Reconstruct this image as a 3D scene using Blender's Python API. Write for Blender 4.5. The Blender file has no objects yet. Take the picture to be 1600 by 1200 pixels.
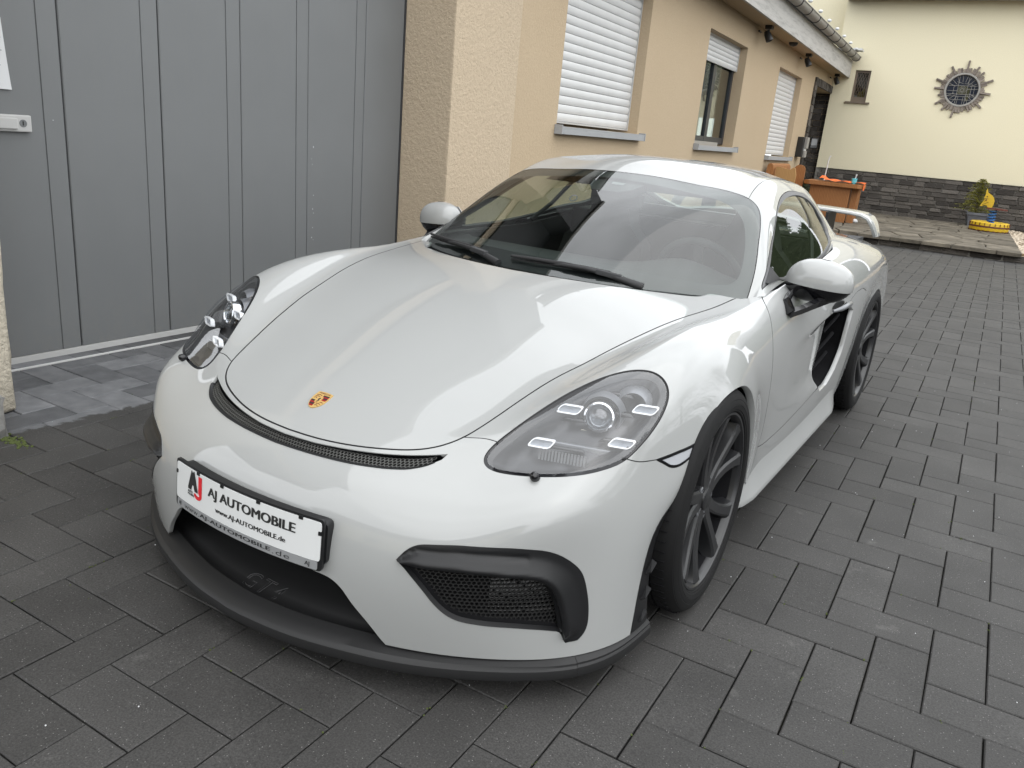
import bpy, bmesh, math, random
import numpy as np
from mathutils import Vector, Matrix
from mathutils.geometry import delaunay_2d_cdt

# ------------------------------------------------------------------ camera, light, exposure
scene = bpy.context.scene
COL = scene.collection
cam_d = bpy.data.cameras.new('camera'); cam = bpy.data.objects.new('camera', cam_d); COL.objects.link(cam)
_R = Matrix(((0.8722465, 0.4815128, 0.0856239), (-0.2172823, 0.2246873, 0.9498969), (0.4381489, -0.8471488, 0.3006069)))
cam.matrix_world = Matrix.Translation((1.3294574, -2.2611358, 1.3207960)) @ _R.transposed().to_4x4()
cam_d.sensor_width = 36.0; cam_d.lens = 28.43286; cam_d.clip_start = 0.05; cam_d.clip_end = 400
scene.camera = cam

SUN_EL, SUN_ROT = math.radians(58), math.radians(118)      # high sun behind the cloud, over the open side of the yard
world = bpy.data.worlds.new('World'); scene.world = world; world.use_nodes = True
wn, wl = world.node_tree.nodes, world.node_tree.links
wn.clear()
sky = wn.new('ShaderNodeTexSky'); sky.sky_type = 'NISHITA'; sky.sun_disc = False
sky.sun_elevation = SUN_EL; sky.sun_rotation = SUN_ROT; sky.altitude = 100; sky.dust_density = 4.0; sky.air_density = 1.0
hsv = wn.new('ShaderNodeHueSaturation'); hsv.inputs['Saturation'].default_value = 0.10
wl.new(sky.outputs[0], hsv.inputs['Color'])
# a closed cloud cover: the sky is flattened towards one grey-white with soft clouds in it
tc = wn.new('ShaderNodeTexCoord'); mp = wn.new('ShaderNodeMapping'); mp.inputs['Scale'].default_value = (1.0, 1.0, 2.2)
wl.new(tc.outputs['Generated'], mp.inputs[0])
nz = wn.new('ShaderNodeTexNoise'); nz.inputs['Scale'].default_value = 2.6; nz.inputs['Detail'].default_value = 6; nz.inputs['Roughness'].default_value = 0.55
wl.new(mp.outputs[0], nz.inputs['Vector'])
cr = wn.new('ShaderNodeMapRange'); cr.inputs['From Min'].default_value = 0.3; cr.inputs['From Max'].default_value = 0.7
cr.inputs['To Min'].default_value = 7.2; cr.inputs['To Max'].default_value = 11.6
wl.new(nz.outputs[0], cr.inputs[0])
mixw = wn.new('ShaderNodeMix'); mixw.data_type = 'RGBA'; mixw.inputs['Factor'].default_value = 0.82
tint = wn.new('ShaderNodeVectorMath'); tint.operation = 'SCALE'; tint.inputs[0].default_value = (0.97, 1.0, 1.03)
wl.new(cr.outputs[0], tint.inputs['Scale'])
wl.new(hsv.outputs[0], mixw.inputs[6]); wl.new(tint.outputs[0], mixw.inputs[7])
bg = wn.new('ShaderNodeBackground'); bg.inputs['Strength'].default_value = 0.14
wl.new(mixw.outputs[2], bg.inputs['Color'])
wo = wn.new('ShaderNodeOutputWorld'); wl.new(bg.outputs[0], wo.inputs['Surface'])

sun_d = bpy.data.lights.new('sun', 'SUN'); sun_d.energy = 0.6; sun_d.angle = math.radians(110); sun_d.color = (1.0, 0.96, 0.9)
sun = bpy.data.objects.new('sun', sun_d); COL.objects.link(sun)
_sd = Vector((math.cos(SUN_EL) * math.sin(SUN_ROT), math.cos(SUN_EL) * math.cos(SUN_ROT), math.sin(SUN_EL)))
sun.rotation_euler = (-_sd).to_track_quat('-Z', 'Y').to_euler()

vs = scene.view_settings
vs.view_transform = 'Standard'; vs.look = 'None'; vs.exposure = 1.05; vs.gamma = 1.0; vs.use_curve_mapping = False
scene.render.engine = 'CYCLES'
scene.cycles.max_bounces = 8; scene.cycles.transparent_max_bounces = 16; scene.cycles.glossy_bounces = 4
scene.cycles.caustics_reflective = False; scene.cycles.caustics_refractive = False
random.seed(7); rng = np.random.default_rng(7)
PI = math.pi

# ------------------------------------------------------------------ materials
def mat(name, color, rough=0.6, metal=0.0, coat=0.0, coat_rough=0.03, spec=0.5, emit=None):
    m = bpy.data.materials.new(name); m.use_nodes = True
    b = m.node_tree.nodes['Principled BSDF']
    b.inputs['Base Color'].default_value = (*color, 1); b.inputs['Roughness'].default_value = rough
    b.inputs['Metallic'].default_value = metal; b.inputs['Coat Weight'].default_value = coat
    b.inputs['Coat Roughness'].default_value = coat_rough; b.inputs['Specular IOR Level'].default_value = spec
    if emit:
        b.inputs['Emission Color'].default_value = (*emit[0], 1); b.inputs['Emission Strength'].default_value = emit[1]
    return m
def N(m, t, **kw):
    n = m.node_tree.nodes.new(t)
    for k, v in kw.items():
        if k in n.inputs.keys(): n.inputs[k].default_value = v
        else: setattr(n, k, v)
    return n
def L(m, a, b): m.node_tree.links.new(a, b)
def bsdf(m): return m.node_tree.nodes['Principled BSDF']
def ramp(m, fac, stops):
    r = m.node_tree.nodes.new('ShaderNodeValToRGB'); e = r.color_ramp.elements
    while len(e) < len(stops): e.new(0.5)
    for k, (p, c) in enumerate(stops): e[k].position = p; e[k].color = (*c, 1)
    L(m, fac, r.inputs[0]); return r
def coords(m, kind='Object', scale=(1, 1, 1)):
    t = N(m, 'ShaderNodeTexCoord'); mp = N(m, 'ShaderNodeMapping'); mp.inputs['Scale'].default_value = scale
    L(m, t.outputs[kind], mp.inputs[0]); return mp.outputs[0]
def bump(m, h, strength=0.3, dist=0.01):
    b = N(m, 'ShaderNodeBump'); b.inputs['Strength'].default_value = strength; b.inputs['Distance'].default_value = dist
    L(m, h, b.inputs['Height']); L(m, b.outputs[0], bsdf(m).inputs['Normal']); return b
def mixc(m, fac, a, b, mode='MIX'):
    x = N(m, 'ShaderNodeMix'); x.data_type = 'RGBA'; x.blend_type = mode
    for s, v in ((0, fac), (6, a), (7, b)):
        if hasattr(v, 'is_output') or isinstance(v, bpy.types.NodeSocket): L(m, v, x.inputs[s])
        elif isinstance(v, (int, float)): x.inputs[s].default_value = v
        else: x.inputs[s].default_value = (*v, 1)
    return x.outputs[2]
def noise(m, vec, scale, detail=4, rough=0.5):
    n = N(m, 'ShaderNodeTexNoise', Scale=scale, Detail=detail, Roughness=rough); L(m, vec, n.inputs['Vector']); return n.outputs[0]

def stucco(name, c1, c2, size, strength, dist):
    m = mat(name, c1, 0.95, spec=0.15); v = coords(m)
    n1 = noise(m, v, size, 5, 0.7); n2 = noise(m, v, 0.9, 3); n3 = noise(m, v, size * .45, 3)
    r = ramp(m, n1, [(0.25, tuple(x * .86 for x in c1)), (0.75, tuple(min(1, x * 1.06) for x in c1))])
    r2 = ramp(m, n2, [(0.3, (0, 0, 0)), (0.7, (1, 1, 1))])
    s = N(m, 'ShaderNodeMath', operation='MULTIPLY'); L(m, r2.outputs[0], s.inputs[0]); s.inputs[1].default_value = 0.5
    L(m, mixc(m, s.outputs[0], r.outputs[0], c2), bsdf(m).inputs['Base Color'])
    a = N(m, 'ShaderNodeMath', operation='ADD'); L(m, n1, a.inputs[0]); L(m, n3, a.inputs[1])
    bump(m, a.outputs[0], strength, dist); return m

M = {}
M['wall'] = stucco('beige_render', (0.455, 0.362, 0.25), (0.415, 0.325, 0.22), 90, 0.55, 0.006)
M['pier'] = stucco('coarse_beige_render', (0.50, 0.41, 0.30), (0.48, 0.39, 0.285), 75, 0.8, 0.010)
M['pier_white'] = stucco('coarse_cream_render', (0.55, 0.50, 0.41), (0.52, 0.48, 0.39), 60, 1.0, 0.016)
M['hall'] = stucco('cream_render', (0.70, 0.645, 0.475), (0.67, 0.62, 0.465), 60, 0.12, 0.003)

def painted_metal(name, c, rough, grime=False):
    m = mat(name, c, rough); v = coords(m); n = noise(m, v, 3.0, 4); n2 = noise(m, v, 60, 2)
    r = ramp(m, n, [(0.3, tuple(x * .965 for x in c)), (0.7, tuple(x * 1.03 for x in c))]); L(m, r.outputs[0], bsdf(m).inputs['Base Color'])
    rr = N(m, 'ShaderNodeMapRange'); rr.inputs[3].default_value = rough - .06; rr.inputs[4].default_value = rough + .08
    L(m, n, rr.inputs[0]); L(m, rr.outputs[0], bsdf(m).inputs['Roughness']); bump(m, n2, .04, .001)
    if grime:      # splashed dirt along the foot and faint run marks
        sx = N(m, 'ShaderNodeSeparateXYZ'); L(m, v, sx.inputs[0]); lo = N(m, 'ShaderNodeMapRange'); L(m, sx.outputs[2], lo.inputs[0]); lo.inputs[1].default_value = .04; lo.inputs[2].default_value = .42; lo.inputs[3].default_value = 1; lo.inputs[4].default_value = 0
        sp = ramp(m, noise(m, v, 22, 7, .7), [(0.42, (0, 0, 0)), (0.72, (1, 1, 1))]); st = ramp(m, noise(m, coords(m, scale=(1, 9, .5)), 3, 5, .6), [(0.5, (0, 0, 0)), (0.8, (1, 1, 1))])
        a = N(m, 'ShaderNodeMath', operation='MULTIPLY'); L(m, lo.outputs[0], a.inputs[0]); L(m, sp.outputs[0], a.inputs[1]); b = N(m, 'ShaderNodeMath', operation='MULTIPLY_ADD'); L(m, st.outputs[0], b.inputs[0]); b.inputs[1].default_value = .22; L(m, a.outputs[0], b.inputs[2]); b.use_clamp = True
        k = N(m, 'ShaderNodeMath', operation='MULTIPLY'); L(m, b.outputs[0], k.inputs[0]); k.inputs[1].default_value = .4
        L(m, mixc(m, k.outputs[0], r.outputs[0], (.17, .165, .15)), bsdf(m).inputs['Base Color'])
    return m
M['gate'] = painted_metal('grey_painted_metal', (0.134, 0.140, 0.143), 0.5, True)
M['gate_dark'] = mat('dark_rubber_seal', (0.025, 0.026, 0.028), 0.7)
M['alu'] = painted_metal('brushed_aluminium', (0.40, 0.40, 0.395), 0.45)
M['silver'] = painted_metal('silver_plate', (0.52, 0.53, 0.53), 0.35)
M['shutter'] = painted_metal('white_shutter', (0.55, 0.555, 0.555), 0.5)
M['sill'] = painted_metal('grey_sill', (0.30, 0.31, 0.32), 0.5)
M['anthracite'] = mat('anthracite_frame', (0.02, 0.024, 0.03), 0.4)
M['brown_frame'] = mat('brown_frame', (0.13, 0.10, 0.075), 0.5)
M['paper'] = mat('white_paper', (0.55, 0.56, 0.57), 0.8)
M['ink'] = mat('black_ink', (0.012, 0.012, 0.012), 0.6)
M['grey_ink'] = mat('grey_ink', (0.25, 0.25, 0.25), 0.6)
M['red_ink'] = mat('red_ink', (0.55, 0.012, 0.02), 0.5)
M['zinc'] = painted_metal('weathered_zinc', (0.26, 0.25, 0.23), 0.55)
M['black_lamp'] = mat('black_lamp', (0.012, 0.012, 0.012), 0.45)
M['lamp_lens'] = mat('lamp_lens', (0.6, 0.6, 0.58), 0.2)
M['dark'] = mat('dark_void', (0.008, 0.008, 0.009), 0.9, spec=0.1)
M['slate_cladding'] = mat('dark_slate_cladding', (0.045, 0.045, 0.047), 0.6)
M['tile'] = mat('dark_roof_tile', (0.035, 0.033, 0.032), 0.8)

def fascia_mat():
    m = mat('weathered_fascia', (0.5, 0.49, 0.46), 0.8); v = coords(m, scale=(1, .5, 6)); n = noise(m, v, 3.5, 8, 0.7)
    r = ramp(m, n, [(0.3, (0.26, 0.255, 0.24)), (0.5, (0.42, 0.41, 0.39)), (0.75, (0.47, 0.46, 0.44))]); L(m, r.outputs[0], bsdf(m).inputs['Base Color'])
    bump(m, n, .2, .004); return m
M['fascia'] = fascia_mat()

def paver_mat():
    m = mat('basalt_paver', (0.07, 0.07, 0.07), 0.66, spec=0.35)
    geo = N(m, 'ShaderNodeNewGeometry'); v = geo.outputs['Position']
    oi = N(m, 'ShaderNodeObjectInfo'); at = N(m, 'ShaderNodeAttribute', attribute_name='tone')
    tone = N(m, 'ShaderNodeMath', operation='ADD'); L(m, oi.outputs['Random'], tone.inputs[0]); L(m, at.outputs['Fac'], tone.inputs[1])
    fr = N(m, 'ShaderNodeMath', operation='FRACT'); L(m, tone.outputs[0], fr.inputs[0])
    base = ramp(m, fr.outputs[0], [(0.0, (0.0295, 0.0285, 0.0274)), (0.5, (0.0355, 0.0344, 0.0332)), (1.0, (0.0415, 0.0402, 0.0388))])
    n1 = noise(m, v, 3.0, 5); n2 = noise(m, v, 210, 3, 0.7); n3 = noise(m, v, 14, 4)
    blot = ramp(m, n1, [(0.35, (0.82, 0.82, 0.82)), (0.65, (1.14, 1.14, 1.14))])
    grain = ramp(m, n2, [(0.3, (0.50, 0.50, 0.50)), (0.7, (1.5, 1.5, 1.5))])
    c = mixc(m, 1.0, base.outputs[0], blot.outputs[0], 'MULTIPLY'); c = mixc(m, 1.0, c, grain.outputs[0], 'MULTIPLY')
    # pale stone chips in the face mix
    vo = N(m, 'ShaderNodeTexVoronoi', Scale=170.0); L(m, v, vo.inputs['Vector'])
    chip = ramp(m, vo.outputs['Distance'], [(0.16, (1, 1, 1)), (0.26, (0, 0, 0))])
    vc = N(m, 'ShaderNodeSeparateColor'); L(m, vo.outputs['Color'], vc.inputs[0])
    gt = N(m, 'ShaderNodeMath', operation='GREATER_THAN'); L(m, vc.outputs[0], gt.inputs[0]); gt.inputs[1].default_value = 0.80
    mm = N(m, 'ShaderNodeMath', operation='MULTIPLY'); L(m, chip.outputs[0], mm.inputs[0]); L(m, gt.outputs[0], mm.inputs[1])
    mk = N(m, 'ShaderNodeMath', operation='MULTIPLY'); L(m, mm.outputs[0], mk.inputs[0]); L(m, vc.outputs[1], mk.inputs[1])
    c = mixc(m, mk.outputs[0], c, (0.20, 0.195, 0.19))
    # lime bloom on single stones
    bl = N(m, 'ShaderNodeMath', operation='MULTIPLY'); st = ramp(m, noise(m, v, 9.0, 6, 0.7), [(0.60, (0, 0, 0)), (0.78, (1, 1, 1))])
    g2 = N(m, 'ShaderNodeMath', operation='GREATER_THAN'); L(m, fr.outputs[0], g2.inputs[0]); g2.inputs[1].default_value = 0.80
    L(m, st.outputs[0], bl.inputs[0]); L(m, g2.outputs[0], bl.inputs[1])
    b2 = N(m, 'ShaderNodeMath', operation='MULTIPLY'); L(m, bl.outputs[0], b2.inputs[0]); b2.inputs[1].default_value = 0.55
    c = mixc(m, b2.outputs[0], c, (0.14, 0.137, 0.13))
    # the strip along the garage door is dry and bleached, its edge ragged
    sx = N(m, 'ShaderNodeSeparateXYZ'); L(m, v, sx.inputs[0])
    ad = N(m, 'ShaderNodeMath', operation='MULTIPLY_ADD'); L(m, noise(m, v, 16, 8, .65), ad.inputs[0]); ad.inputs[1].default_value = 0.14; L(m, sx.outputs[0], ad.inputs[2])
    ad2 = N(m, 'ShaderNodeMath', operation='MULTIPLY_ADD'); L(m, sx.outputs[1], ad2.inputs[0]); ad2.inputs[1].default_value = -0.12; L(m, ad.outputs[0], ad2.inputs[2])
    dry = N(m, 'ShaderNodeMapRange'); L(m, ad2.outputs[0], dry.inputs[0]); dry.inputs[1].default_value = -1.63; dry.inputs[2].default_value = -1.61; dry.inputs[3].default_value = 1; dry.inputs[4].default_value = 0
    dp = N(m, 'ShaderNodeMapRange'); L(m, sx.outputs[1], dp.inputs[0]); dp.inputs[1].default_value = 0.35; dp.inputs[2].default_value = 0.9; dp.inputs[3].default_value = 0.95; dp.inputs[4].default_value = .55
    dq = N(m, 'ShaderNodeMath', operation='MULTIPLY'); L(m, dry.outputs[0], dq.inputs[0]); L(m, dp.outputs[0], dq.inputs[1])
    dcol = ramp(m, n3, [(0.3, (0.095, 0.098, 0.104)), (0.7, (0.145, 0.148, 0.155))])
    dt = ramp(m, fr.outputs[0], [(0, (.55, .55, .56)), (1, (1.15, 1.15, 1.15))])
    dmul = mixc(m, 1.0, dcol.outputs[0], dt.outputs[0], 'MULTIPLY')
    c = mixc(m, dq.outputs[0], c, dmul)
    L(m, c, bsdf(m).inputs['Base Color'])
    bump(m, n2, .5, .002); return m
M['paver'] = paver_mat()
def joint_mat():
    m = mat('joint_sand', (0.02, 0.019, 0.017), 0.95, spec=.1); v = coords(m); n = noise(m, v, 30, 5)
    r = ramp(m, n, [(0.4, (0.010, 0.0098, 0.0092)), (0.62, (0.022, 0.021, 0.018)), (0.75, (0.022, 0.025, 0.011))]); L(m, r.outputs[0], bsdf(m).inputs['Base Color']); return m
M['joint'] = joint_mat()
def stone_mat(name, lo, hi, sc=9):
    m = mat(name, lo, 0.9, spec=.2); v = coords(m); oi = N(m, 'ShaderNodeObjectInfo'); at = N(m, 'ShaderNodeAttribute', attribute_name='tone')
    t = N(m, 'ShaderNodeMath', operation='ADD'); L(m, oi.outputs['Random'], t.inputs[0]); L(m, at.outputs['Fac'], t.inputs[1])
    f = N(m, 'ShaderNodeMath', operation='FRACT'); L(m, t.outputs[0], f.inputs[0])
    base = ramp(m, f.outputs[0], [(0, lo), (1, hi)]); n = noise(m, v, sc, 7, .65)
    g = ramp(m, n, [(0.3, (.55, .55, .55)), (0.7, (1.45, 1.42, 1.38))]); L(m, mixc(m, 1.0, base.outputs[0], g.outputs[0], 'MULTIPLY'), bsdf(m).inputs['Base Color'])
    bump(m, n, .5, .012); return m
M['slate'] = stone_mat('slate_stone', (0.045, 0.041, 0.038), (0.12, 0.11, 0.10))
M['mortar'] = stone_mat('grey_mortar', (0.19, 0.183, 0.168), (0.19, 0.183, 0.168), 20)
M['flag'] = stone_mat('quartzite_flag', (0.085, 0.076, 0.062), (0.15, 0.135, 0.11), 5)
M['sandstone'] = stone_mat('sandstone', (0.33, 0.26, 0.16), (0.38, 0.30, 0.19), 6)
M['greystone'] = stone_mat('grey_stone', (0.16, 0.16, 0.157), (0.2, 0.2, 0.195), 8)
M['ray_stone'] = stone_mat('ray_stone', (0.15, 0.13, 0.115), (0.24, 0.21, 0.185), 8)
M['pebble'] = stone_mat('pebble', (0.30, 0.25, 0.19), (0.5, 0.44, 0.36), 25)
def wood_mat(name, a, b):
    m = mat(name, a, 0.55); v = coords(m, scale=(3, 3, .5)); w = N(m, 'ShaderNodeTexWave', Scale=4.0, Distortion=5.0, Detail=3.0); L(m, v, w.inputs['Vector'])
    n = noise(m, v, 12, 5); x = N(m, 'ShaderNodeMath', operation='MULTIPLY'); L(m, w.outputs['Fac'], x.inputs[0]); L(m, n, x.inputs[1])
    r = ramp(m, x.outputs[0], [(0.1, a), (0.6, b)]); L(m, r.outputs[0], bsdf(m).inputs['Base Color']); return m
M['wood'] = wood_mat('varnished_wood', (0.24, 0.095, 0.026), (0.34, 0.15, 0.05))
M['wood_pale'] = wood_mat('pale_wood', (0.36, 0.20, 0.075), (0.42, 0.25, 0.10))
M['orange'] = mat('orange_cloth', (0.7, 0.13, 0.02), 0.8)
M['cyan'] = mat('turquoise_plastic', (0.12, 0.5, 0.6), 0.4)
M['yellow'] = mat('yellow_paint', (0.55, 0.36, 0.016), 0.45)
M['blue'] = mat('blue_paint', (0.03, 0.13, 0.36), 0.45)
M['brown'] = mat('red_brown_paint', (0.09, 0.02, 0.012), 0.6)
M['pot'] = mat('grey_plastic_pot', (0.12, 0.125, 0.14), 0.6)
M['needle'] = mat('conifer_needles', (0.20, 0.195, 0.03), 0.8)
M['leaf'] = mat('green_leaves', (0.045, 0.07, 0.02), 0.7)
M['bark'] = mat('bark', (0.08, 0.06, 0.045), 0.9)
M['moss'] = mat('moss', (0.05, 0.065, 0.015), 0.95)
M['pink'] = mat('pink_plastic', (0.7, 0.05, 0.12), 0.5)

def glassy(name, tint, refl=1.0, cap=0.5, rough=0.0, ior=1.5):
    """thin pane: see-through with the reflection of both its faces"""
    m = bpy.data.materials.new(name); m.use_nodes = True; t = m.node_tree; t.nodes.clear()
    tr = t.nodes.new('ShaderNodeBsdfTransparent'); tr.inputs[0].default_value = (*tint, 1)
    gl = t.nodes.new('ShaderNodeBsdfGlossy'); gl.inputs['Roughness'].default_value = rough
    ge = t.nodes.new('ShaderNodeNewGeometry'); mr = t.nodes.new('ShaderNodeMapRange'); mr.inputs[3].default_value = ior; mr.inputs[4].default_value = 1 / ior
    t.links.new(ge.outputs['Backfacing'], mr.inputs[0])
    fr = t.nodes.new('ShaderNodeFresnel'); t.links.new(mr.outputs[0], fr.inputs[0])
    mu = t.nodes.new('ShaderNodeMath'); mu.operation = 'MULTIPLY'; mu.inputs[1].default_value = refl
    mi = t.nodes.new('ShaderNodeMath'); mi.operation = 'MINIMUM'; mi.inputs[1].default_value = cap
    mx = t.nodes.new('ShaderNodeMixShader'); o = t.nodes.new('ShaderNodeOutputMaterial')
    t.links.new(fr.outputs[0], mu.inputs[0]); t.links.new(mu.outputs[0], mi.inputs[0]); t.links.new(mi.outputs[0], mx.inputs[0]); t.links.new(tr.outputs[0], mx.inputs[1]); t.links.new(gl.outputs[0], mx.inputs[2]); t.links.new(mx.outputs[0], o.inputs[0])
    return m
M['glass'] = glassy('window_glass', (0.62, 0.68, 0.66), 1.6)
M['windscreen'] = glassy('windscreen_glass', (0.74, 0.82, 0.78), 1.75, .34)
M['side_glass'] = glassy('side_window_glass', (0.66, 0.72, 0.66), 1.5, .55)
M['lens'] = glassy('headlight_lens', (0.95, 0.96, 0.98), 2.0, .30)

M['paint'] = mat('chalk_car_paint', (0.285, 0.291, 0.288), 0.5, coat=1.0, coat_rough=0.012, spec=0.3)
bsdf(M['paint']).inputs['Coat IOR'].default_value = 1.5
M['black_plastic'] = mat('satin_black_plastic', (0.008, 0.0082, 0.009), 0.42, spec=.35)
M['black_matte'] = mat('matte_black_plastic', (0.013, 0.0133, 0.0145), 0.62)
M['lip'] = mat('scuffed_black_lip', (0.0105, 0.0105, 0.011), 0.55, spec=.4)
M['rubber_and_gap_shade'] = mat('black_rubber_and_gap_shade', (0.012, 0.012, 0.013), 0.7)
M['gloss_black'] = mat('gloss_black', (0.004, 0.004, 0.005), 0.12)
M['ceramic'] = mat('black_glass_border', (0.006, 0.006, 0.008), 0.5)
M['frame_grey'] = mat('grey_window_trim', (0.07, 0.07, 0.074), 0.45)
M['rim'] = mat('satin_black_alloy', (0.014, 0.0143, 0.0155), 0.3)
M['tyre'] = mat('tyre_rubber', (0.005, 0.005, 0.0053), 0.75, spec=.25)
M['disc'] = mat('brake_disc', (0.22, 0.22, 0.225), 0.35, metal=1.0)
M['chrome'] = mat('chrome', (0.75, 0.76, 0.78), 0.12, metal=1.0)
M['lamp_bowl'] = mat('lamp_bowl', (0.022, 0.023, 0.026), 0.3, metal=.3)
M['lamp_grey'] = mat('lamp_grey', (0.16, 0.165, 0.175), 0.3, metal=0.4)
M['drl'] = mat('white_light_guide', (0.9, 0.91, 0.92), 0.25)
M['drl_in'] = mat('lamp_reflector', (0.30, 0.32, 0.35), 0.3)
M['projector'] = glassy('projector_glass', (0.75, 0.78, 0.8), 3.0)
M['marker'] = mat('clear_marker', (0.33, 0.34, 0.36), 0.15)
M['gold'] = mat('gold_enamel', (0.55, 0.36, 0.13), 0.3, metal=0.3)
M['crest_red'] = mat('crest_red', (0.22, 0.008, 0.01), 0.3)
M['plate_white'] = mat('plate_white', (0.58, 0.59, 0.59), 0.4)
M['strip_grey'] = mat('strip_grey', (0.22, 0.225, 0.23), 0.45)
M['interior'] = mat('dark_interior', (0.014, 0.014, 0.015), 0.75)
M['interior_grey'] = mat('grey_interior', (0.03, 0.031, 0.033), 0.8)
M['cowl'] = mat('cowl_plastic', (0.012, 0.012, 0.013), 0.6)

# ------------------------------------------------------------------ helpers
def link_mesh(name, me, m=None, parent=None):
    o = bpy.data.objects.new(name, me); COL.objects.link(o)
    if m is not None:
        me.materials.clear(); me.materials.append(m)
    if parent is not None: o.parent = parent
    return o
def obj(name, bm, m, parent=None, smooth=False, angle=None):
    me = bpy.data.meshes.new(name); bm.to_mesh(me); bm.free()
    if smooth:
        me.polygons.foreach_set('use_smooth', [True] * len(me.polygons))
        if angle is not None: me.set_sharp_from_angle(angle=math.radians(angle))
    return link_mesh(name, me, m, parent)
def pydata(name, v, f, m, parent=None, smooth=False, angle=None):
    me = bpy.data.meshes.new(name); me.from_pydata([tuple(map(float, p)) for p in v], [], [tuple(int(i) for i in q) for q in f]); me.validate()
    if smooth:
        me.polygons.foreach_set('use_smooth', [True] * len(me.polygons))
        if angle is not None: me.set_sharp_from_angle(angle=math.radians(angle))
    return link_mesh(name, me, m, parent)
def thing(name, label, cat, loc=(0, 0, 0), rotz=0, group=None):
    o = bpy.data.objects.new(name, None); COL.objects.link(o); o.location = loc; o.rotation_euler = (0, 0, rotz); o.empty_display_size = .1
    return tag(o, label, cat, group)
def tag(o, label, cat, group=None):
    o['label'] = label; o['category'] = cat
    if group: o['group'] = group
    return o
def struct(o): o['kind'] = 'structure'; return o
def stuff(o): o['kind'] = 'stuff'; return o
def box(bm, x0, x1, y0, y1, z0, z1, bev=0.0, mtx=None):
    vs_ = [bm.verts.new((x, y, z)) for z in (z0, z1) for y in (y0, y1) for x in (x0, x1)]
    fs = [bm.faces.new([vs_[i] for i in q]) for q in ((0, 2, 3, 1), (4, 5, 7, 6), (0, 1, 5, 4), (2, 6, 7, 3), (0, 4, 6, 2), (1, 3, 7, 5))]
    if mtx is not None: bmesh.ops.transform(bm, matrix=mtx, verts=vs_)
    if bev: bmesh.ops.bevel(bm, geom=list({e for f in fs for e in f.edges}), offset=bev, segments=2, affect='EDGES', profile=.6)
    return vs_
def boxo(name, x0, x1, y0, y1, z0, z1, m, parent=None, bev=0.0):
    bm = bmesh.new(); box(bm, x0, x1, y0, y1, z0, z1, bev); return obj(name, bm, m, parent)
def tube(bm, pts, r, seg=10, cap=True):
    pts = [Vector(p) for p in pts]; n = len(pts); rs = r if isinstance(r, (list, tuple)) else [r] * n
    rings = []; up = None
    for i, p in enumerate(pts):
        t = (pts[min(i + 1, n - 1)] - pts[max(i - 1, 0)]).normalized()
        if up is None: up = t.orthogonal().normalized()
        up = (up - t * up.dot(t)).normalized(); w = t.cross(up)
        rings.append([bm.verts.new(p + (up * math.cos(2 * PI * k / seg) + w * math.sin(2 * PI * k / seg)) * rs[i]) for k in range(seg)])
    for a, b in zip(rings[:-1], rings[1:]):
        for k in range(seg): bm.faces.new((a[k], a[(k + 1) % seg], b[(k + 1) % seg], b[k]))
    if cap: bm.faces.new(rings[0][::-1]); bm.faces.new(rings[-1])
def lathe(bm, prof, seg=48, axis='X', mtx=None):
    """prof: (axial, radius) pairs round the X axis"""
    rings = [[bm.verts.new((a, r * math.cos(2 * PI * k / seg), r * math.sin(2 * PI * k / seg))) for k in range(seg)] for a, r in prof]
    for p, q in zip(rings[:-1], rings[1:]):
        for k in range(seg): bm.faces.new((p[k], p[(k + 1) % seg], q[(k + 1) % seg], q[k]))
    if mtx is not None: bmesh.ops.transform(bm, matrix=mtx, verts=[v for r in rings for v in r])
    return rings
def prism(bm, pts, vec):
    """closed polygon pts (3D) extruded by vec"""
    a = [bm.verts.new(p) for p in pts]; b = [bm.verts.new(Vector(p) + Vector(vec)) for p in pts]; n = len(pts)
    bm.faces.new(a[::-1]); bm.faces.new(b)
    for k in range(n): bm.faces.new((a[k], a[(k + 1) % n], b[(k + 1) % n], b[k]))
    bmesh.ops.recalc_face_normals(bm, faces=bm.faces[:])
def text_mesh(s, size=1.0, bold=0.0, extrude=0.0, align='LEFT', spacing=1.0):
    cu = bpy.data.curves.new('txt', 'FONT'); cu.body = s; cu.size = size; cu.offset = bold; cu.extrude = extrude; cu.align_x = align; cu.space_character = spacing; cu.resolution_u = 3
    o = bpy.data.objects.new('txt', cu); COL.objects.link(o); bpy.context.view_layer.update()
    me = bpy.data.meshes.new_from_object(o.evaluated_get(bpy.context.evaluated_depsgraph_get())); bpy.data.objects.remove(o); bpy.data.curves.remove(cu)
    return me
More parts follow.
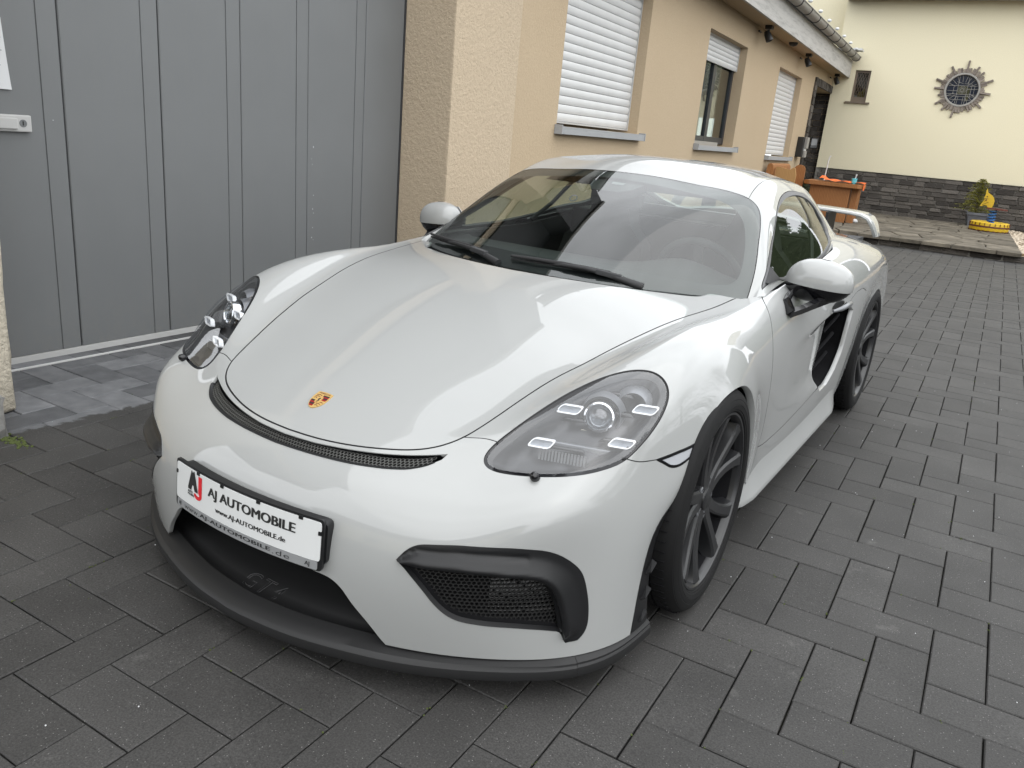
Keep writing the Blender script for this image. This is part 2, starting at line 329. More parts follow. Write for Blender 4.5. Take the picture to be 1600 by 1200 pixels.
# ------------------------------------------------------------------ car surface: control points of two bicubic B-spline sheets (0.1 mm) and feature lines in their parameters (1/1000)
CP_BODY = np.array([-1320,-9342,421,13,-9381,421,1281,-9325,421,2456,-9165,419,3503,-8916,416,4401,-8609,413,5153,-8277,410,5790,-7944,408,6345,-7617,406,6842,-7292,404,7290,-6952,401,7684,-6579,396,8019,-6160,389,8290,-5699,381,8497,-5211,371,8644,-4715,361,8742,-4225,355,8799,-3749,356,8821,-3289,365,-1332,-9425,1218,10,-9474,1218,1291,-9428,1218,2478,-9275,1218,3531,-9034,1217,4425,-8736,1214,5163,-8410,1211,5782,-8067,1206,6325,-7715,1201,6817,-7350,1197,7265,-6963,1193,7666,-6543,1192,8007,-6083,1192,8277,-5596,1193,8469,-5102,1195,8592,-4616,1200,8659,-4152,1209,8680,-3712,1225,8661,-3294,1250,-1338,-9488,1982,10,-9534,1981,1298,-9488,1982,2490,-9344,1982,3546,-9116,1983,4439,-8831,1983,5171,-8511,1981,5781,-8164,1978,6316,-7788,1973,6804,-7385,1969,7252,-6953,1968,7656,-6488,1969,8001,-5993,1974,8270,-5482,1981,8454,-4980,1993,8555,-4506,2011,8590,-4070,2036,8579,-3666,2065,8532,-3287,2101,-1342,-9503,2695,10,-9548,2695,1300,-9503,2695,2495,-9363,2695,3552,-9143,2696,4445,-8869,2700,5177,-8556,2704,5785,-8207,2708,6320,-7815,2710,6807,-7383,2712,7257,-6916,2715,7661,-6417,2719,8005,-5889,2725,8273,-5354,2734,8453,-4843,2752,8541,-4378,2780,8546,-3970,2818,8507,-3602,2859,8459,-3255,2898,-1341,-9457,3334,11,-9502,3335,1299,-9457,3334,2492,-9316,3333,3547,-9098,3334,4440,-8827,3340,5175,-8519,3353,5792,-8172,3372,6337,-7776,3393,6834,-7336,3411,7290,-6854,3422,7689,-6328,3426,8021,-5769,3427,8281,-5209,3433,8462,-4684,3451,8556,-4224,3484,8561,-3834,3529,8516,-3494,3577,8484,-3174,3612,-1339,-9347,3884,11,-9394,3886,1295,-9347,3884,2481,-9201,3880,3529,-8975,3878,4418,-8699,3885,5158,-8393,3907,5792,-8057,3948,6364,-7682,4000,6891,-7259,4047,7357,-6777,4070,7737,-6217,4066,8043,-5617,4053,8287,-5026,4052,8473,-4488,4069,8596,-4027,4104,8652,-3643,4144,8655,-3316,4185,8613,-3026,4221,-1334,-9176,4337,11,-9226,4339,1289,-9176,4337,2463,-9019,4330,3495,-8778,4323,4373,-8490,4328,5114,-8184,4356,5770,-7869,4418,6386,-7535,4508,6960,-7156,4597,7435,-6670,4636,7784,-6062,4617,8059,-5412,4587,8291,-4793,4580,8486,-4245,4601,8635,-3782,4635,8735,-3402,4669,8777,-3087,4700,8739,-2825,4737,-1329,-8949,4699,12,-9004,4702,1280,-8948,4699,2439,-8776,4690,3449,-8515,4679,4308,-8211,4680,5042,-7903,4711,5710,-7605,4786,6356,-7303,4902,6963,-6950,5025,7452,-6461,5089,7793,-5824,5071,8063,-5149,5042,8300,-4514,5040,8501,-3955,5063,8653,-3489,5095,8748,-3118,5124,8790,-2823,5153,8783,-2584,5185,-1325,-8669,4987,13,-8730,4992,1272,-8669,4987,2413,-8480,4977,3399,-8199,4966,4232,-7878,4969,4949,-7564,5002,5611,-7266,5080,6255,-6962,5203,6859,-6597,5338,7368,-6110,5432,7755,-5498,5455,8067,-4844,5460,8322,-4207,5467,8517,-3629,5480,8650,-3149,5498,8721,-2785,5519,8753,-2513,5545,8771,-2300,5571,-1324,-8336,5229,14,-8401,5237,1268,-8336,5229,2396,-8134,5214,3361,-7843,5213,4169,-7516,5233,4859,-7188,5268,5494,-6872,5345,6113,-6546,5474,6707,-6161,5622,7247,-5686,5753,7713,-5130,5844,8090,-4523,5894,8352,-3878,5889,8527,-3267,5866,8638,-2764,5854,8698,-2402,5858,8730,-2150,5875,8758,-1964,5898,-1326,-7937,5456,15,-8003,5468,1268,-7936,5455,2393,-7736,5433,3352,-7455,5446,4145,-7143,5504,4806,-6800,5547,5403,-6456,5633,5992,-6102,5786,6586,-5707,5971,7179,-5268,6159,7726,-4774,6314,8128,-4178,6359,8368,-3505,6299,8521,-2865,6223,8625,-2345,6170,8693,-1981,6149,8738,-1740,6151,8770,-1581,6167,-1334,-7443,5702,14,-7503,5718,1277,-7443,5702,2415,-7265,5674,3384,-7015,5690,4177,-6727,5764,4815,-6391,5841,5376,-6030,5978,5934,-5644,6172,6523,-5230,6390,7137,-4796,6605,7703,-4312,6761,8106,-3717,6774,8346,-3046,6669,8503,-2411,6546,8616,-1897,6452,8698,-1541,6400,8759,-1312,6380,8798,-1171,6379,-1346,-6817,5986,13,-6864,6003,1294,-6816,5985,2455,-6673,5944,3450,-6455,5918,4255,-6185,5953,4887,-5879,6098,5422,-5531,6339,5948,-5123,6595,6512,-4670,6825,7094,-4196,7022,7622,-3684,7138,8027,-3108,7124,8298,-2492,6995,8481,-1909,6833,8612,-1434,6697,8708,-1101,6610,8778,-887,6560,8831,-756,6533,-1362,-6027,6305,12,-6063,6325,1315,-6027,6305,2509,-5917,6247,3543,-5736,6184,4377,-5495,6197,5015,-5212,6379,5530,-4875,6682,6020,-4451,6978,6535,-3964,7210,7064,-3460,7390,7557,-2946,7486,7959,-2413,7446,8249,-1872,7277,8460,-1371,7074,8614,-962,6896,8724,-670,6770,8804,-475,6685,8866,-350,6626,-1380,-5070,6653,10,-5095,6676,1340,-5070,6653,2575,-4988,6589,3660,-4845,6526,4537,-4637,6547,5190,-4362,6712,5690,-4012,6984,6136,-3581,7274,6589,-3099,7517,7060,-2609,7696,7517,-2132,7776,7910,-1665,7707,8213,-1215,7504,8445,-813,7262,8620,-487,7045,8745,-245,6877,8834,-75,6754,8896,44,6663,-1398,-3971,7018,8,-3988,7040,1366,-3971,7018,2650,-3912,6957,3799,-3799,6903,4731,-3614,6921,5402,-3339,7038,5882,-2981,7249,6279,-2562,7512,6666,-2116,7755,7077,-1680,7923,7493,-1269,7975,7874,-885,7878,8189,-535,7654,8438,-233,7389,8627,9,7141,8762,194,6936,8855,332,6774,8914,439,6649,-1415,-2782,7380,5,-2793,7401,1394,-2782,7380,2731,-2739,7321,3953,-2643,7255,4945,-2465,7227,5638,-2195,7294,6095,-1855,7483,6438,-1474,7723,6762,-1086,7943,7114,-719,8081,7489,-387,8093,7854,-93,7964,8176,162,7729,8437,376,7455,8631,544,7187,8766,671,6950,8857,769,6747,8916,852,6580,-1432,-1569,7720,2,-1575,7743,1422,-1569,7720,2811,-1535,7655,4107,-1451,7570,5163,-1288,7521,5875,-1038,7564,6310,-725,7710,6605,-390,7906,6872,-62,8083,7173,234,8179,7510,489,8150,7857,701,7990,8178,876,7744,8442,1019,7463,8637,1126,7182,8765,1199,6913,8850,1248,6658,8915,1291,6421,-1447,-391,8024,0,-396,8050,1448,-391,8023,2889,-362,7944,4249,-291,7842,5360,-150,7777,6097,71,7795,6520,349,7900,6779,643,8045,6998,919,8171,7252,1155,8220,7553,1344,8156,7879,1490,7974,8191,1603,7714,8454,1690,7420,8648,1747,7114,8776,1770,6797,8860,1765,6460,8931,1742,6098,-1462,720,8281,-2,715,8312,1471,720,8280,2954,747,8185,4376,805,8061,5543,924,7971,6303,1117,7964,6720,1361,8032,6950,1617,8129,7129,1850,8206,7343,2036,8215,7610,2172,8128,7913,2266,7935,8212,2330,7657,8470,2369,7324,8668,2379,6955,8805,2351,6548,8898,2280,6074,8964,2163,5505,-1475,1767,8486,-4,1760,8521,1492,1767,8486,3016,1793,8376,4488,1846,8228,5701,1950,8107,6489,2120,8067,6906,2333,8101,7114,2552,8161,7258,2743,8200,7434,2885,8183,7672,2979,8091,7952,3033,7900,8236,3054,7597,8485,3044,7185,8685,2997,6684,8832,2901,6099,8929,2743,5403,8978,2510,4552,-1486,2796,8635,-6,2786,8672,1509,2796,8634,3066,2827,8518,4588,2883,8350,5846,2982,8196,6653,3133,8122,7065,3310,8136,7252,3484,8176,7367,3629,8189,7514,3732,8156,7730,3792,8073,7994,3816,7889,8262,3801,7550,8497,3738,7024,8685,3617,6315,8823,3425,5448,8906,3154,4440,8926,2791,3271,-1495,3876,8726,-8,3865,8763,1526,3876,8726,3113,3913,8611,4673,3981,8443,5963,4081,8285,6784,4206,8195,7190,4338,8187,7357,4457,8208,7451,4553,8210,7582,4620,8177,7784,4657,8097,8035,4662,7907,8288,4621,7522,8504,4509,6871,8660,4300,5920,8757,3984,4699,8803,3580,3314,8797,3103,1872,-1502,5081,8770,-9,5069,8803,1536,5081,8770,3145,5118,8667,4739,5190,8518,6057,5282,8377,6881,5374,8294,7273,5457,8271,7426,5523,8277,7508,5574,8279,7634,5612,8252,7830,5635,8164,8070,5636,7949,8309,5585,7507,8501,5440,6742,8619,5153,5596,8655,4715,4087,8644,4192,2391,8636,3650,722,-1507,6462,8782,-10,6452,8809,1545,6462,8782,3169,6493,8698,4778,6547,8579,6106,6610,8468,6935,6665,8398,7322,6706,8374,7465,6734,8374,7543,6753,8376,7668,6772,8349,7862,6791,8248,8095,6798,7999,8318,6756,7499,8488,6608,6646,8579,6289,5394,8590,5792,3784,8561,5212,1966,8543,4668,79,-1509,8022,8783,-9,8015,8803,1547,8022,8783,3174,8039,8721,4792,8067,8634,6128,8096,8553,6955,8120,8502,7338,8131,8483,7479,8136,8483,7555,8138,8482,7683,8148,8449,7879,8164,8332,8107,8180,8053,8319,8158,7505,8472,8046,6599,8557,7778,5316,8587,7333,3709,8580,6796,1872,8544,6296,-148,-1509,9725,8794,-10,9723,8807,1547,9725,8794,3174,9731,8753,4785,9739,8696,6114,9745,8642,6945,9747,8609,7333,9744,8596,7475,9738,8595,7556,9735,8588,7687,9740,8545,7885,9755,8413,8112,9774,8113,8317,9774,7537,8465,9721,6606,8553,9566,5314,8597,9287,3711,8605,8907,1858,8575,8455,-199,-1506,11508,8830,-9,11508,8836,1541,11508,8830,3158,11507,8808,4763,11505,8776,6088,11501,8745,6916,11495,8726,7306,11487,8718,7456,11480,8712,7544,11476,8696,7683,11478,8640,7887,11490,8496,8118,11508,8186,8324,11524,7603,8469,11521,6666,8558,11476,5365,8603,11364,3741,8612,11164,1854,8588,10812,-228,-1500,13290,8898,-9,13290,8900,1535,13290,8898,3142,13288,8891,4728,13284,8880,6039,13279,8869,6867,13273,8861,7267,13266,8853,7428,13260,8840,7529,13257,8810,7680,13257,8740,7895,13264,8586,8135,13279,8271,8346,13300,7692,8490,13321,6760,8571,13326,5450,8607,13295,3792,8605,13210,1855,8566,13052,-296,-1492,14986,8991,-8,14987,8990,1523,14986,8991,3111,14986,8996,4680,14985,9002,5980,14984,9007,6804,14981,9008,7212,14978,9000,7393,14975,8976,7514,14972,8929,7685,14969,8843,7917,14971,8676,8171,14979,8357,8391,14999,7783,8536,15025,6854,8603,15050,5525,8615,15063,3814,8581,15068,1814,8504,15105,-408,-1481,16526,9095,-7,16527,9091,1510,16526,9095,3076,16529,9109,4614,16531,9129,5890,16533,9148,6717,16534,9156,7147,16534,9146,7357,16533,9111,7509,16530,9049,7704,16525,8944,7955,16519,8760,8224,16518,8430,8456,16532,7850,8606,16567,6915,8660,16630,5558,8628,16719,3791,8541,16836,1743,8422,16993,-471,-1468,17867,9198,-6,17869,9192,1491,17868,9198,3026,17872,9217,4531,17875,9247,5785,17879,9276,6612,17881,9290,7066,17884,9278,7314,17884,9234,7505,17882,9156,7732,17874,9031,8006,17861,8827,8289,17847,8480,8528,17851,7889,8678,17895,6948,8717,18007,5590,8647,18189,3825,8514,18420,1812,8364,18656,-287,-1453,19016,9287,-4,19017,9280,1470,19016,9287,2973,19018,9309,4432,19021,9344,5654,19024,9377,6484,19026,9393,6971,19029,9380,7264,19031,9331,7502,19030,9240,7765,19021,9097,8062,19002,8872,8355,18976,8506,8591,18964,7907,8727,19002,6983,8748,19137,5685,8666,19385,4051,8526,19696,2222,8364,20000,336,-1436,20040,9353,-3,20040,9346,1446,20040,9353,2910,20039,9375,4325,20039,9410,5516,20039,9443,6346,20041,9459,6864,20043,9446,7206,20046,9392,7493,20045,9291,7795,20037,9132,8113,20016,8888,8411,19982,8511,8637,19953,7929,8752,19967,7075,8753,20083,5932,8673,20335,4546,8554,20670,3011,8414,21013,1426,-1420,21035,9391,-1,21035,9385,1424,21035,9391,2849,21032,9411,4213,21029,9442,5369,21026,9471,6201,21027,9484,6753,21028,9468,7146,21032,9412,7482,21032,9305,7818,21026,9133,8152,21006,8875,8449,20972,8500,8662,20931,7969,8758,20917,7252,8743,20982,6346,8662,21165,5282,8573,21447,4102,8482,21794,2852,-1404,22089,9396,1,22088,9391,1400,22089,9397,2786,22085,9415,4106,22081,9441,5230,22077,9463,6060,22077,9468,6642,22078,9448,7082,22082,9390,7464,22085,9279,7830,22083,9099,8172,22068,8834,8460,22038,8475,8661,21995,8022,8750,21958,7475,8734,21966,6834,8660,22059,6099,8598,22244,5267,8554,22535,4337,-1389,23260,9370,2,23260,9363,1380,23260,9370,2732,23257,9388,4007,23254,9409,5097,23252,9422,5927,23252,9417,6536,23254,9386,7017,23259,9324,7438,23265,9212,7828,23269,9031,8174,23263,8770,8446,23242,8437,8629,23203,8063,8717,23157,7671,8725,23128,7255,8687,23146,6787,8650,23230,6231,8629,23391,5562,-1377,24558,9315,4,24556,9308,1363,24557,9315,2685,24557,9334,3923,24558,9352,4986,24558,9356,5811,24561,9337,6437,24564,9292,6945,24572,9219,7394,24582,9107,7805,24594,8932,8157,24597,8687,8420,24587,8384,8581,24554,8066,8653,24502,7766,8682,24445,7480,8696,24402,7167,8697,24378,6778,8700,24372,6266,-1368,25949,9241,5,25948,9234,1349,25949,9242,2648,25953,9259,3855,25957,9273,4893,25962,9271,5712,25966,9242,6345,25971,9182,6865,25980,9092,7327,25995,8972,7752,26014,8810,8117,26030,8590,8383,26028,8312,8527,25995,8008,8567,25926,7713,8589,25829,7433,8646,25710,7138,8703,25562,6777,8747,25377,6306,-1361,27375,9157,6,27375,9151,1338,27375,9157,2616,27381,9172,3797,27387,9182,4812,27392,9176,5619,27395,9141,6248,27399,9070,6767,27404,8964,7231,27419,8837,7664,27443,8691,8043,27466,8494,8326,27467,8218,8480,27423,7879,8517,27318,7508,8534,27154,7122,8598,26931,6714,8680,26645,6252,8751,26282,5706,-1356,28781,9067,7,28780,9063,1329,28781,9067,2588,28782,9076,3741,28782,9080,4729,28780,9069,5517,28774,9032,6137,28766,8960,6649,28762,8855,7109,28768,8733,7541,28786,8596,7929,28803,8400,8235,28794,8098,8427,28724,7687,8512,28565,7184,8550,28309,6612,8592,27957,5991,8648,27524,5332,8705,27010,4639,-1353,30140,8960,8,30141,8958,1322,30140,8960,2562,30130,8961,3685,30114,8958,4642,30090,8941,5403,30060,8903,6006,30028,8840,6509,29999,8753,6961,29980,8647,7385,29973,8507,7775,29965,8289,8105,29927,7943,8347,29818,7441,8491,29593,6786,8562,29239,6005,8590,28761,5144,8603,28206,4258,8615,27598,3389,-1352,31433,8812,9,31442,8813,1315,31433,8812,2537,31405,8807,3630,31359,8793,4551,31299,8768,5285,31228,8729,5867,31154,8675,6354,31084,8605,6791,31023,8509,7204,30972,8362,7591,30919,8122,7938,30836,7734,8218,30678,7155,8411,30398,6371,8513,29971,5416,8541,29413,4360,8527,28793,3284,8494,28177,2252,-1350,32621,8589,10,32641,8593,1310,32621,8589,2517,32568,8579,3584,32482,8555,4476,32376,8522,5183,32255,8481,5743,32131,8431,6210,32010,8367,6629,31897,8274,7026,31793,8122,7405,31686,7869,7755,31554,7458,8051,31357,6839,8269,31054,5987,8394,30621,4942,8430,30073,3781,8407,29479,2589,8352,28930,1439,-1346,33680,8272,11,33708,8277,1304,33680,8272,2500,33596,8256,3551,33466,8226,4425,33308,8187,5115,33137,8143,5657,32963,8092,6105,32793,8028,6503,32630,7933,6880,32473,7779,7242,32317,7523,7579,32145,7113,7869,31933,6498,8087,31655,5657,8217,31298,4624,8264,30874,3468,8248,30420,2254,8193,29970,1028,-1341,34626,7878,10,34665,7882,1297,34629,7878,2484,34512,7857,3526,34338,7824,4391,34130,7780,5073,33910,7732,5605,33688,7678,6038,33471,7610,6416,33261,7511,6769,33058,7357,7104,32861,7108,7414,32668,6720,7680,32470,6150,7881,32264,5380,8007,32045,4434,8061,31814,3357,8059,31558,2191,8021,31250,947,-1331,35508,7431,14,35541,7436,1290,35489,7429,2466,35347,7406,3500,35136,7371,4361,34883,7325,5044,34614,7274,5576,34344,7215,6000,34080,7142,6359,33824,7039,6684,33579,6885,6984,33352,6650,7256,33155,6299,7487,33003,5802,7661,32907,5143,7776,32862,4328,7836,32840,3372,7853,32792,2292,7838,32681,1098], float).reshape(47, 19, 3) / 10000
CP_ROOF = np.array([-1653,1515,7814,21,1426,7811,1594,1535,7820,3022,1894,7844,4274,2522,7871,5362,3379,7881,6266,4305,7860,6887,5026,7816,7191,5353,7797,7311,5386,7851,7375,5360,7940,7431,5388,8036,7484,5477,8135,7533,5614,8227,7580,5793,8303,-1652,2754,8446,16,2663,8449,1584,2749,8444,2994,3052,8432,4213,3583,8413,5303,4342,8376,6271,5238,8304,6926,5975,8202,7178,6289,8149,7262,6305,8248,7319,6348,8339,7378,6477,8376,7437,6641,8389,7498,6819,8385,7563,7014,8364,-1643,3993,9080,20,3912,9092,1566,3994,9080,2945,4259,9041,4141,4715,8978,5230,5371,8889,6213,6147,8780,6889,6804,8675,7143,7155,8632,7196,7269,8694,7230,7378,8728,7299,7555,8692,7383,7761,8610,7471,7963,8507,7563,8151,8390,-1633,5262,9720,21,5185,9735,1548,5262,9720,2893,5498,9664,4047,5882,9572,5101,6429,9448,6074,7083,9314,6760,7660,9214,7011,8035,9180,7035,8242,9165,7078,8415,9094,7194,8607,8961,7327,8813,8784,7455,9006,8587,7580,9167,8381,-1627,6556,10344,24,6493,10361,1532,6556,10344,2837,6744,10289,3932,7048,10191,4923,7490,10059,5845,8045,9926,6500,8579,9816,6743,8965,9728,6771,9224,9603,6874,9425,9414,7072,9601,9174,7276,9764,8906,7454,9913,8627,7614,10041,8345,-1622,7856,10920,25,7810,10940,1520,7856,10920,2788,7987,10870,3802,8193,10788,4688,8505,10677,5533,8939,10560,6175,9419,10449,6441,9827,10294,6515,10154,10038,6694,10370,9713,6969,10507,9354,7234,10608,8991,7459,10705,8638,7653,10802,8294,-1613,9118,11433,27,9090,11463,1504,9118,11433,2733,9202,11355,3679,9312,11288,4455,9470,11221,5164,9722,11107,5762,10090,10995,6112,10557,10831,6306,10992,10492,6563,11240,10031,6891,11333,9533,7203,11380,9067,7464,11437,8642,7682,11517,8242,-1598,10287,11905,28,10269,11971,1484,10288,11905,2683,10349,11738,3579,10395,11633,4266,10424,11596,4849,10508,11514,5367,10775,11421,5770,11300,11293,6084,11837,10933,6434,12103,10368,6829,12152,9735,7183,12160,9162,7466,12192,8660,7686,12259,8208,-1579,11371,12308,29,11350,12432,1461,11371,12308,2636,11418,12062,3513,11442,11890,4174,11420,11843,4718,11432,11857,5168,11671,11848,5498,12220,11703,5827,12778,11318,6279,13039,10690,6772,13055,9958,7176,13026,9281,7463,13033,8704,7657,13077,8210,-1565,12488,12524,30,12468,12635,1446,12488,12524,2612,12522,12305,3485,12552,12140,4143,12546,12082,4674,12573,12090,5069,12823,12086,5330,13370,11962,5654,13897,11595,6182,14099,10929,6756,14057,10129,7188,13991,9391,7454,13968,8775,7600,13976,8265,-1563,13758,12554,30,13747,12570,1444,13758,12553,2604,13786,12437,3472,13831,12322,4117,13867,12254,4615,13939,12198,4974,14199,12146,5246,14680,12038,5616,15116,11697,6187,15246,11023,6788,15152,10201,7211,15036,9463,7436,14966,8866,7528,14930,8376,-1572,15183,12545,30,15180,12531,1452,15183,12546,2611,15206,12479,3457,15267,12398,4067,15338,12318,4539,15426,12212,4902,15644,12109,5215,16025,11977,5636,16349,11635,6236,16399,10976,6837,16264,10181,7225,16113,9498,7405,15998,8962,7457,15913,8527,-1582,16687,12519,31,16689,12528,1460,16687,12518,2612,16708,12461,3432,16763,12380,4012,16835,12279,4473,16919,12150,4865,17074,12032,5232,17306,11873,5671,17475,11489,6251,17465,10845,6825,17329,10120,7197,17165,9507,7364,17019,9046,7395,16894,8701,-1584,18178,12436,31,18183,12461,1459,18178,12436,2598,18189,12367,3387,18225,12260,3946,18283,12135,4431,18349,12018,4897,18433,11937,5322,18507,11773,5711,18500,11296,6228,18408,10632,6760,18273,9986,7116,18119,9478,7287,17980,9124,7329,17847,8892,-1576,19601,12264,34,19604,12291,1441,19601,12264,2554,19602,12178,3327,19618,12046,3884,19656,11909,4401,19708,11819,4949,19730,11773,5442,19658,11576,5789,19476,11003,6212,19279,10337,6663,19113,9785,6993,18984,9416,7172,18876,9200,7238,18772,9091,-1567,20993,12006,35,20995,12037,1427,20993,12006,2520,20990,11904,3278,20996,11759,3826,21020,11615,4342,21050,11507,4915,21004,11402,5480,20813,11162,5875,20508,10621,6246,20229,10033,6604,20023,9596,6872,19896,9364,7032,19798,9277,7113,19715,9272,-1563,22436,11672,35,22436,11715,1422,22436,11672,2508,22435,11554,3250,22446,11400,3774,22464,11247,4269,22457,11106,4859,22341,10955,5514,22072,10717,6002,21705,10282,6322,21381,9805,6578,21148,9486,6764,20973,9355,6884,20835,9346,6952,20732,9397,-1559,24001,11249,34,23999,11304,1422,24001,11249,2503,24001,11115,3222,24011,10954,3717,24016,10796,4184,23973,10635,4754,23798,10458,5413,23457,10226,5959,23035,9915,6301,22679,9619,6506,22412,9431,6627,22177,9364,6704,21986,9381,6749,21845,9435,-1543,25705,10732,34,25704,10789,1406,25705,10732,2466,25702,10592,3164,25688,10432,3640,25659,10275,4094,25581,10118,4631,25366,9951,5232,24971,9770,5761,24486,9594,6118,24043,9459,6315,23693,9378,6417,23425,9345,6475,23213,9350,6508,23030,9381,-1506,27488,10163,34,27488,10213,1372,27488,10163,2403,27474,10033,3077,27414,9891,3544,27327,9752,3998,27209,9621,4506,26970,9497,5039,26537,9398,5509,25996,9336,5843,25463,9306,6041,25023,9293,6154,24712,9277,6215,24469,9263,6249,24234,9265,-1446,29273,9591,33,29270,9625,1316,29273,9591,2309,29242,9499,2971,29125,9391,3447,28963,9287,3909,28786,9197,4393,28512,9130,4855,28068,9101,5252,27513,9110,5556,26954,9140,5761,26463,9165,5886,26065,9164,5957,25726,9146,5993,25411,9125,-1364,31033,9037,29,31030,9051,1245,31034,9035,2200,30979,8994,2858,30799,8938,3349,30555,8885,3824,30312,8845,4285,30001,8833,4684,29558,8852,5016,29024,8899,5291,28485,8959,5498,27969,9004,5630,27471,9019,5707,27002,9007,5748,26570,8980,-1265,32772,8495,30,32789,8496,1156,32767,8501,2063,32662,8508,2743,32438,8515,3274,32139,8525,3744,31814,8545,4164,31451,8580,4518,31023,8633,4809,30541,8698,5052,30030,8765,5244,29486,8820,5380,28904,8849,5466,28312,8853,5515,27734,8834], float).reshape(23, 15, 3) / 10000
FEAT = {
    'headlight': np.array([4479,2714,4631,2704,4855,2732,5030,2771,5322,2879,5605,3018,5847,3162,6092,3363,6237,3638,6305,3877,6326,4154,6315,4406,6272,4656,6190,4933,6074,5157,5905,5370,5689,5535,5452,5621,5183,5649,4921,5634,4643,5569,4396,5471,4189,5363,4044,5261,3955,5116,3892,4848,3858,4584,3872,4278,3917,3976,4005,3604,4101,3267,4208,2983,4315,2814], float).reshape(-1, 2) / 1000,
    'hoodline': np.array([4504,0,4524,311,4580,641,4663,1002,4751,1357,4808,1727,4972,1921,5277,2082,5887,2158,6644,2215,7023,2238,7406,2333,7749,2390,8037,2371,8494,2369,9733,2447,10448,2524,11041,2475], float).reshape(-1, 2) / 1000,
    'hoodrear': np.array([11013,2498,10731,2021,10418,1631,10145,1298,9920,980,9755,660,9655,333,9621,0], float).reshape(-1, 2) / 1000,
    'bumpline': np.array([5277,2082,5333,2244,5239,2463,5038,2767], float).reshape(-1, 2) / 1000,
    'bumpline2': np.array([4044,5261,3884,5589,3876,6035], float).reshape(-1, 2) / 1000,
    'marker': np.array([3875,6030,3476,6727,3381,7227,3392,7637,3522,7769,3922,6694], float).reshape(-1, 2) / 1000,
    'intake': np.array([1708,1937,2005,2070,2129,2199,2193,2792,2135,3703,2040,4295,1934,4557,1746,4856,1527,5121,1280,5267,923,5424,588,5513,385,5499,269,5331,246,5064,310,5000,459,4956,531,4499,586,3958,616,3447,673,2961,772,2741,941,2556,1226,2340,1523,2099], float).reshape(-1, 2) / 1000,
    'intakein': np.array([1727,1961,1645,2301,1649,2875,1595,3497,1515,4156,1445,4371,1307,4556,1054,4717,744,4852,460,4948], float).reshape(-1, 2) / 1000,
    'opening': np.array([1078,827,1041,921,1018,1120,884,1261,631,1394,423,1551,175,1718,60,1820], float).reshape(-1, 2) / 1000,
    'whitelow': np.array([36,3292,18,4370,27,5856,135,6710,131,7402], float).reshape(-1, 2) / 1000,
    'finedge': np.array([131,7402,289,7384,878,7663,1298,7992], float).reshape(-1, 2) / 1000,
    'doorline': np.array([11367,4115,11109,4973,11081,5229,10963,5915,11007,6315,11091,6701,11122,6987,11059,7231], float).reshape(-1, 2) / 1000,
    'vent': np.array([14624,6402,15216,6663,15128,6829,14974,7261,14688,7483,14315,7604,13895,7613,13585,7419,13593,7300,13811,7136,13999,6884,14140,6577,14284,6455], float).reshape(-1, 2) / 1000,
    'ws': np.array([2863,284,2991,887,3068,1765,2986,2523,2973,2878,2814,3093,2622,3216,2364,3218,1605,3077,933,3075,101,3403], float).reshape(-1, 2) / 1000,
    'win': np.array([639,4312,1316,3981,2244,3989,3019,4007,3589,3988,4058,3979,4511,3981,5067,3985,5782,3990,6614,3985,7128,4162,7121,4754,5768,5548,5353,5987], float).reshape(-1, 2) / 1000,
    'glass': np.array([671,4777,1430,4378,2259,4192,2945,4078,3358,4055,3813,4067,4262,4106,4673,4161,5203,4242,5897,4348,6020,4594,5376,5037,4986,5341,4535,5574,4332,5846], float).reshape(-1, 2) / 1000,
    'seam': np.array([2973,2878,3331,2941,4030,2898,4433,2916], float).reshape(-1, 2) / 1000,
    'washer': np.array([3745,3774], float).reshape(-1, 2) / 1000,
}
# ================================================================== THE YARD
# world axes: x across the yard away from the house, y along the drive, z up, metres
gm = bmesh.new(); box(gm, -150, 150, -150, 150, -0.4, -0.016)
struct(obj('ground', gm, M['joint']))
pav = bpy.data.objects.new('pavement', None); COL.objects.link(pav); struct(pav)

def paver_mesh(name, w, h, t=0.08, bev=0.0028, gap=0.0019):
    """a concrete paver, chamfered top, its face at z=0"""
    x, y = w / 2 - gap, h / 2 - gap; b = bev
    v = [(-x, -y, -t), (x, -y, -t), (x, y, -t), (-x, y, -t), (-x, -y, -b), (x, -y, -b), (x, y, -b), (-x, y, -b),
         (-x + b, -y + b, 0), (x - b, -y + b, 0), (x - b, y - b, 0), (-x + b, y - b, 0)]
    f = [(8, 9, 10, 11)] + [(k, (k + 1) % 4, 4 + (k + 1) % 4, 4 + k) for k in range(4)] + [(4 + k, 4 + (k + 1) % 4, 8 + (k + 1) % 4, 8 + k) for k in range(4)]
    me = bpy.data.meshes.new(name); me.from_pydata(v, [], f); me.materials.append(M['paver']); return me, v, f
WX, WY, PR = 0.1433, 0.1518, -math.radians(1.95)      # herringbone of rectangular blocks, laid about two degrees off the walls
pv_h, vh, fh = paver_mesh('paver', 2 * WX, WY); pv_v, vv_, fv_ = paver_mesh('paver', WX, 2 * WY)
X0, Y0 = 0.932, -0.4975
def lay(a, b): return X0 + a * WX * math.cos(PR) - b * WY * math.sin(PR), Y0 + a * WX * math.sin(PR) + b * WY * math.cos(PR)
cells = []
camp = Vector((1.3294574, -2.2611358, 1.3207960)); Rm = _R
def pix(p):
    q = Rm @ (Vector(p) - camp); q = Vector((q.x, -q.y, -q.z))
    return None if q.z < .2 else (800 + 1263.68 * q.x / q.z, 600 + 1263.68 * q.y / q.z, q.z)
def under_car(x, y):
    xc = x * math.cos(0.0663) - y * math.sin(0.0663); yc = x * math.sin(0.0663) + y * math.cos(0.0663)
    return abs(xc) < .62 and -.75 < yc < 3.3
def wall_x(y): return -2.49 + .067 * y if y < 2.72 else -1.90
